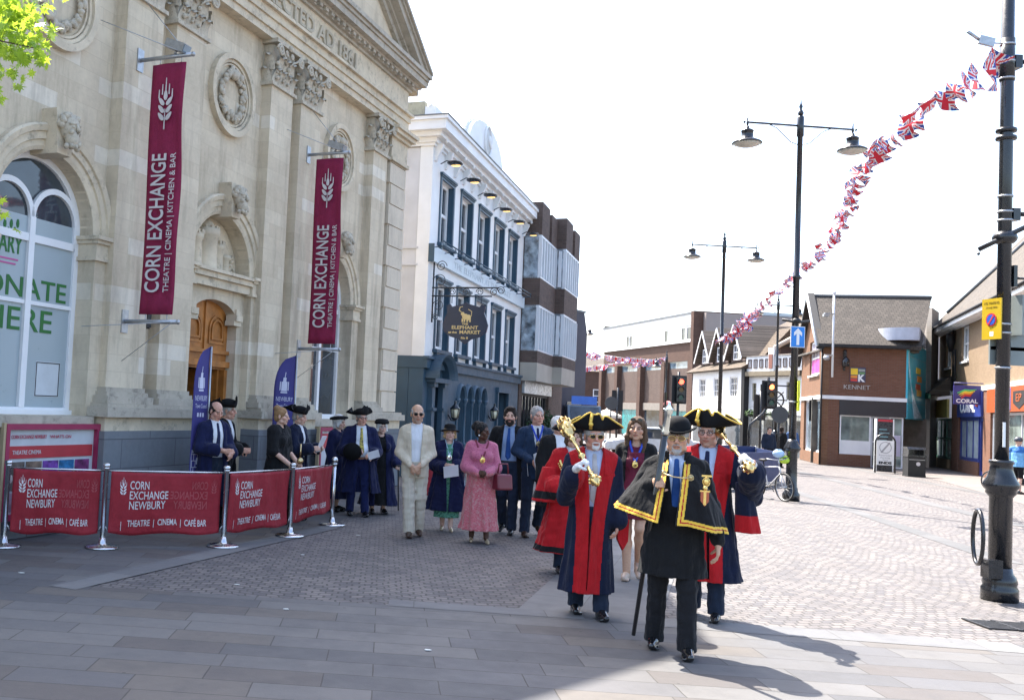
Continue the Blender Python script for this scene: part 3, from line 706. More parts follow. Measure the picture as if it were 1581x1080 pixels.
m = MB(); m.box(-.03, PW, -.12, -.005, 5.67, 6.08); m.build('fascia_board', plain('pale_fascia', (.62, .70, .74), .5, var=.06), pub)
m = MB()
put_text(m, 'THE ELEPHANT AT THE MARKET', Matrix.Translation((5.8, -.124, 5.77)) @ XZ, .18, 7.5, .006)
m.build('fascia_lettering', plain('faded_lettering', (.50, .58, .63), .6), pub)
m = MB(); m.tube([(-.1, -.42, 6.16), (11.6, -.42, 6.16)], .022, 6); m.tube([(-.1, -.42, 6.05), (11.6, -.42, 6.05)], .015, 6)
for i in range(12): m.tube([(i*1.04+.05, 0, 6.02), (i*1.04+.05, -.42, 6.05), (i*1.04+.05, -.42, 6.17)], .014, 5)
m.box(-.05, -.03, -.16, .0, 5.64, 6.12); m.build('light_rail', M_BLUE, pub)
m = MB()
PC = [(8.72, 8.80, -.06), (8.80, 8.92, -.12), (8.92, 9.05, -.28), (9.05, 9.30, -.44), (9.30, 9.39, -.50)]
for z0, z1, y in PC: m.box(y, PW-y*.4, y, 4, z0, z1)
m.build('cornice', M_WHITE, pub)
m = MB(); m.box(-.52, PW+.2, -.52, 4, 9.391, 9.42); m.build('cornice_lead', M_LEAD, pub)
for i in range(13): m = MB(); x = .18+i*.97; m.yz([(0, 8.35), (-.05, 8.35), (-.22, 8.72), (-.22, 8.80), (0, 8.80)], x-.07, x+.07); m.ball((x, -.30, 8.86), .045, 6); m.build('cornice_bracket', M_WHITE, pub)
m = MB(); m.box(.05, PW-.05, .0, .3, 9.42, 9.80)
gp_ = [(3.2, 9.80)]+[(3.35+.0, 9.85)]+[(5.7-2.2*math.cos(q), 9.86+.98*math.sin(q)) for q in np.linspace(.05, math.pi-.05, 24)]+[(8.05, 9.85), (8.2, 9.80)]
m.xz(gp_, -.03, .35); m.build('parapet', M_WHITE, pub)
m = MB(); pts = [(5.7-2.24*math.cos(q), .16, 9.88+1.0*math.sin(q)) for q in np.linspace(0, math.pi, 24)]; m.tube(pts, .07, 6); m.tube([(.05, .15, 9.83), (3.4, .15, 9.83)], .06, 6); m.tube([(8.0, .15, 9.83), (PW, .15, 9.83)], .06, 6)
m.build('parapet_coping', M_WHITE, pub)
m = MB(); m.box(.04, .3, .31, 8, 9.42, 9.95); m.build('side_parapet', stone('mossy_render', (.40, .37, .27)), pub)
m = MB(); m.ball((5.7, -.03, 10.32), .40, 20, (.95, .16, 1.1)); o = m.build('oval_plaque', plain('plaque_grey', (.50, .51, .50), .7, var=.2), pub)
m = MB(); m.tube([(5.7+.42*math.cos(q), -.05, 10.32+.47*math.sin(q)) for q in np.linspace(0, 2*math.pi, 33)[:-1]], .045, 6, True); m.ball((5.7, -.1, 10.34), .12, 8, (1, .5, 1.4)); m.ball((5.85, -.1, 10.2), .1, 8, (1, .5, 1)); m.build('plaque_relief', M_WHITE, o)
# ground floor
m = MB(); gx = [3.45, 4.32, 5.19, 6.06]
panel(m, [rect(0, PW, 0, 3.16), rect(.55, 1.55, .05, 2.42)]+[arch(x, x+.72, .75, 2.12) for x in gx]+[rect(8.55, 10.1, .05, 2.45)], .0, .4); m.box(.003, .4, .41, 11, 0, 3.158)
m.build('ground_floor_wall', M_BLUEL, pub)
m = MB(); m.box(-.05, PW, -.10, -.002, 2.86, 3.14); m.box(-.09, PW, -.16, -.002, 3.10, 3.17); m.box(-.02, .02, -.05, 11, 2.86, 3.165); m.build('shop_cornice', M_BLUEL, pub)
m = MB()
for x in (.42, 1.42): m.box(x, x+.26, -.14, 0, 0, 2.5); m.box(x-.04, x+.30, -.20, 0, 2.38, 2.5); m.box(x-.04, x+.30, -.19, 0, 1.75, 1.83); m.box(x-.05, x+.31, -.21, 0, 0, .28)
m.box(.25, 1.85, -.26, 0, 2.5, 2.62); m.build('porch', M_BLUEL, pub)
pth = [((1.05+.86*math.cos(q), 0, 2.60+.60*math.sin(q)), (math.cos(q), 0, math.sin(q)), (0, -1, 0)) for q in np.linspace(0, math.pi, 22)]
m = MB(); m.sweep(pth, [(-.1, 0), (-.1, .2), (0, .34), (.07, .40), (.07, 0)]); m.build('porch_hood', M_BLUEL, pub)
m = MB(); m.box(.55, 1.55, .3, .36, .05, 2.42); m.box(.62, 1.48, .27, .3, .2, 1.1); m.box(.62, 1.48, .27, .3, 1.25, 2.3); o = m.build('door', M_BLUE, pub)
m = MB()
for i, x in enumerate(gx):
    c = x+.36
    path = [((c+math.cos(q)*.36, -.0, 2.12+math.sin(q)*.36), (math.cos(q), 0, math.sin(q)), (0, -1, 0)) for q in np.linspace(0, math.pi, 15)]
    m.sweep(path, [(.0, 0), (.0, .05), (.05, .10), (.09, .06), (.12, 0)])
m.build('window_arches', M_BLUEL, pub)
m = MB()
for i, x in enumerate(gx+[6.93]):
    c = x-.075; m.lathe([(.09, .72), (.09, .80), (.05, .86), (.045, 1.9), (.06, 1.93), (.045, 1.96), (.095, 2.06), (.095, 2.14)], 10, (c, -.02, 0))
m.box(3.2, 7.1, -.14, .02, .62, .75); m.build('colonnettes', M_BLUE, pub)
for x in gx:
    m = MB(); panel(m, [arch(x+.01, x+.71, .76, 2.12), arch(x+.10, x+.62, .86, 2.05)], .20, .27); o = m.build('arched_window', M_WHITE2, pub)
    m = MB(); panel(m, [arch(x+.02, x+.70, .77, 2.12)], .24, .25); m.build('pane', M_GLASS, o)
m = MB(); m.box(8.4, 8.55, -.08, .1, 0, 2.5); m.box(10.1, 10.25, -.08, .1, 0, 2.5); m.box(8.35, 10.3, -.12, .1, 2.45, 2.62); m.build('entrance_surround', M_BLUEL, pub)
m = MB(); m.box(8.55, 9.3, 1.2, 1.26, .05, 2.45); m.box(9.9, 10.1, .4, 1.2, .05, 2.45); m.build('entrance_door', M_BLUE, pub)
m = MB(); m.tube([(-.06, 1.9, 8.15), (-.06, 1.9, 4.45), (-.06, 1.9, 4.42)], .055, 8); m.box(-.16, 0, 1.78, 2.02, 8.15, 8.32); m.build('downpipe', M_WHITE2, pub)
m = MB(); m.tube([(-.07, 1.9, 4.42), (-.07, 3.4, 4.38)], .05, 8); m.tube([(-.07, 2.0, 4.42), (-.07, 1.86, 4.48)], .05, 8); m.build('waste_pipe', M_BLACKM, pub)
# lamps over the top windows, porch lanterns, security camera
M_LAMP = None
def emit(name, col, st):
    m, t, b = new_mat(name); b.inputs['Base Color'].default_value = c4(col); b.inputs['Emission Color'].default_value = c4(col); b.inputs['Emission Strength'].default_value = st
    MATS[name] = m; return m
M_LAMP = emit('warm_lamp', (1.0, .62, .20), .55); M_RED = emit('red_signal', (1.0, .06, .03), 2.5)
def shade_lamp():
    t = thing('wall_lamp', '', 'lamp', (0, 0, 0), PB.rz, 'pub wall lamps'); t.scale = (.8, .8, .8)
    m = MB(); m.tube([(0, 0, 0), (0, -.20, .10), (0, -.42, .06)], .02, 6)
    m.ball((0, -.50, .0), .36, 14, (1, .75, .17)); m.build('shade', M_BLACK, t)
    m = MB(); m.ball((.10, -.50, -.045), .20, 12, (1, .8, .10)); m.build('lens', M_LAMP, t); return t
l0 = shade_lamp()
for i, x in enumerate([.55, 2.6, 4.65, 6.85, 9.0, 11.4]):
    o = l0 if i == 0 else copy_tree(l0); o.location = PB.loc(x, -.05, 8.36)
    o['label'] = ['black dish lamp at the near corner of the white pub', 'black dish lamp above the second top window of the pub', 'black dish lamp above the third top window of the pub', 'black dish lamp above the fourth top window of the pub', 'black dish lamp above the last top window of the pub', 'black dish lamp at the far end of the white pub'][i]
ln0 = thing('porch_lantern', 'brass lantern on the blue wall beside the pub porch', 'lantern', PB.loc(2.55, -.2, 1.55), PB.rz, 'pub lanterns')
m = MB(); m.lathe([(.04, -.05), (.10, 0), (.10, .03)], 6); m.lathe([(.15, .27), (.15, .29), (.05, .40), (.03, .45), (.045, .48), (.01, .52)], 6)
for i in range(6): a_ = i*math.pi/3; m.tube([(.098*math.cos(a_), .098*math.sin(a_), .02), (.14*math.cos(a_), .14*math.sin(a_), .28)], .010, 4)
m.tube([(0, .2, .1), (0, .1, -.05), (0, 0, -.05)], .02); m.build('lantern_frame', M_BLACK, ln0)
m = MB(); m.lathe([(.090, .03), (.130, .27)], 6, (0, 0, .001)); m.build('lantern_glass', plain('pale_lantern_glass', (.8, .72, .5), .2), ln0)  # lantern panes in one plain pale cream colour
ln1 = copy_tree(ln0); ln1.location = PB.loc(7.45, -.2, 1.55); ln1['label'] = 'brass lantern on the blue wall between the arched windows and pub entrance'
m = MB(); m.box(-.14, .0, -.12, .12, 0, .12); m.tube([(-.1, 0, 0), (-.22, -.1, -.03)], .05, 8); m.ball((-.12, .05, .2), .1, 8); o = m.build('security_camera', M_GALV); o.location = PB.loc(-.02, 1.6, 8.3); o.rotation_euler = (0, 0, PB.rz); tag(o, 'small security camera on the grey side wall of the pub', 'camera')
m = MB(); m.tube([(0, 0, 0), (-.75, -.0, .02)], .02, 6); m.ball((0, 0, 0), .07, 8); m.box(-.1, .07, -.09, .09, -.12, .1); o = m.build('wall_flood', M_GALV); o.location = PB.loc(-.35, 1.2, 3.75); o.rotation_euler = (0, 0, PB.rz); tag(o, 'grey floodlight on a thin arm reaching from the pub side wall', 'floodlight')
# hanging sign
sg = thing('pub_sign', 'dark blue shield shaped pub sign hanging from a scrolled iron bracket', 'sign', PB.loc(.28, -.05, 4.9), PB.rz)
m = MB(); z0 = .10
m.tube([(0, -.03, -.9), (0, -.03, .95)], .025, 6); m.tube([(0, 0, z0), (0, -1.95, z0)], .022, 6); m.tube([(0, 0, z0-.24), (0, -1.75, z0-.24)], .022, 6)
def scroll(cx, cz, r, sgn, turns=1.6): m.tube([(0, cx+sgn*math.cos(t)*(r*(1-t/(turns*2*math.pi)*.75)), cz+math.sin(t)*(r*(1-t/(turns*2*math.pi)*.75))) for t in np.linspace(0, turns*2*math.pi, 30)], .012, 5)
for c_, z_, r_, s_ in ((-.22, .30, .2, 1), (-.25, .72, .16, -1), (-.2, -.42, .17, 1), (-.6, -.02, .11, 1), (-1.0, -.02, .11, -1), (-1.4, -.02, .11, 1), (-1.8, -.02, .13, -1), (-.12, -.75, .1, 1), (-2.0, .02, .12, 1)): scroll(c_, z_, r_, s_)
m.build('iron_bracket', M_BLACK, sg)
sh = [(-.10, 1.0), (-.32, .93), (-.52, .86), (-.60, .98), (-.74, .90), (-.70, .62), (-.78, .40), (-.86, .10), (-.80, -.22), (-.55, -.42), (-.25, -.52), (0, -.74)]
sh = [(0, 1.08)]+sh; pol = sh+[(-a, b) for a, b in reversed(sh[1:-1])]
pol = [(a*.76-1.02, b*.66-1.02) for a, b in pol]
m = MB(); m.yz(pol, -.04, .04); m.tube([(0, -.6, -.14), (0, -.6, -.35)], .012, 5); m.tube([(0, -1.45, -.14), (0, -1.45, -.35)], .012, 5); m.build('shield', plain('navy_sign', (.018, .03, .06), .35), sg)
m = MB(); YZM = Matrix(((0, 0, -1, -.047), (-1, 0, 0, -1.02), (0, 1, 0, 0), (0, 0, 0, 1)))
for txt, z, h, wd in (('THE', -.96, .055, .18), ('ELEPHANT', -1.08, .095, .76), ('at the', -1.20, .055, .24), ('MARKET', -1.21, .095, .60), ('No 8', -1.36, .06, .2)):
    M2 = YZM.copy(); M2[2][3] = z
    if txt == 'at the': M2[1][3] += .28+.07
    if txt == 'MARKET': M2[1][3] += -.15
    put_text(m, txt, M2, h, wd, .006, .003)
for c_, r_, s_ in (((-1.02, -.73), .085, (1.1, 1)), ((-1.11, -.75), .075, (1, 1.1)), ((-.94, -.65), .055, (1, 1.0))): m.ball((-.045, c_[0], c_[1]), r_, 12, (.06, s_[0], s_[1]))
for y_ in (-1.16, -1.08, -1.0, -.94): m.box(-.05, -.042, y_-.022, y_+.022, -.88, -.78)
m.tube([(-.047, -.90, -.60), (-.047, -.84, -.55), (-.047, -.86, -.46), (-.047, -.94, -.44)], [.02, .018, .014, .01], 6); m.tube([(-.047, -1.19, -.72), (-.047, -1.2, -.58), (-.047, -1.1, -.52)], .012, 5)
m.build('gilt_lettering', plain('gilt', (.62, .48, .22), .45), sg); sg.scale = (.92, .92, .92)

# ---------------- brown brick block with projecting bay windows
BB = facing(800, 37.2, vp=(1143, 652))
bb = thing('office_block', 'dark brown brick block with two tiers of glazed projecting bays', 'building', BB.loc(), BB.rz)
M_BROWN = masonry('brown_brick', (.085, .058, .048), (.135, .092, .075), (.11, .095, .085), .225, .075, .008, dirtamt=.2, bmp=.25)
M_CONC = plain('concrete', (.40, .36, .30), .85, var=.12, scale=1.2)
M_ALU = plain('pale_aluminium', (.68, .70, .72), .4, var=.04)
BX0, BX1 = -.05, 9.6
m = MB(); m.box(BX0, BX1, 0, 9, 2.6, 9.4); m.box(BX0, .5, 0, 9, 0, 2.6); m.box(6.2, BX1, .0, 9, 0, 2.6); m.box(.5, 6.2, 2.5, 9, 0, 2.6); m.build('wall', M_BROWN, bb)
def bay_outline(k, d):                                # plan of the two stepped bays
    return [(BX0+.0, .02), (BX0-.9+.3, -.75+d) if False else (BX0, -.62-d), (3.3, -.62-d), (3.3, -.98-d), (6.75+d, -.98-d), (7.15+d, .02)]
for z0, z1, d, mat, nm in ((3.0, 3.68, 0, M_CONC, 'concrete_band'), (3.68, 4.12, .0, M_BROWN, 'spandrel'), (5.82, 6.84, 0, M_BROWN, 'spandrel')):
    m = MB(); m.xy(bay_outline(0, d), z0, z1); m.build(nm, mat, bb)
def bay_glass(z0, z1):
    m = MB(); m.xy([(x, y+(.10 if y < 0 else 0)) for x, y in bay_outline(0, -.02)], z0, z1); g = m.build('bay_glazing', glass('bay_glass', (.24, .29, .33), .05, .75, 2.6), bb)
    m = MB(); P = bay_outline(0, 0); m.xy([(x, y) for x, y in P], z0, z0+.06); m.xy(P, z1-.08, z1)
    def post(x, y, w=.05): m.box(x-w, x+w, y-.03, y+.10, z0+.06, z1-.08)
    for x in np.linspace(BX0+.05, 3.22, 7): post(x, -.62+.0, .045)
    for x in np.linspace(3.34, 6.7, 7): post(x, -.98, .045)
    post(3.3, -.8); post(6.95, -.5)
    m.build('bay_frame', M_ALU, g)
bay_glass(4.12, 5.82); bay_glass(6.84, 8.45)
for x0_, x1_, y, h in ((BX0, 1.5, -.62, 9.7), (1.62, 1.9, -.45, 9.55), (2.0, 3.3, -.62, 9.6), (3.3, 4.9, -.98, 9.7), (5.05, 5.35, -.8, 9.55), (5.5, 6.9, -.98, 9.6)):
    m = MB(); m.box(x0_, x1_, y, .6, 8.45, h); m.build('parapet_panel', M_BROWN, bb)
m = MB(); m.box(.45, 6.3, -.10, 0, 2.55, 3.0)
m.build('shop_fascia', plain('silver_fascia', (.45, .48, .52), .3, var=.3, scale=2), bb)

m = MB()
for i in range(9): m.box(.6+i*.63, .66+i*.63, .05, .12, .05, 2.55)
m.box(.5, 6.2, .05, .12, 2.45, 2.55); o = m.build('shop_front', M_BLACKM, bb)
m = MB(); m.box(.5, 6.2, .13, .15, .05, 2.5); m.build('pane', M_GLASS, o)
# plants by the shop front
M_LEAF = cloth('leaf_green', (.055, .115, .03), .6, .35, 60, 0); M_LEAFD = cloth('leaf_dark', (.03, .065, .02), .6, .35, 60, 0)
def leaf_cloud(m, c, r, n, size, rnd, sc=(1, 1, 1)):
    for i in range(n):
        v = Vector((rnd.gauss(0, 1), rnd.gauss(0, 1), rnd.gauss(0, 1))).normalized()*r*rnd.uniform(.35, 1)
        p = Vector(c)+Vector((v.x*sc[0], v.y*sc[1], v.z*sc[2])); a = Vector((rnd.gauss(0, 1), rnd.gauss(0, 1), rnd.gauss(0, .6))).normalized(); b = a.orthogonal().normalized(); s = size*rnd.uniform(.6, 1.3)
        m.add([p-a*s, p+b*s*.45, p+a*s, p-b*s*.45], [(0, 1, 2, 3)])
for i, (x, h) in enumerate(((1.0, 1.75), (2.6, 1.9), (4.3, 1.7))):
    rnd = random.Random(i); t = thing('potted_shrub', ['leafy shrub in a black pot by the near end of the glazed shop front', 'taller leafy shrub in a black pot at the middle of the shop front', 'leafy shrub in a black pot by the far end of the glazed shop front'][i], 'plant', BB.loc(x, -.5, 0), BB.rz, 'shop front shrubs')
    m = MB(); m.lathe([(.2, 0), (.28, .5), (.30, .5), (.30, .55)], 12); m.build('pot', M_BLACKM, t)
    m = MB(); m.tube([(0, 0, .5), (.03, 0, .9), (0, .02, h)], [.03, .025, .01], 6); m.build('stem', M_TEAK, t)
    m = MB(); leaf_cloud(m, (0, 0, h*.78), .42, 420, .06, rnd, (1, 1, 1.3)); m.build('foliage', M_LEAFD, t, False)

# ---------------- dark slab building behind, long brick store, mock tudor houses
M_SLATE = plain('dark_slate', (.065, .06, .075), .7, var=.2, scale=.6)
DS = facing(874, 62, 935, 66)
ds = thing('slate_building', 'dark slate clad building with flat roof behind the brown block', 'building', DS.loc(), DS.rz)
m = MB(); m.xz([(-3, 0), (2.35, 0), (2.35, 7.0), (1.9, 8.3), (-3, 8.3)], 0, 8); m.build('wall', M_SLATE, ds)
m = MB(); m.box(-3.05, 2.0, -.05, 8.05, 8.3, 8.42); m.build('roof', M_LEAD, ds)
m = MB(); m.box(.0, 1.9, -.03, .02, .0, 2.6); m.build('shop_front', M_GLASS, ds)
a_ = at(1067, 650, 88); b_ = at(925, 650, 110); LB = Frame((b_.x, b_.y), (a_.x-b_.x, a_.y-b_.y)); LW = (a_-b_).xy.length
lb = thing('brick_store', 'long flat roofed brick store with white upper band and blind brick panels', 'building', LB.loc(), LB.rz)
M_RED = MATS['red_signal']
M_BRK = masonry('red_brown_brick', (.085, .046, .034), (.12, .068, .05), (.09, .068, .056), .24, .08, .008, dirtamt=.15, bmp=.2)
M_BRKP = masonry('pale_brown_brick', (.105, .072, .06), (.135, .096, .08), (.105, .084, .07), .24, .08, .008, dirtamt=.12, bmp=.2)
m = MB(); m.box(0, LW, .3, 30, 7.15, 8.8); m.box(0, LW, .3, 30, 0, 3.4); m.box(0, LW, 1.0, 30, 0, 11.4); m.build('wall', M_BRK, lb)
m = MB(); m.box(0, LW, .35, 1, 3.4, 6.5); m.build('brick_panel', M_BRKP, lb)
m = MB(); m.box(0, LW, .42, 1, 6.5, 7.15); m.build('strip_window', M_GLASSL, lb)
m = MB(); m.box(0, LW, .10, 1, 8.8, 8.95); m.box(0, LW, .15, 1, 10.35, 11.3); m.build('white_band', M_WHITE2, lb)
m = MB(); m.box(0, LW, .28, 1, 8.95, 10.35)
m.build('band_panel', plain('pale_panel', (.70, .74, .77), .3, var=.1, scale=.5), lb)
m = MB(); m.box(-.1, LW, .05, 30.1, 11.3, 11.48); m.build('roof_edge', M_LEAD, lb)
for x in (LW-1.5, LW-2.6, LW-6.2, LW-15.4, LW-14.6): window(lb, x-.4, x+.5, 9.0, 10.2, .24, 1, 1, .08)
for x in (LW-.35, LW-5.9, LW-11.4, LW-17.4, .25): m = MB(); m.box(x-.38, x+.38, -.15, .4, 0, 7.1); m.build('buttress', M_BRK, lb)
for k, x in enumerate((LW-3.2, LW-8.7, LW-14.3)):
    m = MB(); m.box(x-1.9, x+1.9, .24, .3, .1, 2.6); o = m.build('shop_window', plain('teal_shopfront', (.02, .22, .22), .3, var=.5, scale=.8) if k != 1 else M_GLASS, lb)
    m = MB(); m.box(x-2.0, x+2.0, .1, .3, 2.6, 3.3); m.build('shop_fascia', plain('dull_fascia', (.22, .19, .16), .6), o)
m = MB(); m.ball((LW-4.6, -.1, 3.2), .9, 10, (1, .2, .35)); m.build('round_fascia_sign', plain('dark_red_sign', (.22, .03, .03), .5), lb)
m = MB(); m.xy([(-.02, .3), (-4.4, 3.6), (-4.4, 12), (-.02, 12)], 0, 8.7); m.build('corner_wall', M_BRK, lb)
m = MB(); m.xy([(-.02, .28), (-4.5, 3.58), (-4.5, 12), (-.02, 12)], 8.7, 10.9); m.build('corner_band', M_WHITE2, lb)
m = MB(); m.xy([(-.02, .28), (-4.42, 3.6), (-4.42, 12), (-.02, 12)], 10.9, 11.7); m.xy([(-.03, .2), (-.7, .7), (-.7, 12), (-.03, 12)], 11.4, 11.65); m.build('corner_parapet', M_BRK, lb)
m = MB(); m.xy([(-.5, .52), (-1.9, 1.55), (-1.9, 1.75), (-.5, .72)], 8.85, 10.6); m.build('corner_window', M_GLASSL, lb)
m = MB(); m.box(LW, LW+.55, -.3, 6, 0, 11.45); m.build('end_pier', M_BRK, lb)
m = MB(); m.box(LW+.55, LW+1.0, .6, 24, 0, 11.3); m.build('end_wall', plain('brown_render', (.30, .25, .225), .85, var=.08, scale=.4), lb)
m = MB(); m.box(LW-6, LW-3, 8, 12, 11.48, 12.1); m.build('roof_plant', M_GALV, lb)
M_TILE = tiles('clay_tiles', (.075, .052, .033), (.12, .083, .052)); M_TILED = tiles('brown_tiles', (.12, .095, .075), (.19, .15, .12))
# mock tudor, three dormers
MT = facing(1068, 72, 1151, 62); MW = 9.9
mt = thing('dormer_house', 'white rendered house with brown mansard roof and three gabled dormers', 'building', MT.loc(), MT.rz)
WX = [(1.35, 2.65), (4.2, 5.55), (7.15, 8.55)]
holes_wall(mt, 0, MW, 2.7, 5.35, [(a, b, 3.45, 4.75) for a, b in WX], M_WHITE)
for a, b in WX: window(mt, a, b, 3.45, 4.75, .1, 4, 3, .07)
m = MB(); m.box(0, MW, .36, 8, 0, 5.3); m.build('side_wall', M_BRK, mt)
m = MB(); m.box(.0, MW, .0, .35, 0, 2.7); m.build('shop_front_wall', plain('pale_shopfront', (.55, .54, .50), .6, var=.2, scale=.5), mt)
m = MB()
for a, b in ((.4, 3.0), (3.5, 6.2), (6.7, 9.4)): m.box(a, b, -.03, .02, .4, 2.0)
m.build('shop_window', M_GLASS, mt)
m = MB(); m.box(.3, 3.3, -.08, 0, 2.1, 2.65); m.build('green_shop_sign', plain('green_sign', (.16, .42, .06), .5), mt)
m = MB(); m.box(6.5, 9.5, -.08, 0, 2.1, 2.65); m.build('white_shop_sign', M_WHITE, mt)
m = MB(); m.yz([(-.45, 5.25), (1.0, 6.1), (2.6, 7.9), (2.6, 5.2), (-.3, 5.2)], -.3, MW+.3); m.build('lower_roof', M_TILE, mt)
m = MB(); m.yz([(1.5, 6.6), (6.0, 9.3), (10.5, 6.6)], 2.5, MW+1.0); m.build('main_roof', M_TILE, mt)
m = MB(); m.yz([(1.7, 5.0), (1.7, 6.6), (6.0, 9.1), (10.3, 6.6), (10.3, 5.0)], MW+.6, MW+.9); m.build('gable_wall', M_BRK, mt)
m = MB(); m.tube([(MW+.95, 1.3, 6.5), (MW+.95, 6.0, 9.35), (MW+.95, 10.7, 6.5)], .16, 5); m.build('gable_coping', plain('coping', (.55, .45, .36), .8), mt)
M_TUD = plain('dark_timber_gable', (.09, .06, .05), .7)
for (a, b), pk in zip(WX, (1.9, 4.8, 7.7)):
    c = (a+b)/2
    m = MB(); m.xz([(c-1.25, 5.75), (c+1.25, 5.75), (c+1.25, 6.2), (c, 7.95), (c-1.25, 6.2)], .25, 1.6); d_ = m.build('dormer', M_TUD, mt)
    m = MB(); m.xz([(c-1.5, 5.95), (c-1.42, 5.85), (c, 7.95), (c+1.42, 5.85), (c+1.5, 5.95), (c, 8.15)], -.1, 3.6); m.build('dormer_roof', M_TILED, d_)
    m = MB(); m.xz([(c-1.52, 5.92), (c-1.44, 5.85), (c, 7.97), (c+1.44, 5.85), (c+1.52, 5.92), (c, 8.13)], -.16, -.105); m.build('bargeboard', M_WHITE, d_)
    window(d_, c-.62, c+.62, 5.85, 6.85, .2, 3, 2, .08)
# timbered inn beside it
HT = facing(1152, 62, 1240, 57); HW = 5.0
ht = thing('timbered_inn', 'white inn with a row of small jettied windows and a dark band', 'building', HT.loc(), HT.rz)
holes_wall(ht, 0, HW, 2.4, 4.7, [(.35, .75, 3.2, 4.3), (1.75, 2.75, 3.3, 4.35), (3.5, 4.4, 3.3, 4.35)], M_WHITE, .1, .4)
for a, b in ((.35, .75), (1.75, 2.75), (3.5, 4.4)): window(ht, a, b, 3.25, 4.33, .2, 2, 3, .06, frame=plain('stone_mullion', (.33, .29, .2), .8))
m = MB(); m.box(0, HW, -.1, .35, 5.0, 5.95); m.build('jetty_wall', M_WHITE, ht)
m = MB(); m.box(-.1, HW, -.22, .1, 4.72, 5.0); m.build('jetty_beam', plain('weathered_oak', (.22, .18, .12), .8), ht)
for i in range(9):
    if i in (4,): continue
    x = .2+i*.54; window(ht, x, x+.34, 5.2, 5.75, -.11, 2, 1, .05, frame=M_TUD)
m = MB(); m.box(2.2, 2.7, -.2, -.1, 5.0, 6.4); m.build('carved_bay', M_WHITE, ht); m = MB(); m.box(2.28, 2.62, -.24, -.2, 5.15, 6.0); m.build('crest_panel', plain('dull_red_crest', (.25, .10, .07), .6), ht)
m = MB(); m.yz([(-.2, 5.95), (2.2, 6.25), (4, 5.95)], -.1, HW+1.5); m.build('roof', M_TILED, ht)
m = MB(); m.box(-.25, .05, -.25, .4, 0, 5.2); m.build('corner_post', M_BLACKM, ht)
m = MB(); m.box(0, HW+1, .4, 8, 0, 5.9); m.box(0, HW, .12, .4, 0, 2.4); m.build('ground_wall', plain('inn_render', (.42, .42, .38), .7, var=.2), ht)
m = MB()
for x in (.4, 1.6, 2.8, 4.0): m.box(x, x+.8, .05, .13, .5, 2.1)
m.build('ground_window', M_GLASS, ht)
m = MB(); m.xz([(2.4, 5.9), (4.2, 7.6), (4.2, 8.0), (3.9, 8.9), (3.6, 8.9), (3.4, 8.0), (3.2, 7.6)], 1.6, 2.4); m.build('chimney', M_BRK, ht)
for i, x in enumerate((.9, 2.0, 3.1, 4.2)):
    t = thing('hanging_basket', ['green hanging basket nearest the dark corner post of the inn', 'second green hanging basket along the inn front', 'third green hanging basket along the inn front', 'green hanging basket nearest the brick gable'][i], 'basket', HT.loc(x, -.35, 2.35), HT.rz, 'inn flower baskets'); rnd = random.Random(i+30)
    m = MB(); m.ball((0, 0, 0), .2, 8, (1, 1, .6)); m.tube([(0, 0, 0), (0, 0, .5), (0, .45, .5)], .01, 5); m.build('basket', M_BLACKM, t)
    m = MB(); leaf_cloud(m, (0, 0, .08), .36, 160, .07, rnd, (1, 1, .7)); m.build('foliage', M_LEAF, t, False)
# ---------------- brick shopping centre with tiled roof
KN = Frame(at(1268, 650, 48.6), (.965, -.26)); ka = at(1236, 650, 55.0); KG = Frame((ka.x, ka.y), (KN.o.x-ka.x, KN.o.y-ka.y)); KL = (KN.o-KG.o).length
kn = thing('shopping_centre', 'brick shopping centre wing with tiled roof, gable end and shop windows', 'building', KN.loc(), KN.rz)
kg = bpy.data.objects.new('gable_end', None); C.objects.link(kg); kg.parent = kn; kg.rotation_euler = (0, 0, KG.rz-KN.rz)
q = Matrix.Rotation(-KN.rz, 4, 'Z') @ Vector((KG.o.x-KN.o.x, KG.o.y-KN.o.y, 0)); kg.location = q
M_ORB = masonry('orange_brick', (.165, .078, .040), (.21, .105, .058), (.17, .12, .085), .225, .075, .008, dirtamt=.08, bmp=.25)
M_BUFF = masonry('buff_brick', (.215, .148, .088), (.26, .185, .118), (.22, .17, .12), .225, .075, .008, dirtamt=.08, bmp=.25)
M_DRKB = masonry('red_brick', (.155, .07, .042), (.205, .095, .06), (.15, .11, .085), .225, .075, .008, dirtamt=.1, bmp=.25)
pk = KL*.53
holes_wall(kg, 0, KL, 3.38, 6, [(2.75, KL-.45-.5, 4.45, 6.2), ], M_ORB, 0, .3, 'wall', [(0, 3.38), (KL, 3.38), (KL, 5.9), (pk, 8.45), (0, 5.6)])
window(kg, 2.75, KL-.95, 4.45, 6.2, .12, 3, 2, .1, sill=M_WHITE, pane=glass('pink_window', (.45, .40, .48), .1))
m = MB(); m.box(2.85, KL-1.05, .10, .12, 4.55, 5.25); m.build('pink_poster', plain('magenta_poster', (.55, .03, .30), .5), kg)
m = MB(); m.box(-.05, KL+.05, -.06, .3, 3.2, 3.38); m.build('string_course', M_WHITE, kg)
for a, b, c in ((0, 1.2, 3.2), (KL-.5, KL, 3.2), (1.2, KL-.5, .55)): m = MB(); m.box(a, b, 0, .3, 0, c); m.build('pier', M_ORB, kg)
window(kg, 1.2, KL-.5, .55, 3.2, .14, 2, 1, .09, pane=M_GLASSL)
m = MB(); m.xz([(-.7, 5.3), (pk, 8.75), (KL+.4, 5.75), (KL+.4, 5.6), (pk, 8.5), (-.7, 5.1)], -.35, .0); m.build('verge_board', M_BLACKM, kg)
m = MB(); m.tube([(pk, -.36, 8.72), (KL+.42, -.36, 5.72)], .06, 5); m.build('verge_trim', M_WHITE, kg)
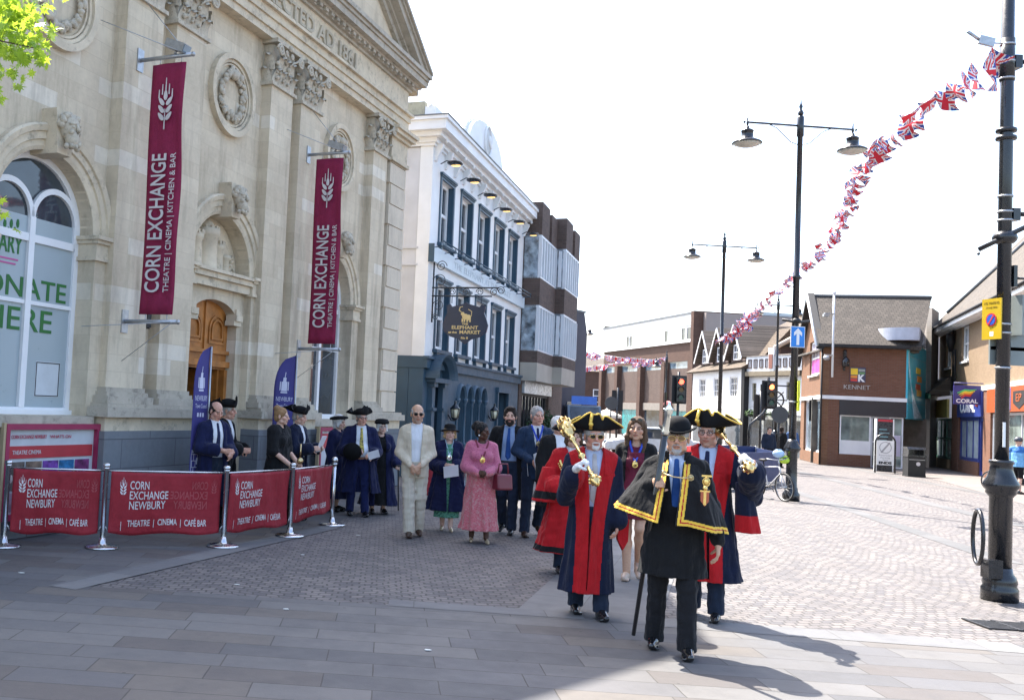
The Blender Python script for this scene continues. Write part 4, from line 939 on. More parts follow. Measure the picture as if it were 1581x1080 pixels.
kd = Matrix.Rotation(KG.rz-KN.rz, 2)
KE = 3.70
holes_wall(kn, 0, KE, 3.38, 5.95, [], M_DRKB)
m = MB(); m.box(-.03, KE, -.07, .34, 3.2, 3.38); m.build('string_course', M_WHITE, kn)
m = MB(); m.box(0, .78, 0, .35, 0, 3.2); m.build('pier', M_DRKB, kn); m = MB(); m.box(.78, 2.2, .02, .33, 0, .58); m.build('stall_riser', M_DRKB, kn)
m = MB(); m.box(.78, KE, -.03, .3, 2.46, 3.2); m.build('shop_fascia', plain('charcoal_fascia', (.022, .022, .026), .4), kn)
M_SHOPG = glass('shop_glass', (.20, .24, .22), .06, .5, .9)
window(kn, .84, 2.2, .58, 2.46, .12, 1, 1, .06, pane=M_SHOPG, name='shop_window'); window(kn, 2.2, 3.0, .02, 2.46, .12, 1, 2, .09, name='shop_door', frame=plain('grey_door_frame', (.45, .46, .47), .5)); window(kn, 3.0, 3.6, .02, 2.46, .12, 1, 1, .06, pane=M_SHOPG, name='shop_window')
m = MB(); m.box(.9, 2.14, .10, .115, .64, 1.25); m.build('window_poster', M_WHITE, kn)
m = MB(); m.box(3.05, 3.5, .09, .11, .6, 1.6); m.build('window_poster', plain('lilac_poster', (.55, .5, .6), .5), kn)
m = MB(); m.box(0, KE, 2.2, 2.3, 0, 3.3); m.box(0, KE+.6, .36, 6, 5.6, 5.68); m.build('interior', plain('shop_interior', (.10, .09, .075), .8, var=.6, scale=1.5), kn)
# roof: ridge parallel to the front
m = MB(); px_ = KG.o+KG.u*pk; r0 = Matrix.Rotation(-KN.rz, 2) @ (px_-KN.o)
v = [(-.25, -.35, 5.85), (KE+.5, -.35, 5.85), (KE+1.9, r0.y, 8.6), (r0.x-.15, r0.y, 8.6), (-.25, -.35, 5.7), (KE+.5, -.35, 5.7), (KE+1.9, r0.y+5, 5.7), (r0.x+1.2, r0.y+5, 5.7)]
m.add(v, [(0, 1, 2, 3), (0, 4, 5, 1), (3, 2, 6, 7), (0, 3, 7, 4), (1, 5, 6, 2), (4, 7, 6, 5)]); m.build('roof', tiles('weathered_tiles', (.05, .041, .033), (.088, .073, .06)), kn)
m = MB(); m.tube([(r0.x-.2, r0.y, 8.63), (KE+1.9, r0.y, 8.63)], .09, 6); m.build('ridge', M_LEAD, kn)
m = MB(); m.box(-.3, KE, -.5, -.36, 5.72, 5.86); m.tube([(-.05, -.08, 0), (-.05, -.08, 5.7)], .045, 6); m.build('gutter', M_BLACKM, kn)
lx, lz = 1.55, 4.42
m = MB(); m.box(lx-.34, lx+.34, -.05, 0, lz-.36, lz+.36); o = m.build('logo_panel', plain('logo_navy', (.05, .05, .10), .5), kn)
for nm, rc, col in (('logo_yellow', (lx-.31, lx+.0, lz+.0, lz+.31), (.80, .55, .03)), ('logo_red', (lx-.31, lx-.02, lz-.31, lz-.2), (.60, .05, .03)), ('logo_orange', (lx-.31, lx-.02, lz-.16, lz-.04), (.75, .25, .03)), ('logo_green', (lx+.03, lx+.31, lz+.03, lz+.14), (.12, .25, .10)), ('logo_grey', (lx+.03, lx+.31, lz+.17, lz+.28), (.3, .33, .3))):
    m = MB(); m.box(rc[0], rc[1], -.062, -.05, rc[2], rc[3]); m.build(nm, plain(nm, col, .5), o)
m = MB(); put_text(m, 'K', Matrix.Translation((lx+.17, -.056, lz-.31)) @ XZ, .32, .3, .01, .02); m.build('logo_letter', M_WHITE, o)
m = MB(); put_text(m, 'KENNET', Matrix.Translation((lx-.02, -.03, 3.72)) @ XZ, .21, 1.15, .05); m.build('name_lettering', plain('steel_letter', (.40, .38, .35), .4), kn)
m = MB(); m.tube([(.95, -.02, 5.6), (.95, -.35, 5.6), (.95, -.35, 5.2)], .025, 6); m.lathe([(.10, 0), (.17, .03), (.17, .3), (.08, .42), (.03, .5)], 8, (.95, -.35, 4.78)); m.box(.9, 1.0, -.05, 0, 4.6, 5.6); o = m.build('wall_lantern', M_BLACK); o.location = KN.loc(); o.rotation_euler = (0, 0, KN.rz); tag(o, 'black lantern on an iron bracket high on the red brick shopping centre wall', 'lantern')
# entrance: concrete tower, canopy, teal glass
et = thing('centre_entrance', 'pale concrete entrance tower with curved canopy and teal glass sign panel', 'building', KN.loc(), KN.rz)
M_PALEC = masonry('pale_cladding', (.27, .245, .22), (.31, .285, .255), (.21, .19, .17), 1.2, 1.0, .012, dirtamt=.15, bmp=.1, offset=0)
SH = Frame(G(1452, 721), (G(1530, 739)-G(1452, 721)).xy)
t0 = Matrix.Rotation(-KN.rz, 2) @ (SH.o-SH.u*1.6-KN.o)
kl = lambda p: Matrix.Rotation(-KN.rz, 2) @ (p.xy-KN.o)
T1, T2, T3, T4 = [kl(at(px_, 700, D_)) for px_, D_ in ((1427, 52.0), (1435, 51.6), (1446, 53.6), (1438, 54.2))]
m = MB(); m.xy([tuple(T1), tuple(T2), tuple(T3), tuple(T4)], 0, 8.3); m.build('tower', M_PALEC, et)
U1, U2 = kl(at(1400, 700, 54)), kl(at(1434, 700, 52.3)); m = MB(); m.xy([tuple(U1), tuple(U2), (U2.x+.8, U2.y+2.0), (U1.x+.8, U1.y+2)], 6.6, 8.1); m.build('upper_block', plain('cream_cladding', (.34, .30, .255), .7, var=.08), et)
cpx, cpy, cr_ = KE+.25, .8, 1.35
m = MB(); m.xy([(cpx+cr_*math.cos(q), cpy+cr_*math.sin(q)) for q in np.linspace(math.pi*.95, math.pi*1.52, 22)]+[tuple(T1), (T1.x-.1, T1.y+.8)], 6.15, 6.75); m.build('canopy', plain('canopy_metal', (.42, .44, .50), .4), et)
gd = T1-Vector((KE, -.05)); W_ = gd.length-.05; gf = bpy.data.objects.new('glass_front', None); C.objects.link(gf); gf.parent = et; gf.location = (KE, -.05, 0); gf.rotation_euler = (0, 0, math.atan2(gd.y, gd.x)); x0_, x1_ = 0.02, W_
m = MB(); m.box(x0_, x1_, -.02, .06, 2.42, 6.1); m.build('glass_sign', plain('teal_glass', (.06, .42, .52), .35, var=.12, scale=.6), gf)
m = MB(); m.xz([(x0_+.02, 5.6)]+[(x0_+.08+W_*.8*(q**2.4), 5.6-3.1*q) for q in np.linspace(0, 1, 14)]+[(x0_+W_*.35, 2.45), (x0_+W_*.2, 3.6)], -.035, -.02); m.build('white_swoosh', plain('pale_blue_swoosh', (.62, .80, .85), .3), gf)
for k, (z_, c_) in enumerate(((4.7, (.80, .55, .05)), (4.3, (.75, .28, .04)), (3.9, (.6, .12, .05)), (3.6, (.75, .4, .05)))):
    m = MB(); m.box(x0_+W_*(.42+.06*(k % 2)), x0_+W_*(.66+.06*(k % 2)), -.04, -.02, z_, z_+.3); m.build('glass_logo', plain('glass_logo_%d' % k, c_, .4), gf)
for z_ in (3.2, 4.4, 5.4): m = MB(); m.box(x0_, x1_, -.025, -.015, z_, z_+.02); m.build('panel_joint', M_GALV, gf)
m = MB(); m.box(KE, T1.x-.1, T1.y-.6, T1.y-.5, 0, 2.5); m.build('passage', plain('passage_wall', (.24, .19, .15), .8, var=.3), et)
# ---------------- row of brick shops on the right
sh_ = thing('shop_row', 'buff brick two storey shop row with tiled roof and coloured shop fronts', 'building', SH.loc(), SH.rz)
SX1 = 24.0
holes_wall(sh_, -.9, SX1, 3.95, 7.2, [(1.15, 2.45, 5.2, 7.0), (5.3, 6.9, 5.3, 7.0), (15.5, 17.2, 5.3, 7.0)], M_BUFF)
for a, b in ((1.15, 2.45), (5.3, 6.9), (15.5, 17.2)): window(sh_, a, b, 5.2 if a < 2 else 5.3, 7.0, .1, 2, 2, .1, sill=M_WHITE, pane=M_GLASSL)
m = MB(); m.yz([(-.55, 7.2), (-.55, 7.32), (4.4, 13.2), (9.4, 7.2)], -1.0, SX1); m.build('roof', tiles('buff_tiles', (.068, .054, .040), (.105, .084, .062)), sh_)
m = MB(); m.box(-1.6, SX1, -.62, -.50, 7.02, 7.30); m.box(-1.6, SX1, -.5, .1, 7.0, 7.06); m.build('eaves_board', M_WHITE, sh_)
m = MB(); m.tube([(-1.6, -.68, 7.26), (SX1, -.68, 7.26)], .07, 6); m.tube([(3.6, -.1, 7.2), (3.6, -.1, 3.9)], .05, 6); m.tube([(4.2, -.1, 6.0), (4.2, -.1, 3.9)], .05, 6); m.lathe([(.08, 0), (.2, .5), (.2, .9)], 8, (3.6, -.2, 5.9)); m.build('gutter', M_BLACKM, sh_)
m = MB(); m.tube([(.6, .1, 8.2), (4.5, 3.2, 11.85)], .10, 5); m.build('valley', M_LEAD, sh_)
m = MB(); m.box(3.0, SX1, -.1, .3, 3.76, 3.96); m.build('string_course', M_WHITE, sh_)
for a, b in ((3.3, 5.0), (10.6, 12.0), (21.5, 23.5)): m = MB(); m.box(a, b, -.06, .4, 0, 3.76); m.build('pier', M_DRKB, sh_)
m = MB(); m.yz([(.0, 3.75), (-1.0, 3.75), (-1.0, 3.85), (0, 4.75)], -2.6, 3.0); m.build('lean_to_roof', MATS['buff_tiles'], sh_)
m = MB(); m.box(-2.6, 3.0, -1.04, -.95, 3.55, 3.80); m.build('green_gutter', plain('green_paint', (.035, .14, .07), .5), sh_)
m = MB(); m.box(-1.7, 3.2, -.25, -.15, 2.6, 3.55); m.build('yellow_fascia', plain('yellow_fascia', (.42, .33, .09), .5), sh_)
M_DGRN = plain('dark_green_frame', (.02, .10, .06), .4)
w_ = window(sh_, -1.6, 3.2, .5, 2.6, .0, 3, 2, .12, frame=M_DGRN, pane=M_SHOPG, name='shop_window')
m = MB(); m.box(-1.6, 3.2, -.05, .2, 0, .5); m.build('stall_riser', M_BUFF, sh_)
M_CB = plain('betting_blue', (.022, .04, .20), .4)
m = MB(); m.box(5.0, 10.6, -.12, .0, 2.62, 3.72); cb = m.build('blue_fascia', M_CB, sh_)
m = MB(); put_text(m, 'CORAL', Matrix.Translation((7.5, -.125, 2.85)) @ XZ, .60, 3.4, .02, .02); m.build('fascia_lettering', M_WHITE2, cb)
m = MB()
for k, x in enumerate((9.55, 9.7)): m.tube([(x, -.14, 3.1), (x+.2, -.14, 3.3), (x+.5, -.14, 3.35)], .05, 5)
m.build('orange_stripes', plain('stripe_orange', (.75, .12, .04), .5), cb)
window(sh_, 5.0, 9.3, .6, 2.62, .06, 3, 1, .16, frame=M_CB, pane=glass('pale_blue_glass', (.42, .52, .58), .1, .2), name='shop_window')
m = MB(); m.box(5.0, 9.3, 0, .2, 0, .6); m.build('stall_riser', M_DRKB, sh_)
window(sh_, 9.3, 10.6, .02, 2.62, .1, 1, 1, .2, frame=M_CB, name='shop_door')
m = MB(); m.box(12.0, 21.5, -.2, .0, 2.78, 3.75); ob = m.build('orange_fascia', plain('orange_fascia', (.34, .065, .012), .5), sh_)
m = MB(); m.box(14.3, 16.2, -.22, -.2, 2.85, 3.7); m.build('lilac_panel', plain('lilac_panel', (.30, .22, .50), .5), ob)
m = MB(); put_text(m, 'top!', Matrix.Translation((15.3, -.225, 3.05)) @ XZ, .40, 1.5, .01, .02); m.build('fascia_lettering', M_WHITE2, ob)
m = MB(); m.xz([(16.6, 3.55), (18.4, 3.55), (18.4, 3.1), (17.5, 2.86), (16.6, 3.1)], -.215, -.2); bd = m.build('black_badge', M_BLACKM, ob)
m = MB(); put_text(m, 'EP', Matrix.Translation((17.5, -.225, 3.15)) @ XZ, .3, .8, .01); m.build('badge_lettering', plain('orange_letter', (.40, .09, .02), .5), bd)
m = MB(); m.box(13.4, 14.6, -.1, .02, 2.6, 2.76); m.build('red_strip', plain('red_strip', (.5, .03, .02), .5), ob)
window(sh_, 12.0, 21.5, .3, 2.76, .06, 4, 1, .1, frame=M_ALU, pane=M_SHOPG, name='shop_window')
m = MB(); m.box(-.9, SX1, 2.0, 2.1, 0, 7); m.build('interior', MATS['shop_interior'], sh_)
cs = thing('projecting_sign', 'blue square betting shop sign lettered CORAL projecting from the brick wall', 'sign', SH.loc(10.3, -.02, 3.55), SH.rz)
m = MB(); m.box(-.05, .05, -1.12, -.10, -.42, .42); m.tube([(0, 0, .52), (0, -1.1, .52), (0, -1.1, .4)], .025, 6); m.build('sign_box', plain('sign_navy', (.03, .025, .16), .4), cs)
m = MB(); M2 = Matrix(((0, 0, 1, .056), (1, 0, 0, -.61), (0, 1, 0, -.35), (0, 0, 0, 1))); put_text(m, 'CORAL', M2, .17, .82, .01, .006); m.build('sign_lettering', M_WHITE2, cs)
for k, (c_, z_) in enumerate((((.10, .45, .12), .18), ((.80, .60, .05), .06), ((.80, .30, .03), -.06), ((.65, .04, .04), -.2))):
    m = MB(); m.tube([(.05, -.98+.05*k, z_*.6-.04), (.05, -.7, z_*.6+.1), (.05, -.5, z_*.6+.08), (.05, -.26-.06*k, z_*.6+.14)], [.02, .045, .045, .015], 6); m.build('sign_stripe', plain('stripe_%d' % k, c_, .5), cs)
# street behind the viewer's right and far distance: plain house backs that close the view
for nm, lab, px, D, w0, h, dpt, mat in (('far_building', 'distant brown building glimpsed beyond the brick store at the end of the street', 884, 130, 14, 7.5, 8, M_BRK),):
    f_ = facing(px-20, D, px+60, D); t = thing(nm, lab, 'building', f_.loc(), f_.rz); m = MB(); m.box(0, w0, 0, dpt, 0, h); m.build('wall', mat, t); m = MB(); m.yz([(-.3, h), (dpt/2, h+2), (dpt+.3, h)], -.3, w0+.3); m.build('roof', M_TILED, t)
    for i in range(4): window(t, 1+i*3.2, 2.6+i*3.2, 3.5, 5.2, -.06, 2, 2, .1)
# ================================================================ street furniture
def yaw_to(v): return math.atan2(v[1], v[0])
# ---------------- cafe barrier
M_RED_C = cloth('barrier_red', (.28, .020, .030), .65, .12, 120, 0, 6.0)
M_GHOST = plain('ghost_print', (.36, .055, .065), .6); M_PRINT = plain('white_print', (.62, .58, .58), .6)
def post(loc, label, ball=False):
    t = thing('barrier_post', label, 'post', loc, 0, 'cafe barrier posts')
    m = MB(); m.lathe([(.03, .02), (.03, .92), (.036, .925), (.036, .95)] if not ball else [(.028, .02), (.028, .93)], 14); m.build('pole', M_CHROME, t)
    m = MB()
    if ball: m.ball((0, 0, .975), .05, 14); m.lathe([(.04, .9), (.04, .93)], 12)
    else: m.lathe([(.04, .95), (.044, .965), (.04, .985), (.02, .995)], 14)
    m.build('cap', M_CHROME, t)
    m = MB(); m.lathe([(.20, 0), (.20, .015), (.17, .028), (.06, .04), (.045, .06), (.034, .12)], 26); m.build('base', M_CHROME, t); return t
BP = [G(5, 843), G(157, 845), G(344, 843), G(447, 827), G(512, 810)]
PL = ['steel barrier post at the far left end of the red screens', 'steel barrier post between the first and second red screens', 'steel barrier post between the second and third red screens', 'steel barrier post between the third and fourth red screens', 'steel barrier post with a ball top at the end of the red screens']
for i, p in enumerate(BP): post((p.x, p.y, 0), PL[i], i == 4)
def screen(a, b, label, txt=True, ghost=False, zt=.90, zb=.16, sag=.05, twist=0.0, group='cafe barrier screens'):
    a, b = Vector((a[0], a[1])), Vector((b[0], b[1])); L = (b-a).length; rz = yaw_to(b-a)
    t = thing('barrier_screen', label, 'barrier', (a.x, a.y, 0), rz, group)
    x0, x1 = .06, L-.06; nx, nz = 36, 18
    def pt(u, v, o=0.0):                      # u along, v up : the hanging cloth
        bx = 4*u*(1-u); zl = zb-sag*(bx-.6)*.6-.02*math.sin(u*9)+twist*u*.5; z = zl+(zt-.012*bx-zl)*v
        y = .03*math.sin(u*7+v*2)*(1-v)+.018*math.sin(u*3.1-v*3)+.006*math.sin(u*23+v*5)
        return (x0+(x1-x0)*u, y-o, z)
    v = [pt(i/nx, j/nz) for j in range(nz+1) for i in range(nx+1)]; k = nx+1
    m = MB(); m.add(v, [(j*k+i, j*k+i+1, (j+1)*k+i+1, (j+1)*k+i) for j in range(nz) for i in range(nx)], True)
    o = m.build('cloth', M_RED_C, t, False); md = o.modifiers.new('thick', 'SOLIDIFY'); md.thickness = .006; md.offset = 1
    m = MB(); m.tube([(.02, 0, zt+.005), (L-.02, 0, zt+.005)], .012, 6); m.tube([(.02, 0, zb+.10), (.055, 0, zb+.04)], .006, 5); m.tube([(L-.02, 0, zb+.10), (L-.055, 0, zb+.04)], .006, 5); m.build('rail', M_CHROME, t)
    if txt:
        def wrap(mb): mb.v = [pt(p[0], p[1], .009+p[2]) for p in mb.v]; return mb
        W = x1-x0; Hh = zt-zb
        m = MB()
        def line(txt_, u0, u1, v0, h, mir=False, mm=None):
            me = text_mesh(txt_, h/.7, .001, 'LEFT', .0012 if h > .05 else .0); a_, b_ = text_w(me); s_ = (u1-u0)/(b_-a_)
            vs = [(((u1-(q.co.x-a_)*s_) if mir else (u0+(q.co.x-a_)*s_)), v0+q.co.y/Hh, .0005 if q.co.z > 0 else 0) for q in me.vertices]
            (mm or m).add(vs, [tuple(p.vertices) for p in me.polygons], False); bpy.data.meshes.remove(me)
        k_ = .92/W if W < 1.0 else 1.0
        line('CORN', .17, .335, .735, .095); line('EXCHANGE', .17, .51, .575, .095); line('NEWBURY', .17, .49, .415, .095)
        line('THEATRE  |  CINEMA  |  CAFÉ BAR', .165, .88, .14, .075)
        wheat(m, lambda a_, b_, q: (.11+a_*.105/W, .68+b_*.105/Hh, .0005*q), .95, 5.2); wrap(m); m.build('white_print', M_PRINT, t, False)
        if ghost:
            g_ = MB(); line('CORN', .73, .875, .735, .095, True, g_); line('EXCHANGE', .53, .875, .575, .095, True, g_); line('NEWBURY', .56, .875, .415, .095, True, g_)
            wheat(g_, lambda a_, b_, q: (.935+a_*.10/W, .70+b_*.10/Hh, .0005*q), .9, .3); wrap(g_); g_.build('show_through', M_GHOST, t, False)
    return t
screen(BP[0], BP[1], 'red cafe screen lettered in white, leftmost, in front of the notice board', ghost=True)
screen(BP[1], BP[2], 'widest red cafe screen lettered in white, standing in front of the doorway', ghost=True)
screen(BP[2], BP[3], 'red cafe screen turning away from the viewer toward the narrow end screen', ghost=False)
screen(BP[3], BP[4], 'narrow red cafe screen ending at the ball topped post', zt=.90, twist=.14)
fa, fb = G(637, 776), G(716, 776)
screen(fa, fb, 'faraway red cafe screen standing by the blue pub behind the walking people', False); post((fa.x, fa.y, 0), 'steel barrier post at the near end of the faraway red screen'); post((fb.x, fb.y, 0), 'steel barrier post at the far end of the faraway red screen')
# ---------------- notice boards
M_FRAMEM = plain('magenta_frame', (.30, .02, .075), .45)
def notice(x0, x1, z0, z1, y, label, big=True):
    t = thing('notice_board', label, 'notice board', CE.loc(x0, y, 0), CE.rz); W = x1-x0
    m = MB(); panel(m, [rect(.04, W-.04, z0, z1), rect(.10, W-.10, z0+.07, z1-.07)], -.06, .0); m.build('frame', M_FRAMEM, t)
    m = MB(); m.box(.05, W-.05, .001, .02, z0+.01, z1-.01); m.build('backing', plain('pale_board', (.50, .52, .54), .6), t)
    for q in (0, W-.045): m = MB(); m.box(q, q+.045, -.05, .01, 0, z1+.01); m.build('wooden_upright', plain('pale_wood', (.42, .32, .19), .6), t)
    if big:
        m = MB(); m.box(.13, W-.13, -.012, 0, z1-.42, z1-.27); m.build('red_strip', plain('poster_red', (.42, .03, .04), .5), t)
        m = MB(); put_text(m, 'CORN EXCHANGE NEWBURY', Matrix.Translation((.48, -.014, z1-.18)) @ XZ, .045, .62, .004); put_text(m, "WHAT'S ON", Matrix.Translation((1.05, -.014, z1-.18)) @ XZ, .04, .4, .004); m.build('heading', plain('poster_pink', (.45, .06, .10), .5), t)
        m = MB(); put_text(m, 'THEATRE CINEMA', Matrix.Translation((.45, -.016, z1-.37)) @ XZ, .05, .5, .004); m.build('strip_lettering', M_PRINT, t)
        cols = [(.10, .08, .07), (.16, .11, .08), (.16, .05, .30), (.02, .14, .30), (.16, .03, .12)]; w_ = (W-.30)/5
        for k, c_ in enumerate(cols):
            m = MB(); m.box(.15+k*w_, .15+(k+1)*w_-.03, -.012, 0, z1-.80, z1-.46); q = m.build('picture', plain('picture_%d' % k, c_, .4, var=.8, scale=9), t)
            m = MB()
            for j in range(3): m.ball((.15+k*w_+.05+.07*j, -.012, z1-.66-.02*(j % 2)), .035, 8, (1, .1, 1.5))
            m.build('picture_figure', plain('picture_light_%d' % k, tuple(min(1, v_*3+.12) for v_ in c_), .5), q)
        m = MB(); m.box(.15, W-.15, -.012, 0, z0+.1, z1-.83); m.build('lower_posters', plain('poster_mix', (.30, .2, .25), .5, var=.7, scale=4), t)
    else:
        m = MB(); m.box(.12, W-.12, -.012, 0, z1-.4, z1-.12); m.build('red_poster', plain('poster_red2', (.45, .05, .06), .5, var=.4), t)
    return t
nx0, nx1 = CE.px(2, 655, -.01)[0], CE.px(153, 657, -.01)[0]
notice(nx0, nx1, .25, 1.40, -.01, 'magenta framed notice board of show posters in front of the tall window')
nx0, nx1 = CE.px(490, 660, -.30)[0], CE.px(520, 660, -.30)[0]
notice(nx0, nx1, .2, 1.36, -.30, 'smaller red notice board below the right hand window, half hidden by the robed group', False)
# ---------------- feather flags
M_FLAG = plain('violet_flag', (.042, .036, .18), .7, var=.15, scale=2); M_FLAGP = plain('flag_print', (.55, .55, .66), .7)
def feather(px, pyb, D, ztop, W, rz, label):
    p = at(px, pyb, D); t = thing('feather_flag', label, 'flag', (p.x, p.y, 0), rz, 'council feather flags')
    H_ = ztop; n = 30
    def edge(q): return W*math.sqrt(max(0, 1-max(0, (q-.72)/.28)**2.4))
    def pt(u, q, o=0): x = -.03-edge(q)*(1-u); return (x, .02*math.sin(q*7+u*2)*u-o, .30+(H_-.30)*q)
    v = [pt(i/8, j/n) for j in range(n+1) for i in range(9)]; m = MB(); m.add(v, [(j*9+i, j*9+i+1, (j+1)*9+i+1, (j+1)*9+i) for j in range(n) for i in range(8)], True)
    o = m.build('flag_cloth', M_FLAG, t, False); md = o.modifiers.new('thick', 'SOLIDIFY'); md.thickness = .004; md.offset = 1
    m = MB(); m.tube([(.0, 0, 0), (-.01, 0, H_*.6), (-.02, 0, H_*1.0)], .014, 6); m.build('pole', M_GALV, t)
    m = MB(); m.tube([(-.3, 0, .02), (.3, 0, .02)], .02, 6); m.tube([(0, -.3, .02), (0, .3, .02)], .02, 6); m.build('foot', M_BLACKM, t)
    m = MB()
    def wrap(): m.v = [pt(p_[0], p_[1], .006+p_[2]) for p_ in m.v]
    def line(txt, u0, u1, q0, h):
        me = text_mesh(txt, h/.7, .001, 'LEFT', .0); a_, b_ = text_w(me); s_ = (u1-u0)/(b_-a_)
        m.add([(u0+(w__.co.x-a_)*s_, q0+w__.co.y/(H_-.3), .0005 if w__.co.z > 0 else 0) for w__ in me.vertices], [tuple(f.vertices) for f in me.polygons], False); bpy.data.meshes.remove(me)
    line('NEWBURY', .12, .93, .655, .075); line('Town Council', .15, .90, .61, .06)
    def bx(u0, u1, q0, q1): m.add([(u0, q0, 0), (u1, q0, 0), (u1, q1, 0), (u0, q1, 0)], [(0, 1, 2, 3)], False)
    # crest: shield, helm and supporters
    bx(.34, .62, .73, .80); bx(.40, .56, .80, .83); bx(.26, .31, .735, .80); bx(.65, .70, .735, .80); bx(.46, .5, .83, .87); bx(.32, .64, .715, .725)
    for k in range(3): bx(.28+.16*k, .38+.16*k, .555, .58)
    # tower of masonry drawn in white line
    for k in range(9): bx(.06, .94, .0+.04*k, .004+.04*k)
    for k in range(8):
        for j in range(4): u = .10+.24*j+(.12 if k % 2 else 0); bx(u, u+.03, .04*k, .04+.04*k)
    bx(.06, .09, 0, .33); bx(.91, .94, 0, .33); bx(.40, .60, .10, .22); bx(.40, .60, .26, .30)
    for j in range(4): bx(.08+.24*j, .20+.24*j, .33, .35)
    bx(.30, .70, .36, .37); bx(.47, .53, .37, .44); bx(.35, .40, .35, .40); bx(.60, .65, .35, .40)
    wrap(); m.build('flag_print', M_FLAGP, t, False); return t
feather(318, 720, 14.2, 2.55, .30, R(52), 'violet feather flag seen almost edge on in front of the wooden door')
feather(452, 712, 17.2, 2.62, .36, R(10), 'violet feather flag leaning by the pilaster right of the doorway')

# ---------------- lamp posts
def lantern_mesh(t, x, z, s=1.0):
    m = MB(); c = (x, 0, 0); f = lambda L: [(r*s, z+h*s) for r, h in L]
    m.lathe(f([(.36, -.02), (.34, .02), (.20, .09), (.15, .12), (.14, .28), (.16, .29), (.12, .33), (.05, .36), (.04, .42)]), 18, c); m.lathe(f([(.015, .42), (.035, .50), (.012, .58), (.002, .70)]), 8, c); m.build('lantern_hood', M_BLACK, t)
    m = MB(); m.lathe(f([(.34, -.021), (.28, -.06), (.16, -.10), (.03, -.12)]), 16, c); m.build('lantern_bowl', plain('lamp_bowl', (.52, .50, .42), .25), t)
def lamp_post(loc, rz, label, top=9.9, arm=1.39, base=True, lantern=True, group='twin lantern lamp posts', arms=(-1, 1)):
    t = thing('lamp_post', label, 'lamp post', loc, rz, group)
    m = MB(); m.lathe([(.20, 0), (.20, .16), (.155, .22), (.15, .30), (.13, .34), (.125, 1.15), (.14, 1.18), (.20, 1.26), (.19, 1.30), (.13, 1.42), (.10, 1.50)], 18); m.build('post_base', M_BLACK, t)
    m = MB(); m.lathe([(.085, 1.5), (.075, top*.55), (.095, top*.55+.02), (.095, top*.55+.07), (.07, top*.55+.1), (.062, top-.9), (.085, top-.88), (.085, top-.4), (.05, top-.36)], 14); m.build('post', M_BLACK, t)
    m = MB(); m.lathe([(.05, top-.36), (.075, top-.30), (.05, top-.24), (.025, top-.2), (.05, top-.13), (.02, top-.06), (.003, top+.12)], 10); m.build('finial', M_BLACK, t)
    za = top-.62; m = MB()
    for sx in arms:
        m.tube([(0, 0, za), (sx*arm, 0, za)], .028, 6); m.tube([(sx*(arm-.02), 0, za-.1), (sx*(arm-.02), 0, za+.16)], .02, 6); m.ball((sx*(arm+.06), 0, za), .035, 6)
        m.tube([(0, 0, za-.5), (sx*.25, 0, za-.42), (sx*.6, 0, za-.1), (sx*.8, 0, za-.02)], .012, 5)
    m.build('arm', M_BLACK, t)
    for sx in arms: lantern_mesh(t, sx*(arm-.02), za-.52)
    return t
l1 = G(1221, 772); lp1 = lamp_post((l1.x, l1.y, 0), R(4), 'nearer tall twin lantern lamp post carrying the blue one way sign, bicycle at its foot', 9.95)
l2 = at(1109, 700, 41.8); lamp_post((l2.x, l2.y, 0), R(2), 'twin lantern lamp post farther off, rising in front of the dormer house', 9.85)
l3 = at(1196, 690, 58); lamp_post((l3.x, l3.y, 0), R(2), 'small faraway twin lantern lamp post overlapping the nearer post, by the timbered inn', 9.4, 1.25)
l4 = at(880, 660, 78); lamp_post((l4.x, l4.y, 0), R(2), 'faraway lamp post with one lantern in front of the dark slate building', 9.3, 1.3, arms=(1,))
l5 = at(1026, 660, 70); lamp_post((l5.x, l5.y, 0), R(2), 'faraway lamp post with one lantern in front of the brick store', 6.6, .75, arms=(-1,))
# tall post close on the right
PN = G(1543, 925); tp = thing('tall_post', 'tall black cast iron lighting column close by on the right with a cycle hoop', 'lamp post', (PN.x, PN.y, 0), 0)
m = MB(); m.lathe([(.185, 0), (.185, .13), (.165, .16), (.175, .20), (.16, .26), (.13, .30), (.12, .36)], 24); m.lathe([(.115, .36), (.115, 1.15), (.13, 1.17), (.155, 1.20), (.15, 1.23), (.185, 1.27), (.18, 1.31), (.14, 1.38), (.115, 1.46), (.11, 1.52), (.125, 1.54), (.12, 1.57)], 24); m.build('post_base', M_BLACK, tp)
m = MB(); m.lathe([(.072, 1.57), (.070, 5.1), (.064, 9.0)], 18); m.build('post', M_BLACK, tp)
m = MB()
for z in (5.28, 5.37): m.lathe([(.068, z-.03), (.105, z-.02), (.11, z), (.105, z+.02), (.068, z+.03)], 18)
m.lathe([(.078, 5.95), (.078, 6.45)], 16); m.build('collar', M_BLACK, tp)
m = MB()
for z in (3.02, 3.12, 2.62, 4.32, 4.42, 4.60, 6.38, 6.18, 5.98): m.lathe([(.072, z-.012), (.082, z-.01), (.082, z+.01), (.072, z+.012)], 16)
m.build('clamp_band', M_GALV, tp)
hc = Vector((-.27, -.10, .70)); m = MB(); m.tube([(hc.x-.06*math.cos(q)-.05, hc.y-.18*math.cos(q), hc.z+.30*math.sin(q)) for q in np.linspace(0, 2*math.pi, 33)[:-1]], .022, 8, True)
m.box(-.26, -.10, -.20, -.06, .26, .46); m.build('cycle_hoop', M_BLACK, tp)
m = MB(); m.ball((0, 0, 4.12), .13, 14, (1, 1, .7)); m.tube([(-.26, .06, 3.98), (0, -.06, 4.14), (.45, -.3, 4.42), (.9, -.5, 4.6)], .028, 8); m.ball((-.26, .06, 3.93), .02, 6); m.build('banner_arm', M_BLACK, tp)
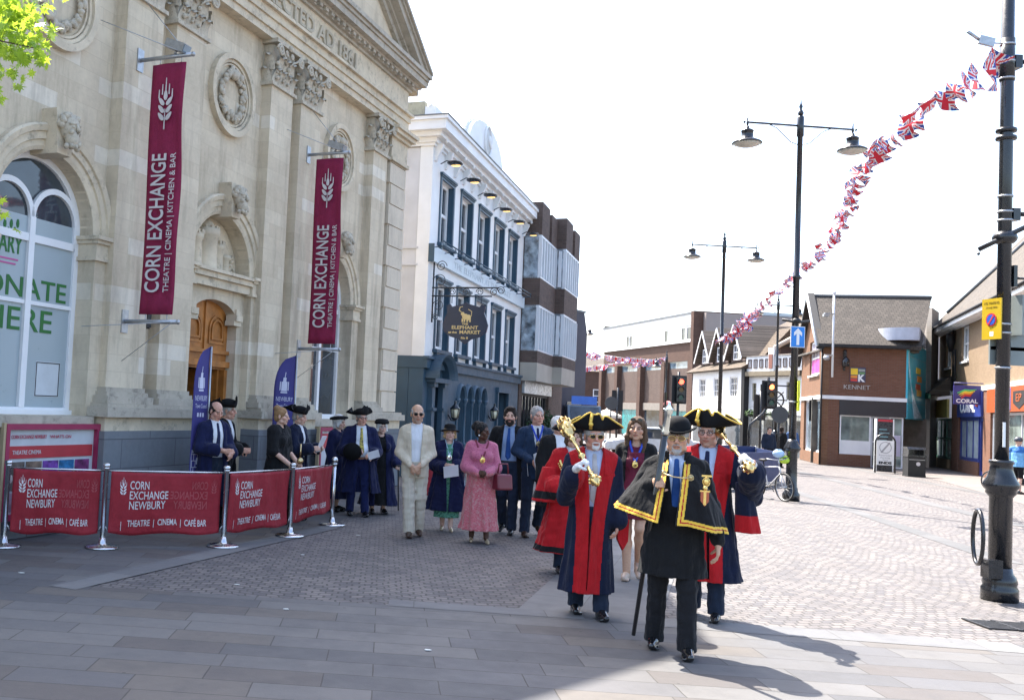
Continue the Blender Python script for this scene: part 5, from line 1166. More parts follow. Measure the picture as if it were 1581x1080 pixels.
m = MB(); m.box(.06, .14, -.06, .06, 4.32, 4.46); m.tube([(.1, 0, 4.40), (.5, -.1, 4.40)], .03, 6); m.box(.06, .14, -.06, .06, 6.1, 6.25); m.tube([(.1, 0, 6.18), (.6, -.1, 6.2)], .03, 6); m.box(.08, .12, -.05, .05, 3.55, 3.8); m.tube([(.1, 0, 3.66), (.6, -.1, 3.64)], .015, 6); m.build('side_bracket', M_BLACK, tp)
M_YEL = plain('yellow_sign', (.52, .35, .008), .45, var=.05)
def flat_disc(m, c, r, y0, y1, n=24): m.xz([(c[0]+r*math.cos(2*math.pi*i/n), c[1]+r*math.sin(2*math.pi*i/n)) for i in range(n)], y0, y1)
ys = thing('yellow_sign', 'yellow no waiting sign strapped to the tall post on the right', 'sign', (PN.x-.05, PN.y-.02, 3.03), R(-80))
ys.scale = (.85, .9, .9); m = MB(); m.box(-.19, .12, -.10, -.085, -.10, .42); m.build('plate', M_YEL, ys)
m = MB(); flat_disc(m, (-.035, .15), .085, -.106, -.10); m.build('red_ring', plain('sign_red', (.55, .04, .05), .4), ys)
m = MB(); flat_disc(m, (-.035, .15), .066, -.109, -.106); m.build('blue_disc', plain('sign_blue', (.02, .10, .48), .4), ys)
m = MB(); m.prism([(-.09, .09), (-.075, .075), (.02, .20), (.005, .215)], lambda a, b: (a, -.109, b), lambda a, b: (a, -.112, b)); m.build('red_bar', MATS['sign_red'], ys)
m = MB(); put_text(m, 'NO WAITING', Matrix.Translation((-.035, -.101, .35)) @ XZ, .03, .24, .004); put_text(m, 'At any time', Matrix.Translation((-.035, -.101, .30)) @ XZ, .025, .18, .004); m.build('sign_lettering', plain('sign_brown', (.30, .2, .02), .5), ys)
m = MB(); m.box(-.06, .0, -.101, -.1, -.06, 0); m.build('white_symbol', M_WHITE, ys)
M_SIGNB = plain('sign_back_grey', (.22, .25, .24), .55)
for nm, lab, z, bx, rz in (('sign_back', 'narrow grey sign seen edge on beside the yellow sign', 3.02, (.13, .22, -.12, .10, -.02, .44), R(10)), ('sign_back', 'wide grey back of a road sign on the tall post below the yellow sign', 2.66, (-.10, .85, .078, .10, 0, .38), R(0))):
    t = thing(nm, lab, 'sign', (PN.x, PN.y, z), rz); m = MB(); m.box(*bx); m.build('plate', M_SIGNB, t); m = MB(); m.box(bx[0]+.01, bx[1], min(bx[2], .08), bx[3]+.02, (bx[4]+bx[5])/2-.02, (bx[4]+bx[5])/2+.02); m.build('channel', M_GALV, t)
m = MB(); m.box(-.001, .03, -.088, -.083, 1.72, 2.0); o = m.build('sticker', M_WHITE); o.location = (PN.x-.04, PN.y+.01, 0); tag(o, 'narrow white sticker on the tall post above its iron base', 'sticker')
# one way sign on the nearer lamp post
ow = thing('one_way_sign', 'square blue one way sign with a white arrow on the nearer lamp post', 'sign', (l1.x, l1.y, 4.02), R(3))
m = MB(); m.box(-.18, .18, -.13, -.115, -.26, .26); m.build('plate', M_WHITE, ow)
m = MB(); m.box(-.165, .165, -.136, -.13, -.245, .245); m.build('blue_face', plain('oneway_blue', (.01, .20, .62), .35), ow)
m = MB(); m.xz([(-.035, -.20), (.035, -.20), (.035, .08), (.10, .02), (.10, .11), (0, .215), (-.10, .11), (-.10, .02), (-.035, .08)], -.141, -.136); m.build('arrow', M_WHITE, ow)
m = MB(); m.tube([(-.35, -.02, .42), (0, -.1, .36), (.35, -.02, .42)], .03, 6); m.ball((0, -.05, .40), .10, 8, (1.2, 1, .8)); m.lathe([(.09, -.2), (.09, .2)], 12); m.build('clamp', M_BLACKM, ow)
yg = thing('post_notice', 'yellow green council notice seen edge on, tied to the nearer lamp post', 'notice', (l1.x, l1.y, 2.3), R(70)); m = MB(); m.box(-.25, .25, -.12, -.10, -.1, .65); m.build('plate', plain('lime_notice', (.55, .62, .03), .5), yg); m = MB(); m.lathe([(.08, .1), (.095, .1), (.095, .14), (.08, .14)], 12); m.build('clamp', M_GALV, yg)
# ---------------- bunting
def flag_mesh(nm='flag', seed=0, W=.44, H_=.25):
    rnd = random.Random(seed); nx, nz = 24, 14; v = []; f = []; mi = []; ph = rnd.uniform(0, 6); am = rnd.uniform(.03, .07); sh_ = rnd.uniform(-.25, .25); cu = rnd.uniform(-1.4, 1.4)
    for j in range(nz+1):
        for i in range(nx+1):
            u, w_ = i/nx-.5, j/nz; d = (1-w_); a = cu*d
            v.append((u*W+sh_*H_*d*.6, am*math.sin(u*8+ph+d*2)*d+math.sin(a)*H_*d*.55, -H_*d*(.55+.45*math.cos(a))+.02*math.sin(u*6+ph)*d))
    for j in range(nz):
        for i in range(nx):
            k = j*(nx+1)+i; f.append((k, k+1, k+nx+2, k+nx+1)); u, w_ = (i+.5)/nx-.5, (j+.5)/nz-.5; x, z = u*2, w_*1.15
            c = 2
            dd = abs(abs(u)-abs(w_))*.7
            if dd < .10: c = 1
            if dd < .04: c = 0
            if abs(x) < .24 or abs(z) < .20: c = 1
            if abs(x) < .14 or abs(z) < .12: c = 0
            mi.append(c)
    me = bpy.data.meshes.new(nm); me.from_pydata(v, [], f)
    for mt_ in (plain('flag_red', (.62, .02, .04), .7), plain('flag_white', (.78, .77, .79), .7), plain('flag_blue', (.025, .07, .36), .7)): me.materials.append(mt_)
    me.polygons.foreach_set('material_index', mi); me.polygons.foreach_set('use_smooth', [True]*len(f)); return me
FM = [flag_mesh('flag', i) for i in range(7)]
def bunting(name, pts, n, label, s=1.0, seed=1, group=None, wind=0.6):
    P = [Vector(p) for p in pts]; t = thing(name, label, 'bunting', P[0], 0, group); rnd = random.Random(seed)
    L = [0]
    for a, b in zip(P, P[1:]): L.append(L[-1]+(b-a).length)
    def ev(d):
        for i in range(len(P)-1):
            if d <= L[i+1]: q = (d-L[i])/(L[i+1]-L[i]); return P[i].lerp(P[i+1], q), (P[i+1]-P[i]).normalized()
        return P[-1], (P[-1]-P[-2]).normalized()
    m = MB(); m.tube([p-P[0] for p in P], .006*max(1, s), 4); m.build('string', M_WHITE, t)
    for i in range(n):
        p, d = ev(L[-1]*(i+.5+rnd.uniform(-.25, .25))/n); o = bpy.data.objects.new('flag', rnd.choice(FM)); link(o, t); o.location = p-P[0]
        o.rotation_euler = (rnd.uniform(-wind, wind*1.9), rnd.uniform(-.5, .5)*wind-math.asin(max(-1, min(1, d.z)))*.7, math.atan2(d.y, d.x)+rnd.uniform(-.9, .9)*wind); k = s*rnd.uniform(.85, 1.15); o.scale = (k, k, k)
    return t
bpath = [(1530, 84, 11.35), (1508, 102, 11.9), (1480, 127, 12.7), (1440, 157, 13.8), (1395, 190, 15.2), (1355, 222, 17), (1328, 255, 19), (1312, 292, 21.5), (1302, 328, 24), (1286, 360, 27), (1262, 392, 30), (1216, 432, 34), (1190, 458, 36.5), (1160, 482, 39), (1135, 505, 40.5), (1113, 522, 41.7)]
bunting('flag_bunting', [at(*p) for p in bpath], 76, 'long string of union flags blowing from the tall right post to the farther lamp post', 1.0, 3, 'flag strings', .7)
m = at(1160, 500, 41); bunting('flag_bunting', [at(1160, 484, 41), at(1150, 503, 41.3), at(1132, 512, 41.6), at(1114, 522, 41.8)], 14, 'tangled cluster of union flags hanging by the farther lamp post', 1.3, 9, 'flag strings', 1.0)
bunting('flag_bunting', [at(878, 541, 76), at(915, 545, 74), at(960, 552, 72), at(1024, 556, 70)], 15, 'upper of two faraway flag strings across the end of the street', 1.7, 5, 'flag strings', .7)
bunting('flag_bunting', [at(878, 570, 76), at(940, 562, 74), at(1000, 556, 72), at(1026, 552, 70)], 13, 'lower of two faraway flag strings across the end of the street', 1.6, 6, 'flag strings', .7)
hf = bpy.data.objects.new('hanging_flag', FM[1]); link(hf); p = at(1538, 112, 11.3); hf.location = p; hf.rotation_euler = (R(6), R(84), R(20)); hf.scale = (1.0, 1, .9); tag(hf, 'single union flag hanging limp against the tall right post', 'flag')
m = MB(); m.box(-.10, .08, -.02, .02, -.05, .05); m.tube([(-.1, 0, 0), (-.25, 0, .06)], .02, 6); m.tube([(.08, 0, 0), (.18, 0, .02)], .01, 5); o = m.build('string_tensioner', M_GALV); p = at(1524, 64, 11.35); o.location = p; o.rotation_euler = (0, .2, 0); tag(o, 'small metal tensioner holding the bunting wire to the tall post', 'bracket')
cw = MB(); q0, q1 = at(1519, 52, 11.35), at(1380, -10, 16); cw.tube([q0, q1], .004, 4); o = cw.build('stay_wire', M_GALV); tag(o, 'thin wire running up and left from the tall post tensioner', 'wire')
# ---------------- traffic signals
def signal(loc, rz, label, lit=None, h0=2.3, pole=True, crook=False, sc=1.0):
    t = thing('traffic_light', label, 'traffic light', loc, rz, 'traffic lights')
    m = MB(); m.box(-.30, .30, .02, .05, h0-.08, h0+1.05); m.build('backing_board', M_BLACKM, t)
    m = MB(); m.box(-.17, .17, -.16, .02, h0, h0+.98); m.build('signal_head', M_BLACK, t)
    for k, nm in enumerate(('green', 'amber', 'red')):
        z = h0+.18+.31*k; m = MB(); n = 20; m.xz([(.105*math.cos(2*math.pi*i/n), z+.105*math.sin(2*math.pi*i/n)) for i in range(n)], -.175, -.161)
        m.build('lens', lit if (lit is not None and nm == 'red') else plain('dead_lens_'+nm, {'green': (.02, .07, .05), 'amber': (.12, .06, .01), 'red': (.10, .01, .01)}[nm], .2), t)
        m = MB(); m.tube([(.115*math.cos(q), -.25+.05*abs(math.cos(q)), z+.115*math.sin(q)) for q in np.linspace(-.2, math.pi+.2, 12)], .018, 5); m.build('visor', M_BLACKM, t)
    m = MB()
    if crook: m.tube([(-.75, .1, 0), (-.75, .1, h0-1.0), (-.72, .1, h0-.75), (-.45, .1, h0-.5), (-.2, .1, h0-.28), (-.02, .1, h0), (0, .1, h0+1.2)], .055, 8)
    else: m.tube([(0, .1, 0), (0, .1, h0+1.2)], .055, 8)
    m.build('pole', M_BLACK, t); return t
for px, pyc, D, kw in ((1049, 601, 40, dict(lab='traffic light showing red above the bowler hat', lit=M_RED)), (1188, 609, 40, dict(lab='traffic light showing red on a crooked pole left of the nearer lamp post', lit=emit('orange_signal', (1.0, .16, .05), 2.2), crook=True)), (953, 618, 55, dict(lab='dark traffic light facing away beside a round sign', rz=R(170)))):
    c = at(px, pyc, D); signal((c.x, c.y, 0), kw.get('rz', R(3)), kw['lab'], kw.get('lit'), c.z-.49, True, kw.get('crook', False))
c = at(1257, 633, 52); signal((c.x, c.y, 0), R(186), 'traffic light seen from behind on a crooked pole before the shopping centre', None, c.z-.5, True, True)
c = at(1172, 628, 44); signal((c.x, c.y, 0), R(195), 'traffic light seen from behind before the timbered inn', None, c.z-.5)
for px, py, D, r, lab in ((1204, 640, 40, .34, 'dark back of a round road sign low beside the nearer lamp post'), (944, 622, 54, .36, 'dark round road sign beside the traffic light facing away')):
    c = at(px, py, D); t = thing('round_sign', lab, 'sign', (c.x, c.y, 0), 0); m = MB(); n = 24; m.xz([(r*math.cos(2*math.pi*i/n), c.z+r*math.sin(2*math.pi*i/n)) for i in range(n)], -.02, .0); m.build('disc', plain('dark_sign_back', (.05, .055, .06), .5), t); m = MB(); m.tube([(0, .06, 0), (0, .06, c.z+r)], .04, 6); m.build('pole', M_BLACK, t)
# ship's wheel inn sign
c = at(1197, 617, 50); t = thing('wheel_sign', "black open ship's wheel sign hanging left of the nearer lamp post", 'sign', (c.x, c.y, c.z), 0)
m = MB(); m.tube([(.42*math.cos(q), 0, .42*math.sin(q)) for q in np.linspace(0, 2*math.pi, 25)[:-1]], .04, 6, True)
for k in range(8): q = math.pi*k/4; m.tube([(0, 0, 0), (.58*math.cos(q), 0, .58*math.sin(q))], .03, 5)
m.build('wheel', M_BLACKM, t); m = MB(); panel(m, [rect(-.75, .75, -.75, .75), rect(-.69, .69, -.69, .69)], -.03, .03); m.tube([(.72, 0, .7), (.72, 0, 1.3)], .03, 5); m.build('frame', M_BLACKM, t)
# ---------------- navy enclosure screens
M_NAVY = plain('navy_screen', (.022, .04, .12), .55, var=.1)
def nscreen(a, b, h, label, txt=None):
    d = (b-a).xy; L = d.length; t = thing('navy_screen', label, 'barrier', (a.x, a.y, 0), yaw_to(d), 'navy terrace screens')
    m = MB(); m.box(.04, L-.04, -.015, .015, .10, h); m.build('cloth', M_NAVY, t); m = MB(); m.tube([(.02, 0, 0), (.02, 0, h+.02)], .025, 6); m.tube([(L-.02, 0, 0), (L-.02, 0, h+.02)], .025, 6); m.box(0, L, -.03, .03, .02, .08); m.build('frame', M_GALV, t)
    if txt: m = MB(); put_text(m, 'AT THE', Matrix.Translation((L*.5, -.018, .55)) @ XZ, .07, .32, .004); put_text(m, 'MARKET', Matrix.Translation((L*.5, -.018, .42)) @ XZ, .09, .55, .004); m.build('lettering', M_FLAGP, t)
nscreen(G(1110, 757), G(1202, 747), 1.0, 'navy terrace screen lettered in white, nearest the bicycle', True)
nscreen(at(1095, 740, 33.5), at(1166, 738, 34.5), 1.05, 'plain navy terrace screen set behind the lettered one')
nscreen(at(1166, 738, 34.6), at(1197, 738, 31), 1.0, 'side navy terrace screen turned edgewise by the bicycle')
# ---------------- bicycle
def bicycle(loc, rz, label, frame_mat):
    t = thing('bicycle', label, 'bicycle', loc, rz, None)
    for x in (-.52, .52):
        m = MB(); m.tube([(x+.33*math.cos(q), 0, .335+.33*math.sin(q)) for q in np.linspace(0, 2*math.pi, 33)[:-1]], .019, 7, True); w_ = m.build('tyre', M_BLACKM, t)
        m = MB(); m.tube([(x+.305*math.cos(q), 0, .335+.305*math.sin(q)) for q in np.linspace(0, 2*math.pi, 33)[:-1]], .011, 5, True)
        for k in range(14): q = 2*math.pi*k/14; m.tube([(x, .02*(-1)**k, .335), (x+.3*math.cos(q), 0, .335+.3*math.sin(q))], .0025, 3)
        m.tube([(x, -.05, .335), (x, .05, .335)], .025, 8); m.build('wheel', M_GALV, w_)
    m = MB(); bbk, st, hd, sh_ = (-.08, 0, .30), (-.20, 0, .78), (.36, 0, .82), (.40, 0, .66)
    for a, b, r in ((bbk, st, .016), (st, hd, .016), (bbk, sh_, .020), (hd, sh_, .02), ((-.52, .05, .335), bbk, .01), ((-.52, -.05, .335), bbk, .01), ((-.52, .05, .335), st, .009), ((-.52, -.05, .335), st, .009), (sh_, (.52, .06, .335), .012), (sh_, (.52, -.06, .335), .012)): m.tube([a, b], r, 7)
    m.build('frame', frame_mat, t)
    m = MB(); m.tube([hd, (.34, 0, .98)], .014, 6); m.tube([(.28, -.29, 1.02), (.34, -.12, .99), (.34, .12, .99), (.28, .29, 1.02)], .012, 6); m.build('handlebar', M_GALV, t)
    m = MB()
    for s_ in (-1, 1): m.tube([(.28, s_*.19, 1.015), (.27, s_*.30, 1.02)], .017, 6)
    m.build('grip', M_BLACKM, t)
    m = MB(); m.tube([st, (-.23, 0, .92)], .013, 6); m.ball((-.24, 0, .95), .12, 10, (1.15, .6, .3)); m.build('saddle', M_BLACKM, t)
    m = MB(); m.tube([(-.08, -.06, .30), (-.08, .06, .30)], .02, 6); m.tube([(-.08, .07, .30), (.02, .09, .18)], .01, 5); m.tube([(-.08, -.07, .30), (-.18, -.09, .42)], .01, 5); m.lathe([(.09, -.003), (.09, .003)], 16, (0, 0, 0)); m.build('crank', M_BLACKM, t)
    return t
bk = G(1206, 773); b = bicycle((bk.x-.05, bk.y+.45, 0), R(-77), 'white bicycle leaning against the nearer lamp post', plain('white_frame_paint', (.55, .56, .58), .35)); b.rotation_euler = (R(4), 0, R(-77))
for px, py, nm, lab, col in ((1211, 710, 'saddle_bag', 'bright yellow green bag on the white bicycle', (.45, .62, .05)), (1202, 700, 'bike_basket', 'pale blue carrier on the white bicycle handlebars', (.35, .5, .7))):
    c = at(px, py, 24.6); m = MB(); m.ball((0, 0, 0), .13 if nm == 'saddle_bag' else .15, 10, (1, .8, .7)); m.box(-.05, .05, -.05, .05, .05, .11); o = m.build(nm, plain(nm, col, .6)); o.location = c; tag(o, lab, 'bag')
# ---------------- freestanding sign, bin, kiosk
ab = G(1366, 729.5); t = thing('zone_sign', 'white ZONE ENDS notice in a black arched frame standing in the road', 'sign', (ab.x, ab.y, 0), R(-8))
hw = .40; m = MB(); m.tube([(-hw, 0, 0), (-hw, 0, 1.28)]+[(-hw*math.cos(q), 0, 1.28+hw*.95*math.sin(q)) for q in np.linspace(.2, math.pi-.2, 12)]+[(hw, 0, 1.28), (hw, 0, 0)], .04, 8); m.build('arched_frame', M_BLACK, t)
m = MB(); m.box(-hw+.05, hw-.05, -.02, .02, .33, 1.38); pl_ = m.build('plate', M_WHITE, t)
m = MB(); n = 24; panel(m, [[(.25*math.cos(2*math.pi*i/n), 1.08+.25*math.sin(2*math.pi*i/n)) for i in range(n)], [(.22*math.cos(2*math.pi*i/n), 1.08+.22*math.sin(2*math.pi*i/n)) for i in range(n)]], -.025, -.021); m.prism([(-.2, .88), (-.14, .84), (.2, 1.28), (.14, 1.32)], lambda a, b: (a, -.028, b), lambda a, b: (a, -.022, b))
put_text(m, 'Restricted', Matrix.Translation((0, -.024, .72)) @ XZ, .07, .5, .004); put_text(m, 'Parking', Matrix.Translation((0, -.024, .62)) @ XZ, .06, .38, .004); put_text(m, 'Zone', Matrix.Translation((0, -.024, .53)) @ XZ, .05, .22, .004); m.build('grey_print', plain('sign_grey', (.35, .35, .35), .6), pl_)
m = MB(); put_text(m, 'ENDS', Matrix.Translation((0, -.024, .38)) @ XZ, .10, .52, .004, .008); m.build('black_print', M_BLACKM, pl_)
bn = G(1411, 735); t = thing('litter_bin', 'black litter bin with hooded top and pale emblem in front of the entrance tower', 'bin', (bn.x, bn.y, 0), R(-10))
m = MB(); m.box(-.33, .33, -.28, .28, .03, .80); m.box(-.34, .34, -.29, .29, .0, .06); m.build('body', M_BLACKM, t); m = MB(); m.box(-.35, .35, -.30, .30, .80, .88); m.box(-.32, .32, .2, .27, .88, 1.1); m.box(-.32, -.25, -.27, .2, .88, 1.1); m.box(.25, .32, -.27, .2, .88, 1.1); m.yz([(-.30, 1.1), (.29, 1.1), (.2, 1.2), (-.2, 1.2)], -.35, .35); m.build('hood', M_BLACK, t)
m = MB(); flat_disc(m, (.05, .52), .08, -.287, -.281); m.build('emblem', M_PRINT, t); m = MB(); m.box(-.30, .30, -.285, -.281, .68, .70); m.build('trim_line', M_GALV, t)
kk = G(1398, 732); t = thing('info_kiosk', 'tall dark information kiosk with a red top band beside the litter bin', 'kiosk', (kk.x+.3, kk.y+2.2, 0), R(-16)); t.scale = (.78, 1, .95)
m = MB(); m.box(-.40, .40, -.15, .15, 0, 2.45); m.build('cabinet', plain('kiosk_dark', (.02, .022, .03), .3), t); m = MB(); m.box(-.38, .38, -.16, -.15, 2.32, 2.42); m.build('red_band', plain('kiosk_red', (.45, .02, .04), .4), t)
m = MB()
for k in range(7): m.box(-.30, .1+.02*(k % 3)*3, -.158, -.152, .9+.17*k, .96+.17*k)
m.build('screen_text', plain('kiosk_text', (.10, .22, .25), .4), t); m = MB(); m.box(-.46, -.40, -.16, .16, 0, 2.45); m.box(.40, .46, -.16, .16, 0, 2.45); m.build('side_rail', M_ALU, t)
c = at(1290, 452, 47.5); b_ = at(1285, 582, 47.5); t = thing('camera_mast', 'slim white mast with cameras rising against the tiled roof corner', 'mast', (b_.x, b_.y, b_.z), 0)
m = MB(); m.tube([(0, 0, 0), (0, 0, c.z-b_.z)], .05, 8); m.ball((0, 0, c.z-b_.z), .1, 8); m.build('pole', M_ALU, t); m = MB(); m.box(-.45, .0, -.06, .06, 3.0, 3.06); m.box(-.5, -.25, -.08, .08, 2.88, 3.0); m.ball((-.35, -.1, .9), .17, 8, (1, .8, .7)); m.box(-.4, 0, -.04, .04, 1.0, 1.08); m.build('cameras', M_GALV, t)
# ---------------- parasols, vehicles at the end of the street
def parasol(px, py, D, r, label):
    c = at(px, py, D); t = thing('parasol', label, 'parasol', (c.x, c.y, 0), 0, 'cafe parasols'); m = MB(); n = 8
    v = [(0, 0, c.z)]+[(r*math.cos(2*math.pi*i/n+.3), r*math.sin(2*math.pi*i/n+.3), c.z-.42) for i in range(n)]+[(r*math.cos(2*math.pi*i/n+.3), r*math.sin(2*math.pi*i/n+.3), c.z-.60) for i in range(n)]
    f = [(0, i+1, (i+1) % n+1) for i in range(n)]+[(i+1, i+1+n, (i+1) % n+1+n, (i+1) % n+1) for i in range(n)]; m.add(v, f, False); o = m.build('canopy', plain('parasol_cream', (.66, .62, .54), .8), t, False); md = o.modifiers.new('thick', 'SOLIDIFY'); md.thickness = .02
    m = MB(); m.tube([(0, 0, 0), (0, 0, c.z+.06)], .03, 8); m.lathe([(.3, 0), (.3, .08), (.05, .1)], 12); m.build('pole', M_GALV, t)
parasol(846, 622, 55, .75, 'cream parasol just behind the men in dark suits'); parasol(937, 631, 70, 1.05, 'cream parasol standing in the road behind the woman in maroon')
def car(loc, rz, label, col, van=False, name='parked_car', cat='car'):
    t = thing(name, label, cat, loc, rz); L, W = (2.2, .88) if not van else (2.6, 1.0); hh = 1.42 if not van else 2.4; bl = .85 if not van else 1.15
    prof = [(-L, .3), (-L, .72), (-L+.1, bl)]+([(-L+.5, bl+.03), (-1.15, hh), (.55, hh), (1.25, bl+.02)] if not van else [(-L+.12, hh-.05), (-L+.3, hh), (1.5, hh), (2.2, bl)])+[(L-.1, bl-.16), (L, .6), (L, .3)]
    m = MB(); m.xz(prof, -W, W); o = m.build('body', col, t); bv = o.modifiers.new('bevel', 'BEVEL'); bv.width = .09; bv.segments = 3; bv.limit_method = 'ANGLE'
    m = MB(); q = [(-1.55, bl+.05), (-1.08, hh-.08), (.5, hh-.08), (1.1, bl+.05)] if not van else [(.9, bl+.1), (.9, hh-.15), (1.42, hh-.15), (2.0, bl+.1)]
    m.xz(q, -W-.01, W+.01); m.build('window', M_GLASS, t)
    m = MB(); a = (1.22, bl+.08, .62, hh-.06) if not van else (2.19, bl+.08, 1.58, hh-.1); m.add([(a[0]+.05, -W+.12, a[1]), (a[0]+.05, W-.12, a[1]), (a[2]+.05, W-.16, a[3]), (a[2]+.05, -W+.16, a[3])], [(0, 1, 2, 3)]); g_ = m.build('windscreen', M_GLASS, t, False); md = g_.modifiers.new('thick', 'SOLIDIFY'); md.thickness = .03; md.offset = 0
    for x in (-1.35, 1.4):
        for s_ in (-1, 1):
            w_ = MB(); w_.tube([(x, s_*(W-.16), .32), (x, s_*(W+.01), .32)], .32, 20); k = w_.build('tyre', M_BLACKM, t); w_ = MB(); w_.tube([(x, s_*(W-.1), .32), (x, s_*(W+.02), .32)], .19, 14); w_.build('rim', M_GALV, k)
    for s_ in (-1, 1): m = MB(); m.ball((L-.03, s_*(W-.25), .66), .13, 8, (.5, 1.2, .7)); m.build('headlight', M_GLASSL, t)
    m = MB(); m.box(L-.02, L+.012, -.26, .26, .42, .53); m.build('number_plate', M_WHITE, t); return t
c = at(1005, 700, 47); car((c.x, c.y, 0), R(170), 'white car crossing the road behind the woman in maroon', plain('car_white', (.70, .71, .72), .25, coat=.6))
c = at(893, 690, 62); v_ = car((c.x, c.y, 0), R(-95), 'dark fronted van with a blue and white roof board parked at the street end', plain('van_grey', (.10, .14, .18), .3, coat=.5), True, 'parked_van', 'van')
m = MB(); m.box(1.4, 1.5, -.75, .75, 2.45, 2.95); m.build('roof_board', plain('blue_board', (.05, .16, .55), .5), v_)
# ---------------- tree at the upper left corner
tr = thing('maple_tree', 'bright green maple branches hanging into the top left corner', 'tree', (-6.2, 5.2, 0), 0)
m = MB(); m.tube([(0, 0, 0), (.05, 0, 1.5), (0, .1, 3.0), (.1, .1, 4.5), (.2, .2, 6.5)], [.16, .13, .11, .09, .04], 10); m.build('trunk', stone('bark', (.12, .09, .065)), tr)
tips = [at(-28, 2, 6.4), at(9, 37, 6.3), at(52, 74, 6.3), at(-18, 77, 6.6), at(22, 7, 6.4), at(-24, 134, 6.5), at(-76, 42, 6.2), at(-41, 327, 6.6), at(-34, 462, 6.2), at(-66, 322, 6.2), at(-96, 122, 6.4)]
m = MB(); base = Vector((-6.2, 5.2, 0))
for i, q in enumerate(tips):
    a = Vector((.05, .1, 3.4+.1*i)) if i < 7 else Vector((0, .1, 2.6)); b = q-base; mid = a.lerp(b, .55)+Vector((0, 0, .35)); m.tube([a, a.lerp(mid, .5)+Vector((0, 0, .1)), mid, b], [.035, .02, .012, .004], 5)
m.build('limb', MATS['bark'], tr)
lm_, lt, lb_ = new_mat('maple_leaf'); v = coords(lt)
lt.links.new(mixc(lt, ramp(lt, noise(lt, v, 5, 3), .3, .7), (.12, .24, .025), (.24, .38, .05)), lb_.inputs['Base Color']); lb_.inputs['Roughness'].default_value = .45
tl = nd(lt, 'ShaderNodeBsdfTranslucent'); tl.inputs[0].default_value = (.50, .66, .06, 1); ms = nd(lt, 'ShaderNodeMixShader'); ms.inputs[0].default_value = .5; lt.links.new(lb_.outputs[0], ms.inputs[1]); lt.links.new(tl.outputs[0], ms.inputs[2]); lt.links.new(ms.outputs[0], [n for n in lt.nodes if n.type == 'OUTPUT_MATERIAL'][0].inputs[0])
star = [(0, -.5)]+[(.5*r_*math.sin(R(a_)), .5*-r_*math.cos(R(a_))) for a_, r_ in ((25, .35), (50, .8), (70, .45), (95, 1.0), (125, .5), (150, .95), (168, .55), (180, 1.1), (192, .55), (210, .95), (235, .5), (265, 1.0), (290, .45), (310, .8), (335, .35))]
rnd = random.Random(11); m = MB()
def leaf(p, s):
    n = Vector((rnd.gauss(0, 1), rnd.gauss(0, 1), rnd.gauss(.6, .7))).normalized(); a = n.orthogonal().normalized(); a.rotate(Matrix.Rotation(rnd.uniform(0, 6.28), 3, n)); b = n.cross(a); cu = rnd.uniform(.05, .25)
    k = len(star); vs = [p]+[p+(a*x+b*y)*s-n*(x*x+y*y)*s*cu*2 for x, y in star]; m.add(vs, [(0, i+1, (i+1) % k+1) for i in range(k)], True)
dens = {0: 150, 1: 150, 2: 60, 3: 110, 4: 110, 5: 55, 6: 110, 7: 9, 8: 8, 9: 30, 10: 60}
for i, q in enumerate(tips):
    rr = .12 if i in (5, 2) else .18; rr = .07 if i in (7, 8) else rr
    for j in range(dens[i]):
        p = q-base+Vector((rnd.gauss(0, rr*.7), rnd.gauss(0, rr), rnd.gauss(0, rr*.55))); leaf(p, rnd.uniform(.065, .11))
for j in range(900):
    d_ = Vector((rnd.gauss(0, 1), rnd.gauss(0, 1), rnd.gauss(0, .8))).normalized()*rnd.uniform(.5, 1.9); p = Vector((-.5, .1, 6.3))+d_
    if (p+base).x < -4.0: leaf(p, rnd.uniform(.09, .15))
m.build('crown', lm_, tr, False)
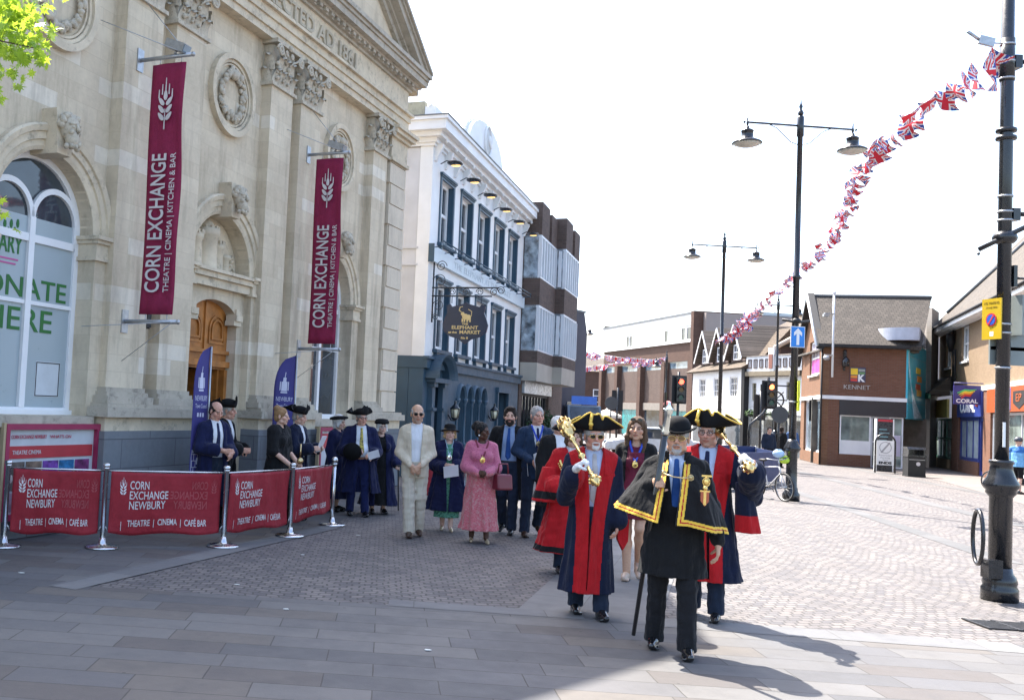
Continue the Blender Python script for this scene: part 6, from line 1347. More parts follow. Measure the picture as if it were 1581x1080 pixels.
# ================================================================ people: figures modelled as smooth implicit solids, then meshed
def _n(v): v = np.array(v, float); return v/np.linalg.norm(v)
class Vol:
    def __init__(s, lo, hi, h):
        s.h = h; s.lo = np.array(lo, float); n = np.maximum(4, np.ceil((np.array(hi)-s.lo)/h).astype(int)+1); s.n = n
        s.V = np.full(n, .25, np.float32); s.ax = [s.lo[i]+h*np.arange(n[i]) for i in range(3)]
    def _sl(s, lo, hi, m):
        a = np.clip(np.floor((np.array(lo)-m-s.lo)/s.h).astype(int), 0, s.n); b = np.clip(np.ceil((np.array(hi)+m-s.lo)/s.h).astype(int)+1, 0, s.n)
        return tuple(slice(int(i), int(j)) for i, j in zip(a, b))
    def _g(s, sl): return np.meshgrid(s.ax[0][sl[0]], s.ax[1][sl[1]], s.ax[2][sl[2]], indexing='ij', sparse=True)
    def add(s, prim, k=.02):
        f, lo, hi = prim; sl = s._sl(lo, hi, k+2*s.h)
        if any(q.stop <= q.start for q in sl): return s
        d = f(*s._g(sl)).astype(np.float32); A = s.V[sl]
        if k > 0: q = np.clip(.5+.5*(A-d)/k, 0, 1); s.V[sl] = A*(1-q)+d*q-k*q*(1-q)
        else: s.V[sl] = np.minimum(A, d)
        return s
    def adds(s, prims, k=.02):
        for p in prims: s.add(p, k)
        return s
    def cut(s, prim, k=.004):
        f, lo, hi = prim; sl = s._sl(lo, hi, k+2*s.h)
        if any(q.stop <= q.start for q in sl): return s
        d = -f(*s._g(sl)).astype(np.float32); A = s.V[sl]; q = np.clip(.5-.5*(A-d)/k, 0, 1); s.V[sl] = A*(1-q)+d*q+k*q*(1-q); return s
    def keep(s, f):
        sl = tuple(slice(0, int(q)) for q in s.n); s.V = np.maximum(s.V, f(*s._g(sl)).astype(np.float32)); return s
    def warp(s, amp, wl, seed=0, vert=2.2):
        rnd = np.random.RandomState(seed); sl = tuple(slice(0, int(q)) for q in s.n); X, Y, Z = s._g(sl); N = 0
        for i in range(5):
            d = rnd.normal(size=3); d[2] /= vert; d = d/np.linalg.norm(d)*2*math.pi/(wl*rnd.uniform(.6, 1.5)); N = N+np.sin(X*d[0]+Y*d[1]+Z*d[2]+rnd.uniform(0, 6)+1.3*np.sin(Z*9+rnd.uniform(0, 6)))
        s.V = s.V+(amp/2.2*N).astype(np.float32); return s
    def mesh(s):
        V = s.V; h = s.h; S_ = V < 0
        V = np.where(V == 0, 1e-6, V); c = [(i, j, k) for i in (0, 1) for j in (0, 1) for k in (0, 1)]
        sub = lambda A, o: A[o[0]:A.shape[0]-1+o[0], o[1]:A.shape[1]-1+o[1], o[2]:A.shape[2]-1+o[2]]
        cnt = sum(sub(S_, o).astype(np.int8) for o in c); act = (cnt > 0) & (cnt < 8); ids = np.full(act.shape, -1, np.int64); I = np.argwhere(act); ids[act] = np.arange(len(I))
        if len(I) == 0: return np.zeros((0, 3)), np.zeros((0, 4), int)
        P = np.zeros((len(I), 3)); K = np.zeros(len(I)); val = {o: V[I[:, 0]+o[0], I[:, 1]+o[1], I[:, 2]+o[2]] for o in c}
        for a in c:
            for ax in range(3):
                if a[ax] == 0:
                    b = list(a); b[ax] = 1; b = tuple(b); va, vb = val[a], val[b]; m = (va < 0) != (vb < 0); t = np.where(m, va/np.where(m, va-vb, 1), 0)
                    p = np.tile(np.array(a, float), (len(I), 1)); p[:, ax] += t; P += p*m[:, None]; K += m
        P = s.lo+(I+P/np.maximum(K, 1)[:, None])*h; Q = []
        for ax in range(3):
            o1, o2 = [(1, 2), (2, 0), (0, 1)][ax]; a = [slice(1, -1)]*3; a[ax] = slice(0, -1); b = list(a); b[ax] = slice(1, None)
            sa, sb = S_[tuple(a)], S_[tuple(b)]; E = np.argwhere(sa != sb); inside = sa[E[:, 0], E[:, 1], E[:, 2]]
            off = np.ones(3, int); off[ax] = 0; E = E+off
            def cell(d1, d2):
                q = E.copy(); q[:, o1] += d1; q[:, o2] += d2; return ids[q[:, 0], q[:, 1], q[:, 2]]
            f = np.stack([cell(-1, -1), cell(0, -1), cell(0, 0), cell(-1, 0)], 1); f[~inside] = f[~inside][:, ::-1]; Q.append(f)
        Q = np.concatenate(Q); Q = Q[(Q >= 0).all(1)]; return P, Q
def cone(a, b, ra, rb, fy=1.0):
    a, b = np.array(a, float), np.array(b, float); ba = b-a; L = max(ba@ba, 1e-9); r = max(ra, rb)
    def f(X, Y, Z):
        if fy == 1.0:
            x, y, z = X-a[0], Y-a[1], Z-a[2]; t = np.clip((x*ba[0]+y*ba[1]+z*ba[2])/L, 0, 1)
            return np.sqrt((x-ba[0]*t)**2+(y-ba[1]*t)**2+(z-ba[2]*t)**2)-(ra+(rb-ra)*t)
        x, y, z = X-a[0], Y-a[1], Z-a[2]; t = np.clip((x*ba[0]+z*ba[2])/max(ba[0]**2+ba[2]**2, 1e-9), 0, 1)
        return (np.sqrt((x-ba[0]*t)**2+((y-ba[1]*t)/fy)**2+(z-ba[2]*t)**2)-(ra+(rb-ra)*t))*(.5+.5*fy)
    return f, np.minimum(a, b)-r, np.maximum(a, b)+r
def ell(c, r, M=None):
    c, r = np.array(c, float), np.array(r, float); m = r.max()
    def f(X, Y, Z):
        x, y, z = X-c[0], Y-c[1], Z-c[2]
        if M is not None: x, y, z = (M[0, 0]*x+M[1, 0]*y+M[2, 0]*z, M[0, 1]*x+M[1, 1]*y+M[2, 1]*z, M[0, 2]*x+M[1, 2]*y+M[2, 2]*z)
        k0 = np.sqrt((x/r[0])**2+(y/r[1])**2+(z/r[2])**2); k1 = np.sqrt((x/r[0]**2)**2+(y/r[1]**2)**2+(z/r[2]**2)**2); return k0*(k0-1)/np.maximum(k1, 1e-6)
    return f, c-m, c+m
def func(f, lo, hi): return f, np.array(lo, float), np.array(hi, float)
def skirt(z0, z1, c0, c1, r0, r1, folds=9, amp=.09, seed=0, pw=1.0):
    """cloth hanging from height z1 to hem z0; c: centre (x,y), r: (rx,ry) at hem / top; folds deepen to the hem"""
    rnd = np.random.RandomState(seed); ph = rnd.uniform(0, 6, 4)
    def f(X, Y, Z):
        t = np.clip((Z-z0)/(z1-z0), 0, 1); u = t**pw; cx, cy = c0[0]+(c1[0]-c0[0])*u, c0[1]+(c1[1]-c0[1])*u; rx, ry = r0[0]+(r1[0]-r0[0])*u, r0[1]+(r1[1]-r0[1])*u
        th = np.arctan2((Y-cy)/ry, (X-cx)/rx); w_ = amp*(1-t)**.7*(np.sin(folds*th+ph[0]+.5*np.sin(Z*5+ph[1]))+.5*np.sin((folds*1.7//1)*th+ph[2]+Z*2))
        d = (np.sqrt(((X-cx)/rx)**2+((Y-cy)/ry)**2)-1-w_)*np.minimum(rx, ry)*.8; return np.maximum(d, np.maximum(z0-Z, Z-z1))
    m = max(*r0, *r1)*(1+2*amp)+.02; xs = (c0[0], c1[0]); ys = (c0[1], c1[1])
    return f, np.array((min(xs)-m, min(ys)-m, z0)), np.array((max(xs)+m, max(ys)+m, z1))
def relax(P, Q, it):
    for _ in range(it):
        A = np.zeros_like(P); n = np.zeros(len(P))
        for i in range(4):
            for j in ((i+1) % 4, (i+3) % 4):
                for a in range(3): A[:, a] += np.bincount(Q[:, i], P[Q[:, j], a], len(P))
                n += np.bincount(Q[:, i], minlength=len(P))
        P = P*.45+.55*A/np.maximum(n, 1)[:, None]
    return P
def emit_mesh(name, P, Q, mat, parent, tint=None, smooth=1):
    P = relax(P, Q, smooth)
    me = bpy.data.meshes.new(name); me.vertices.add(len(P)); me.vertices.foreach_set('co', P.astype(np.float32).ravel()); me.loops.add(len(Q)*4); me.loops.foreach_set('vertex_index', Q.astype(np.int32).ravel())
    me.polygons.add(len(Q)); me.polygons.foreach_set('loop_start', np.arange(0, len(Q)*4, 4, dtype=np.int32)); me.polygons.foreach_set('loop_total', np.full(len(Q), 4, np.int32)); me.update(calc_edges=True)
    me.polygons.foreach_set('use_smooth', np.ones(len(Q), bool)); me.materials.append(mat)
    if tint is not None:
        c = np.ones((len(P), 4), np.float32); c[:, :3] = tint(P); a = me.color_attributes.new('tint', 'FLOAT_COLOR', 'POINT'); a.data.foreach_set('color', c.ravel())
    return link(bpy.data.objects.new(name, me), parent)
def solid(name, vol, mat, parent, labels=None, tint=None, smooth=3):
    """labels: (fn(centres)->int, {int: (part name, material)}) splits off trims as children of this part"""
    P, Q = vol.mesh()
    if len(Q) == 0: return None
    if labels is None: return emit_mesh(name, P, Q, mat, parent, tint, smooth)
    P = relax(P, Q, smooth); lab = labels[0](P[Q].mean(1)); o = None
    for k in sorted(set(lab.tolist())):
        q = Q[lab == k]; u, inv = np.unique(q, return_inverse=True); nm, mt_ = (name, mat) if k == 0 else labels[1][k]
        r = emit_mesh(nm, P[u], inv.reshape(q.shape), mt_, parent if k == 0 else (o or parent), tint, 0)
        if k == 0: o = r
    return o
SKIN = {'fair': (.64, .40, .295), 'pale': (.68, .45, .35), 'ruddy': (.60, .335, .24), 'tan': (.54, .325, .215), 'dark': (.085, .038, .022)}
class Fig:
    def __init__(s, label, px, py, H=1.76, yaw=0.0, res=.009, skin='fair', fem=False, loc=None, wide=1.0, head=(0, 0, 0), lean=(0, 0), arms=None, feet=None, belly=0.0, hs=1.0, brow=(.10, .07, .05), iris=(.06, .05, .04), group='people in the procession'):
        g = G(px, py) if loc is None else Vector(loc)
        s.root = thing('person', label, 'person', (g.x, g.y, 0), 0, group)
        s.root.rotation_euler = (0, 0, R(yaw)+math.atan2(-g.x, g.y))
        k = H/1.76; s.k = k; s.h = res; s.fem = fem; s.skin = SKIN[skin]; s.skn = skin; s.w = wide; s.brow = brow; s.iris = iris; s.belly = belly; s.hs = hs*k*1.06
        lx, ly = lean; J = {}; A = lambda *p: np.array(p, float)
        J['pel'] = A(0, 0, .95*k); J['waist'] = A(lx*.3, ly*.3, 1.09*k); J['chest'] = A(lx*.7, ly*.7, 1.29*k); J['neck'] = A(lx, ly+.015, 1.475*k); J['head'] = A(lx*1.1, ly*1.25-.025, 1.635*k)
        sw = (.155 if fem else .178)*wide*k
        for sd, q in (('L', 1), ('R', -1)):
            J['sh'+sd] = A(lx*.95+q*sw, ly*.95+.015, 1.405*k)
            a = (arms or {}).get(sd); e, w_ = (a[0], a[1]) if a else ((q*(sw/k+.06), .03, 1.13), (q*(sw/k+.07), -.06, .88))
            J['el'+sd] = A(*e)*k; J['wr'+sd] = A(*w_)*k
            f = (feet or {}).get(sd) or (q*.10, -.0, 0.0)          # foot x, y, heel lift
            J['hip'+sd] = A(q*.092*k, 0, .92*k); J['an'+sd] = A(f[0], f[1]+.03, .085+f[2])
            kn = (J['hip'+sd]+J['an'+sd])/2; reach = np.linalg.norm(J['hip'+sd]-J['an'+sd]); bend = math.sqrt(max(0, (.418*k)**2-(reach/2)**2)) if reach < .832*k else .008
            J['kn'+sd] = kn+A(0, -bend-.008, .02); s.__dict__['foot'+sd] = f
        s.J = J; hy, hp, hr = (R(q) for q in head); s.HR = np.array((Matrix.Rotation(hy, 3, 'Z') @ Matrix.Rotation(hp, 3, 'X') @ Matrix.Rotation(hr, 3, 'Y')))
        s.handspec = {}
    def hp(s, p): return s.J['head']+s.HR @ (np.array(p, float)*s.hs)
    def hell(s, c, r): return ell(s.hp(c), np.array(r)*s.hs, s.HR)
    def hcone(s, a, b, ra, rb): return cone(s.hp(a), s.hp(b), ra*s.hs, rb*s.hs)
    def torso(s, i=0.0, low=True):
        J, k, w_ = s.J, s.k, s.w; f = s.fem; c, b = J['chest'], J['waist']
        p = [cone(J['pel'], b, (.158 if not f else .168)*w_*k+i, (.142 if not f else .125)*w_*k+i, .68), cone(b, c, (.142 if not f else .125)*w_*k+i, (.162 if not f else .142)*w_*k+i, .68),
             cone(c, c+(J['neck']-c)*.55, (.162 if not f else .142)*w_*k+i, (.13 if not f else .11)*w_*k+i, .62), cone(J['shL']*.86+J['shR']*.14, J['shR']*.86+J['shL']*.14, .062*k+i, .062*k+i), cone(J['neck']-np.array((0, 0, .05)), J['neck']+np.array((0, -.01, .03)), .062*k+i, .055*k+i)]
        if s.belly: p.append(ell(b+np.array((0, -.055, -.02)), (.135*w_+i, .10+s.belly+i, .16+i)))
        if f:
            for q in (-1, 1): p.append(ell(c+np.array((q*.07*w_, -.085, -.02)), (.068+i*.6, .062+i*.6, .065+i*.6)))
        return p
    def arm(s, sd, ru=.052, re=.043, rw=.034, i=0.0, upto=1.0):
        J, k = s.J, s.k; w_ = J['el'+sd]+(J['wr'+sd]-J['el'+sd])*upto
        return [cone(J['sh'+sd], J['el'+sd], ru*k+i+.008, re*k+i), cone(J['el'+sd], w_, re*k+i, rw*k+i)]
    def leg(s, sd, rt=.082, rk=.056, ra=.04, i=0.0):
        J, k = s.J, s.k; kn, an = J['kn'+sd], J['an'+sd]; mid = kn*.68+an*.32+np.array((0, .022, 0))
        return [cone(J['hip'+sd], kn, rt*k+i, rk*k+i), cone(kn, mid, rk*k*.93+i, max(rk, ra)*.95*k+i), cone(mid, an, max(rk, ra)*.95*k+i, ra*k+i)]
    def hand(s, sd, d, n, curl=(25, 30, 20), spread=1.0, i=0.0, thumb=(.55, .75, .35), tcurl=.3):
        """wrist, pointing direction d, palm faces n; returns capsules of palm, four fingers and thumb"""
        d, n = _n(d), np.array(n, float); n = _n(n-d*(n@d)); t = np.cross(d, n)*(1 if sd == 'L' else -1)
        if s.handspec.get(sd, {}).get('flip'): t = -t
        w_ = s.J['wr'+sd]; k = s.k*(.93 if s.fem else 1.0); p = [cone(w_-d*.02*k, w_+d*.03*k, .026*k+i, .024*k+i, 1)]
        for off, L, r in ((.030, .078, .0098), (.010, .086, .0102), (-.010, .080, .0098), (-.029, .062, .0088)):
            b = w_+d*.088*k*(1-.9*abs(off)*abs(off)*60*.1)+t*off*k*spread; p.append(cone(w_+d*.02*k+t*off*.55*k, b, .0165*k+i, .0135*k+i)); q = b; a = 0.0
            for fr, c_ in zip((.45, .31, .24), curl):
                a += R(c_*(1.0+(.12 if off < 0 else 0))); e = q+(d*math.cos(a)+n*math.sin(a))*L*fr*k; p.append(cone(q, e, r*k+i, r*.9*k+i)); q = e
        b = w_+d*.028*k+t*.024*k; u = _n(d*thumb[0]+t*thumb[1]+n*thumb[2]); e = b+u*.048*k; p.append(cone(b, e, .0155*k+i, .0118*k+i)); u2 = _n(u+(n*.9-t*.8)*tcurl); e2 = e+u2*.032*k; p.append(cone(e, e2, .0115*k+i, .010*k+i)); p.append(cone(e2, e2+_n(u2+(n-t)*tcurl*.5)*.022*k, .010*k+i, .0085*k+i))
        return p
    def set_hand(s, sd, d, n, flip=False, **kw): s.handspec[sd] = dict(d=d, n=n, kw=kw, flip=flip)
    def hands(s, sd, i=0.0):
        q = s.handspec.get(sd)
        if q is None:
            f = _n(s.J['wr'+sd]-s.J['el'+sd]); s.handspec[sd] = q = dict(d=f, n=(-1 if sd == 'L' else 1, .1, 0), kw={}, flip=False)
        return s.hand(sd, q['d'], q['n'], i=i, **q['kw'])
    def body(s, legs=True, jaw=1.0, nose=1.0, hair_tint=None, stubble=None):
        J, k = s.J, s.k; pts = np.array(list(J.values())); v = Vol(pts.min(0)-.24*k, pts.max(0)+np.array((.24, .24, .2)), s.h); f = s.fem
        v.adds(s.torso(-.012), .04)
        for sd in 'LR':
            v.adds(s.arm(sd), .025); v.adds(s.leg(sd), .03); an = J['an'+sd]; tz = s.__dict__['foot'+sd][2]
            v.add(cone(an+np.array((0, .0, -.03)), an+np.array((0, -.09, -.058-(tz*.4))), .028, .018), .02)
        v.add(cone(J['neck']-np.array((0, 0, .02)), s.hp((0, .02, -.06)), (.056 if not f else .046)*k, (.055 if not f else .046)*k), .025)
        # head
        j = jaw*(.93 if f else 1.0)
        v.add(s.hell((0, .022, .035), (.074, .095, .086)), .02); v.add(s.hell((0, -.028, -.045), (.058*j, .062, .068)), .025); v.add(s.hell((0, -.066, -.098), (.026*j, .02, .018)), .02)
        for q in (-1, 1):
            v.add(s.hell((q*.042, -.052, -.022), (.028, .03, .026)), .018); v.add(s.hell((q*.031, -.066, .024), (.026, .018, .011)), .012)
            v.cut(s.hell((q*.032, -.102, .004), (.021, .017, .012)), .014)
            v.add(s.hell((q*.079, .012, -.008), (.011, .020, .033)), .008); v.add(s.hell((q*.052, -.015, -.075), (.018, .03, .022)), .02)
        v.add(s.hcone((0, -.084, .018), (0, -.109*nose, -.026), .0085, .0125), .010)
        for q in (-1, 1): v.add(s.hell((q*.012, -.096, -.029), (.0085, .011, .0075)), .006); v.add(s.hell((q*.031, -.0725, .004), (.0135, .0135, .0125)), .003)
        v.add(s.hell((0, -.0865, -.056), (.025, .0115, .0065)), .005); v.add(s.hell((0, -.0835, -.068), (.021, .011, .007)), .005); v.cut(s.hell((0, -.1, -.0622), (.024, .012, .0022)), .004)
        for sd in 'LR': v.adds(s.hands(sd), .006)
        sk, br, ir, HR, hd, hs = np.array(s.skin), np.array(s.brow), np.array(s.iris), s.HR, s.J['head'], s.hs
        def tint(P):
            c = np.tile(sk, (len(P), 1)); q = ((P-hd) @ HR)/hs; near = (np.abs(q) < .16).all(1); x, y, z = np.abs(q[:, 0]), q[:, 1], q[:, 2]; front = near & (y < -.045)
            ck = np.exp(-(((x-.045)/.022)**2+((z+.028)/.02)**2))*(front); c = c*(1-ck[:, None]*.35*np.array((0, .55, .5)))
            nz = np.exp(-((x/.016)**2+((z+.026)/.016)**2))*front; c = c*(1-nz[:, None]*.3*np.array((0, .6, .6)))
            lip = front & (x < .0255) & (np.abs(z+.062) < .0105*(1-(x/.027)**2)+.002) & (y < -.07); c[lip] = sk*np.array((.80, .52, .52))
            mouth = front & (x < .022) & (np.abs(z+.0622) < .0024); c[mouth] = sk*.35
            e = front & (((x-.031)/.0145)**2+((z-.004)/.0058)**2 < 1); c[e] = (.50, .46, .43) if s.h < .007 else sk*.42; i_ = e & ((x-.031)**2+(z-.004)**2 < .0062**2); c[i_] = ir
            lid = front & (np.abs(x-.031) < .017) & (z > .0085) & (z < .0125); c[lid] = sk*.45; bag = front & (np.abs(x-.031) < .016) & (z < -.006) & (z > -.013); c[bag] = sk*.78
            b = front & (np.abs(x-.033) < .021) & (np.abs(z-(.0255-.10*np.maximum(0, x-.04))) < .0052); c[b] = br
            if stubble is not None: st = front & (z < -.035) & ~lip; c[st] = c[st]*.6+np.array(stubble)*.4
            if hair_tint is not None: ht_ = near & (z > .02) & (y > -.02+.5*(.1-z)*0) & (z+.6*y > .045+0*z) ; c[ht_] = c[ht_]*.35+np.array(hair_tint)*.65
            return c
        return solid('body', v, attr_mat('skin', .48, .08), s.root, None, tint, 0)
    def vol(s, lo=(-.62, -.55, -.02), hi=(.62, .55, 1.62), h=None): return Vol(lo, hi, h or s.h)
    def trousers(s, mat, name='trousers', rt=.100, rk=.074, rh=.070, top=1.0, hem=.055, crease=True):
        v = s.vol((-.45, -.6, .0), (.45, .6, 1.1*s.k))
        v.add(cone(s.J['pel']+np.array((0, 0, .08)), s.J['pel']-np.array((0, 0, .03)), .166*s.w*s.k, .176*s.w*s.k, .70), .03)
        for sd in 'LR':
            J = s.J; an = J['an'+sd]; v.adds([cone(J['hip'+sd], J['kn'+sd], rt*s.k*s.w, rk*s.k), cone(J['kn'+sd], an+np.array((0, -.0, -.03)), rk*s.k, rh*s.k)], .025)
        v.warp(.0035, .10, 5, 1.0); z0 = hem; v.keep(lambda X, Y, Z: np.maximum(z0-Z, Z-(top*s.k))+0*X+0*Y); return solid(name, v, mat, s.root)
    def shoes(s, mat=None, heel=False, ra=.047, L=.175, hgt=.052):
        for sd, q in (('L', 1), ('R', -1)):
            an = s.J['an'+sd]; f = s.__dict__['foot'+sd]; z = f[2]; a = an-np.array((0, 0, .085+z)); tip = R(38)*min(1, z/.06) if z else 0
            rot = lambda y, zz: np.array((a[0]-q*.0+(y*-.12*q), a[1]-.13+((y+.13)*math.cos(tip)-0*zz)+zz*math.sin(tip)*-.0, zz+max(0, (y+.13))*math.sin(tip)))
            v = Vol(a+np.array((-.12, -.30, -.03)), a+np.array((.12, .16, .26+z)), min(s.h, .008))
            if heel: v.adds([cone(rot(.035, .062), rot(-.09, .022), .030, .026), cone(rot(-.09, .022), rot(-.155, .016), .028, .017)], .015); v.add(cone(rot(.05, .055), rot(.052, .004), .012, .008), .006)
            else:
                v.adds([cone(rot(.035, .05), rot(-.06, .045), .040, .042), cone(rot(-.06, .043), rot(-L, .032), .044, .028), cone(rot(.02, .07), rot(.02, .10), .040, .036)], .015)
                v.add(func(lambda X, Y, Z: np.maximum(np.maximum(np.abs(X-(a[0]))-.04, np.abs(Y-(a[1]-.06))-.12), np.abs(Z-.012-z*.0)-.012), a+np.array((-.05, -.2, 0)), a+np.array((.05, .1, .03))), .01) if not z else None
            v.keep(lambda X, Y, Z: (.002-Z)+0*X+0*Y); solid('shoe', v, mat or plain('black_leather', (.012, .012, .013), .25, coat=.3), s.root)
    def shirt(s, mat, tie=None, collar=True, name='shirt', tiefn=None, inf=.006):
        v = s.vol((-.4, -.4, .85*s.k), (.4, .4, 1.62*s.k), min(s.h, .008)); v.adds(s.torso(inf), .04)
        if collar:
            c = s.J['neck']; v.add(func(lambda X, Y, Z: np.maximum(np.abs(np.sqrt((X-c[0])**2+(Y-c[1]+.01)**2)-.066*s.k)-.007, np.abs(Z-(c[2]+.022)-.25*(Y-c[1]))-.024), c-.11, c+.11), .004)
        v.keep(lambda X, Y, Z: np.maximum(.985*s.k-Z, Z-(s.J['neck'][2]+.045+.25*(Y-s.J['neck'][1])))+0*X); o = solid(name, v, mat, s.root)
        if tie is not None:
            v = s.vol((-.08, -.4, .95*s.k), (.12, .1, 1.56*s.k), min(s.h, .007)); v.adds(s.torso(inf+.010), .04); c = s.J['neck']; zk = c[2]-.005
            v.keep(lambda X, Y, Z: np.maximum(np.maximum(np.abs(X-c[0]*(Z-1.0)/.47)-(.018+.026*np.clip((zk-Z)/.42, 0, 1)), Y-c[1]+.0), np.maximum(1.02*s.k-Z+1.2*np.abs(X), Z-zk)))
            v.add(ell(c+np.array((0, -.072, -.012)), (.022, .018, .024)), .006); solid('tie', v, tie, o, None, tiefn)
        return o
    def glasses(s, mat=None, lens=None, dark=True):
        g = MB(); R_ = lambda p: tuple(s.hp(p))
        for q in (-1, 1):
            g.tube([R_((q*.033+.023*math.cos(a), -.100+.004*abs(math.cos(a)), .002+.017*math.sin(a))) for a in np.linspace(0, 2*math.pi, 17)[:-1]], .0026, 5, True); g.tube([R_((q*.057, -.096, .006)), R_((q*.078, -.02, .006)), R_((q*.079, .02, .0))], .0024, 5)
        g.tube([R_((-.010, -.103, .006)), R_((0, -.106, .009)), R_((.010, -.103, .006))], .0024, 5); o = g.build('glasses', mat or M_BLACKM, s.root)
        if lens is not None:
            g = MB()
            for q in (-1, 1): n = 14; g.add([R_((q*.033+.022*math.cos(2*math.pi*i/n), -.101, .002+.016*math.sin(2*math.pi*i/n))) for i in range(n)], [tuple(range(n))])
            g.build('lens', lens, o, False)
    def hair(s, mat, style='short', name='hair', extra=()):
        v = Vol(s.J['head']-np.array((.22, .24, .48)), s.J['head']+np.array((.22, .24, .24)), min(s.h, .008)); th = {'short': .010, 'bald': .006, 'full': .018, 'long': .018, 'bun': .010, 'bob': .022}[style]
        v.add(s.hell((0, .026, .037), (.074+th, .094+th, .086+th)), .01)
        if style in ('short', 'bald', 'full', 'bun'): v.add(s.hell((0, .06, -.03), (.066+th*.6, .055+th*.6, .06)), .02)
        if style == 'long':
            for q in (-1, 1): v.adds([s.hcone((q*.068, .0, .03), (q*.082, .005, -.09), .03, .034), s.hcone((q*.082, .005, -.09), (q*.085, -.02, -.24), .034, .022)], .02)
            v.add(s.hcone((0, .06, .0), (0, .07, -.2), .07, .06), .03)
        if style == 'bob':
            for q in (-1, 1): v.adds([s.hcone((q*.066, .0, .03), (q*.080, -.01, -.06), .032, .030)], .02)
            v.add(s.hcone((0, .06, .0), (0, .06, -.08), .07, .06), .03)
        for c, r in extra: v.add(s.hell(c, (r, r, r)), .01)
        v.cut(s.hell((0, -.105, -.045), (.068 if style != 'bob' else .063, .088, .125)), .012)
        if style in ('short', 'bald', 'full', 'bun'):
            for q in (-1, 1): v.cut(s.hell((q*.085, -.035, -.06), (.04, .045, .06)), .01)
        if style == 'bald': v.cut(s.hell((0, -.03, .10), (.082, .13, .075)), .02)
        if style == 'full': v.add(s.hell((.01, -.045, .108), (.06, .045, .022)), .02)
        v.warp(.004, .03, 3, .5); return solid(name, v, mat, s.root)
    def beard(s, mat, full=True, name='beard'):
        v = Vol(s.J['head']-.2, s.J['head']+.2, min(s.h, .007))
        if full:
            v.add(s.hell((0, -.036, -.062), (.060, .060, .062)), .01); v.add(s.hell((0, -.070, -.105), (.035, .028, .028)), .02); v.cut(s.hell((0, -.06, .012), (.09, .09, .046)), .01); v.cut(s.hell((0, -.10, -.063), (.021, .03, .010)), .006)
        else: v.add(s.hell((0, -.076, -.098), (.026, .022, .024)), .012)
        v.add(s.hcone((-.026, -.083, -.055), (0, -.094, -.046), .006, .008), .006); v.add(s.hcone((.026, -.083, -.055), (0, -.094, -.046), .006, .008), .006)
        if not full:
            for q in (-1, 1): v.add(s.hcone((q*.028, -.080, -.058), (q*.026, -.074, -.092), .006, .010), .008)
        v.warp(.003, .02, 4, .5); return solid(name, v, mat, s.root)
    def hatmat(s): return Matrix.Translation(Vector(s.J['head'])) @ Matrix([list(r) for r in s.HR]).to_4x4() @ Matrix.Scale(s.hs, 4)
    def tricorn(s, mat, trim=None, scale=1.0, tilt=0.0, name='tricorn_hat', yaw=0.0):
        """cocked hat: a brim turned up on three sides round a low crown"""
        M = s.hatmat() @ Matrix.Rotation(R(tilt), 4, 'X') @ Matrix.Rotation(R(yaw), 4, 'Z'); v = []; f = []; n = 72; rows = 7; z0 = .050; edge = []
        cor = (R(12), R(168), R(270+180)); cor = (R(5), R(175), R(90))
        for i in range(n):
            a = 2*math.pi*i/n; near = max(math.cos(a-c) for c in (R(2), R(178), R(90))); tipn = max(0, (near-.55)/.45)**1.5
            for j in range(rows):
                t = j/(rows-1); r = .086+(.062+.105*tipn)*t*(1 if tipn > .15 else .85); up = (.150-.115*tipn)*t**1.4+.012*t*math.sin(5*a+1)*(1-tipn); up *= 1-.42*math.exp(-((a-R(297))/R(11))**2)*t; r2 = r-(.038*(1-tipn))*t**2
                p = Vector((r2*math.cos(a)*scale, r2*1.12*math.sin(a)*scale+.012, z0+up*scale)); v.append(M @ p)
                if j == rows-1: edge.append(M @ p)
        for i in range(n):
            k = (i+1) % n
            for j in range(rows-1): f.append((i*rows+j, k*rows+j, k*rows+j+1, i*rows+j+1))
        m = MB(); m.add(v, f, True); o = m.build(name, mat, s.root, False); md = o.modifiers.new('felt', 'SOLIDIFY'); md.thickness = .006; md.offset = 0
        m = MB(); m.v = []; prof = [(.088, 0), (.092, .02), (.090, .06), (.075, .10), (.03, .115), (.001, .118)]
        m.lathe(prof, 24); m.v = [tuple(M @ Vector((x*scale, y*1.14*scale+.012, z0-.004+z*scale))) for x, y, z in m.v]; m.build('hat_crown', mat, o)
        if trim is not None:
            m = MB(); m.tube(edge, .009*scale, 6, True)
            m.tube([M @ Vector((-.055, -.105, .06)), M @ Vector((-.062, -.128, .12)), M @ Vector((-.05, -.112, .19))], .015, 6); m.ball(tuple(M @ Vector((-.06, -.132, .10))), .022, 8, (1, .5, 1))
            m.build('gold_braid', trim, o)
        return o
    def lathehat(s, prof, mat, name, sy=1.15, z0=.045, tilt=0.0, off=(0, .012), warpf=None):
        M = s.hatmat() @ Matrix.Rotation(R(tilt), 4, 'X'); m = MB(); m.lathe(prof, 32)
        m.v = [tuple(M @ Vector((x+off[0]+(warpf(x, y, z)[0] if warpf else 0), y*sy+off[1], z+z0+(warpf(x, y, z)[1] if warpf else 0)))) for x, y, z in m.v]; return m.build(name, mat, s.root)
    def bowler(s): return s.lathehat([(.001, .118), (.04, .114), (.072, .094), (.088, .062), (.092, .02), (.094, .0), (.10, -.004), (.128, .006), (.135, .018), (.132, .022), (.125, .012), (.10, .004)][::-1], plain('bowler_felt', (.005, .005, .006), .8, bmp=.1, spec=.2), 'bowler_hat', 1.18, .045, 0, warpf=lambda x, y, z: (0, -.018*min(1, (y/.13)**2)+.022*min(1, (x/.13)**2) if math.hypot(x, y) > .097 else 0))
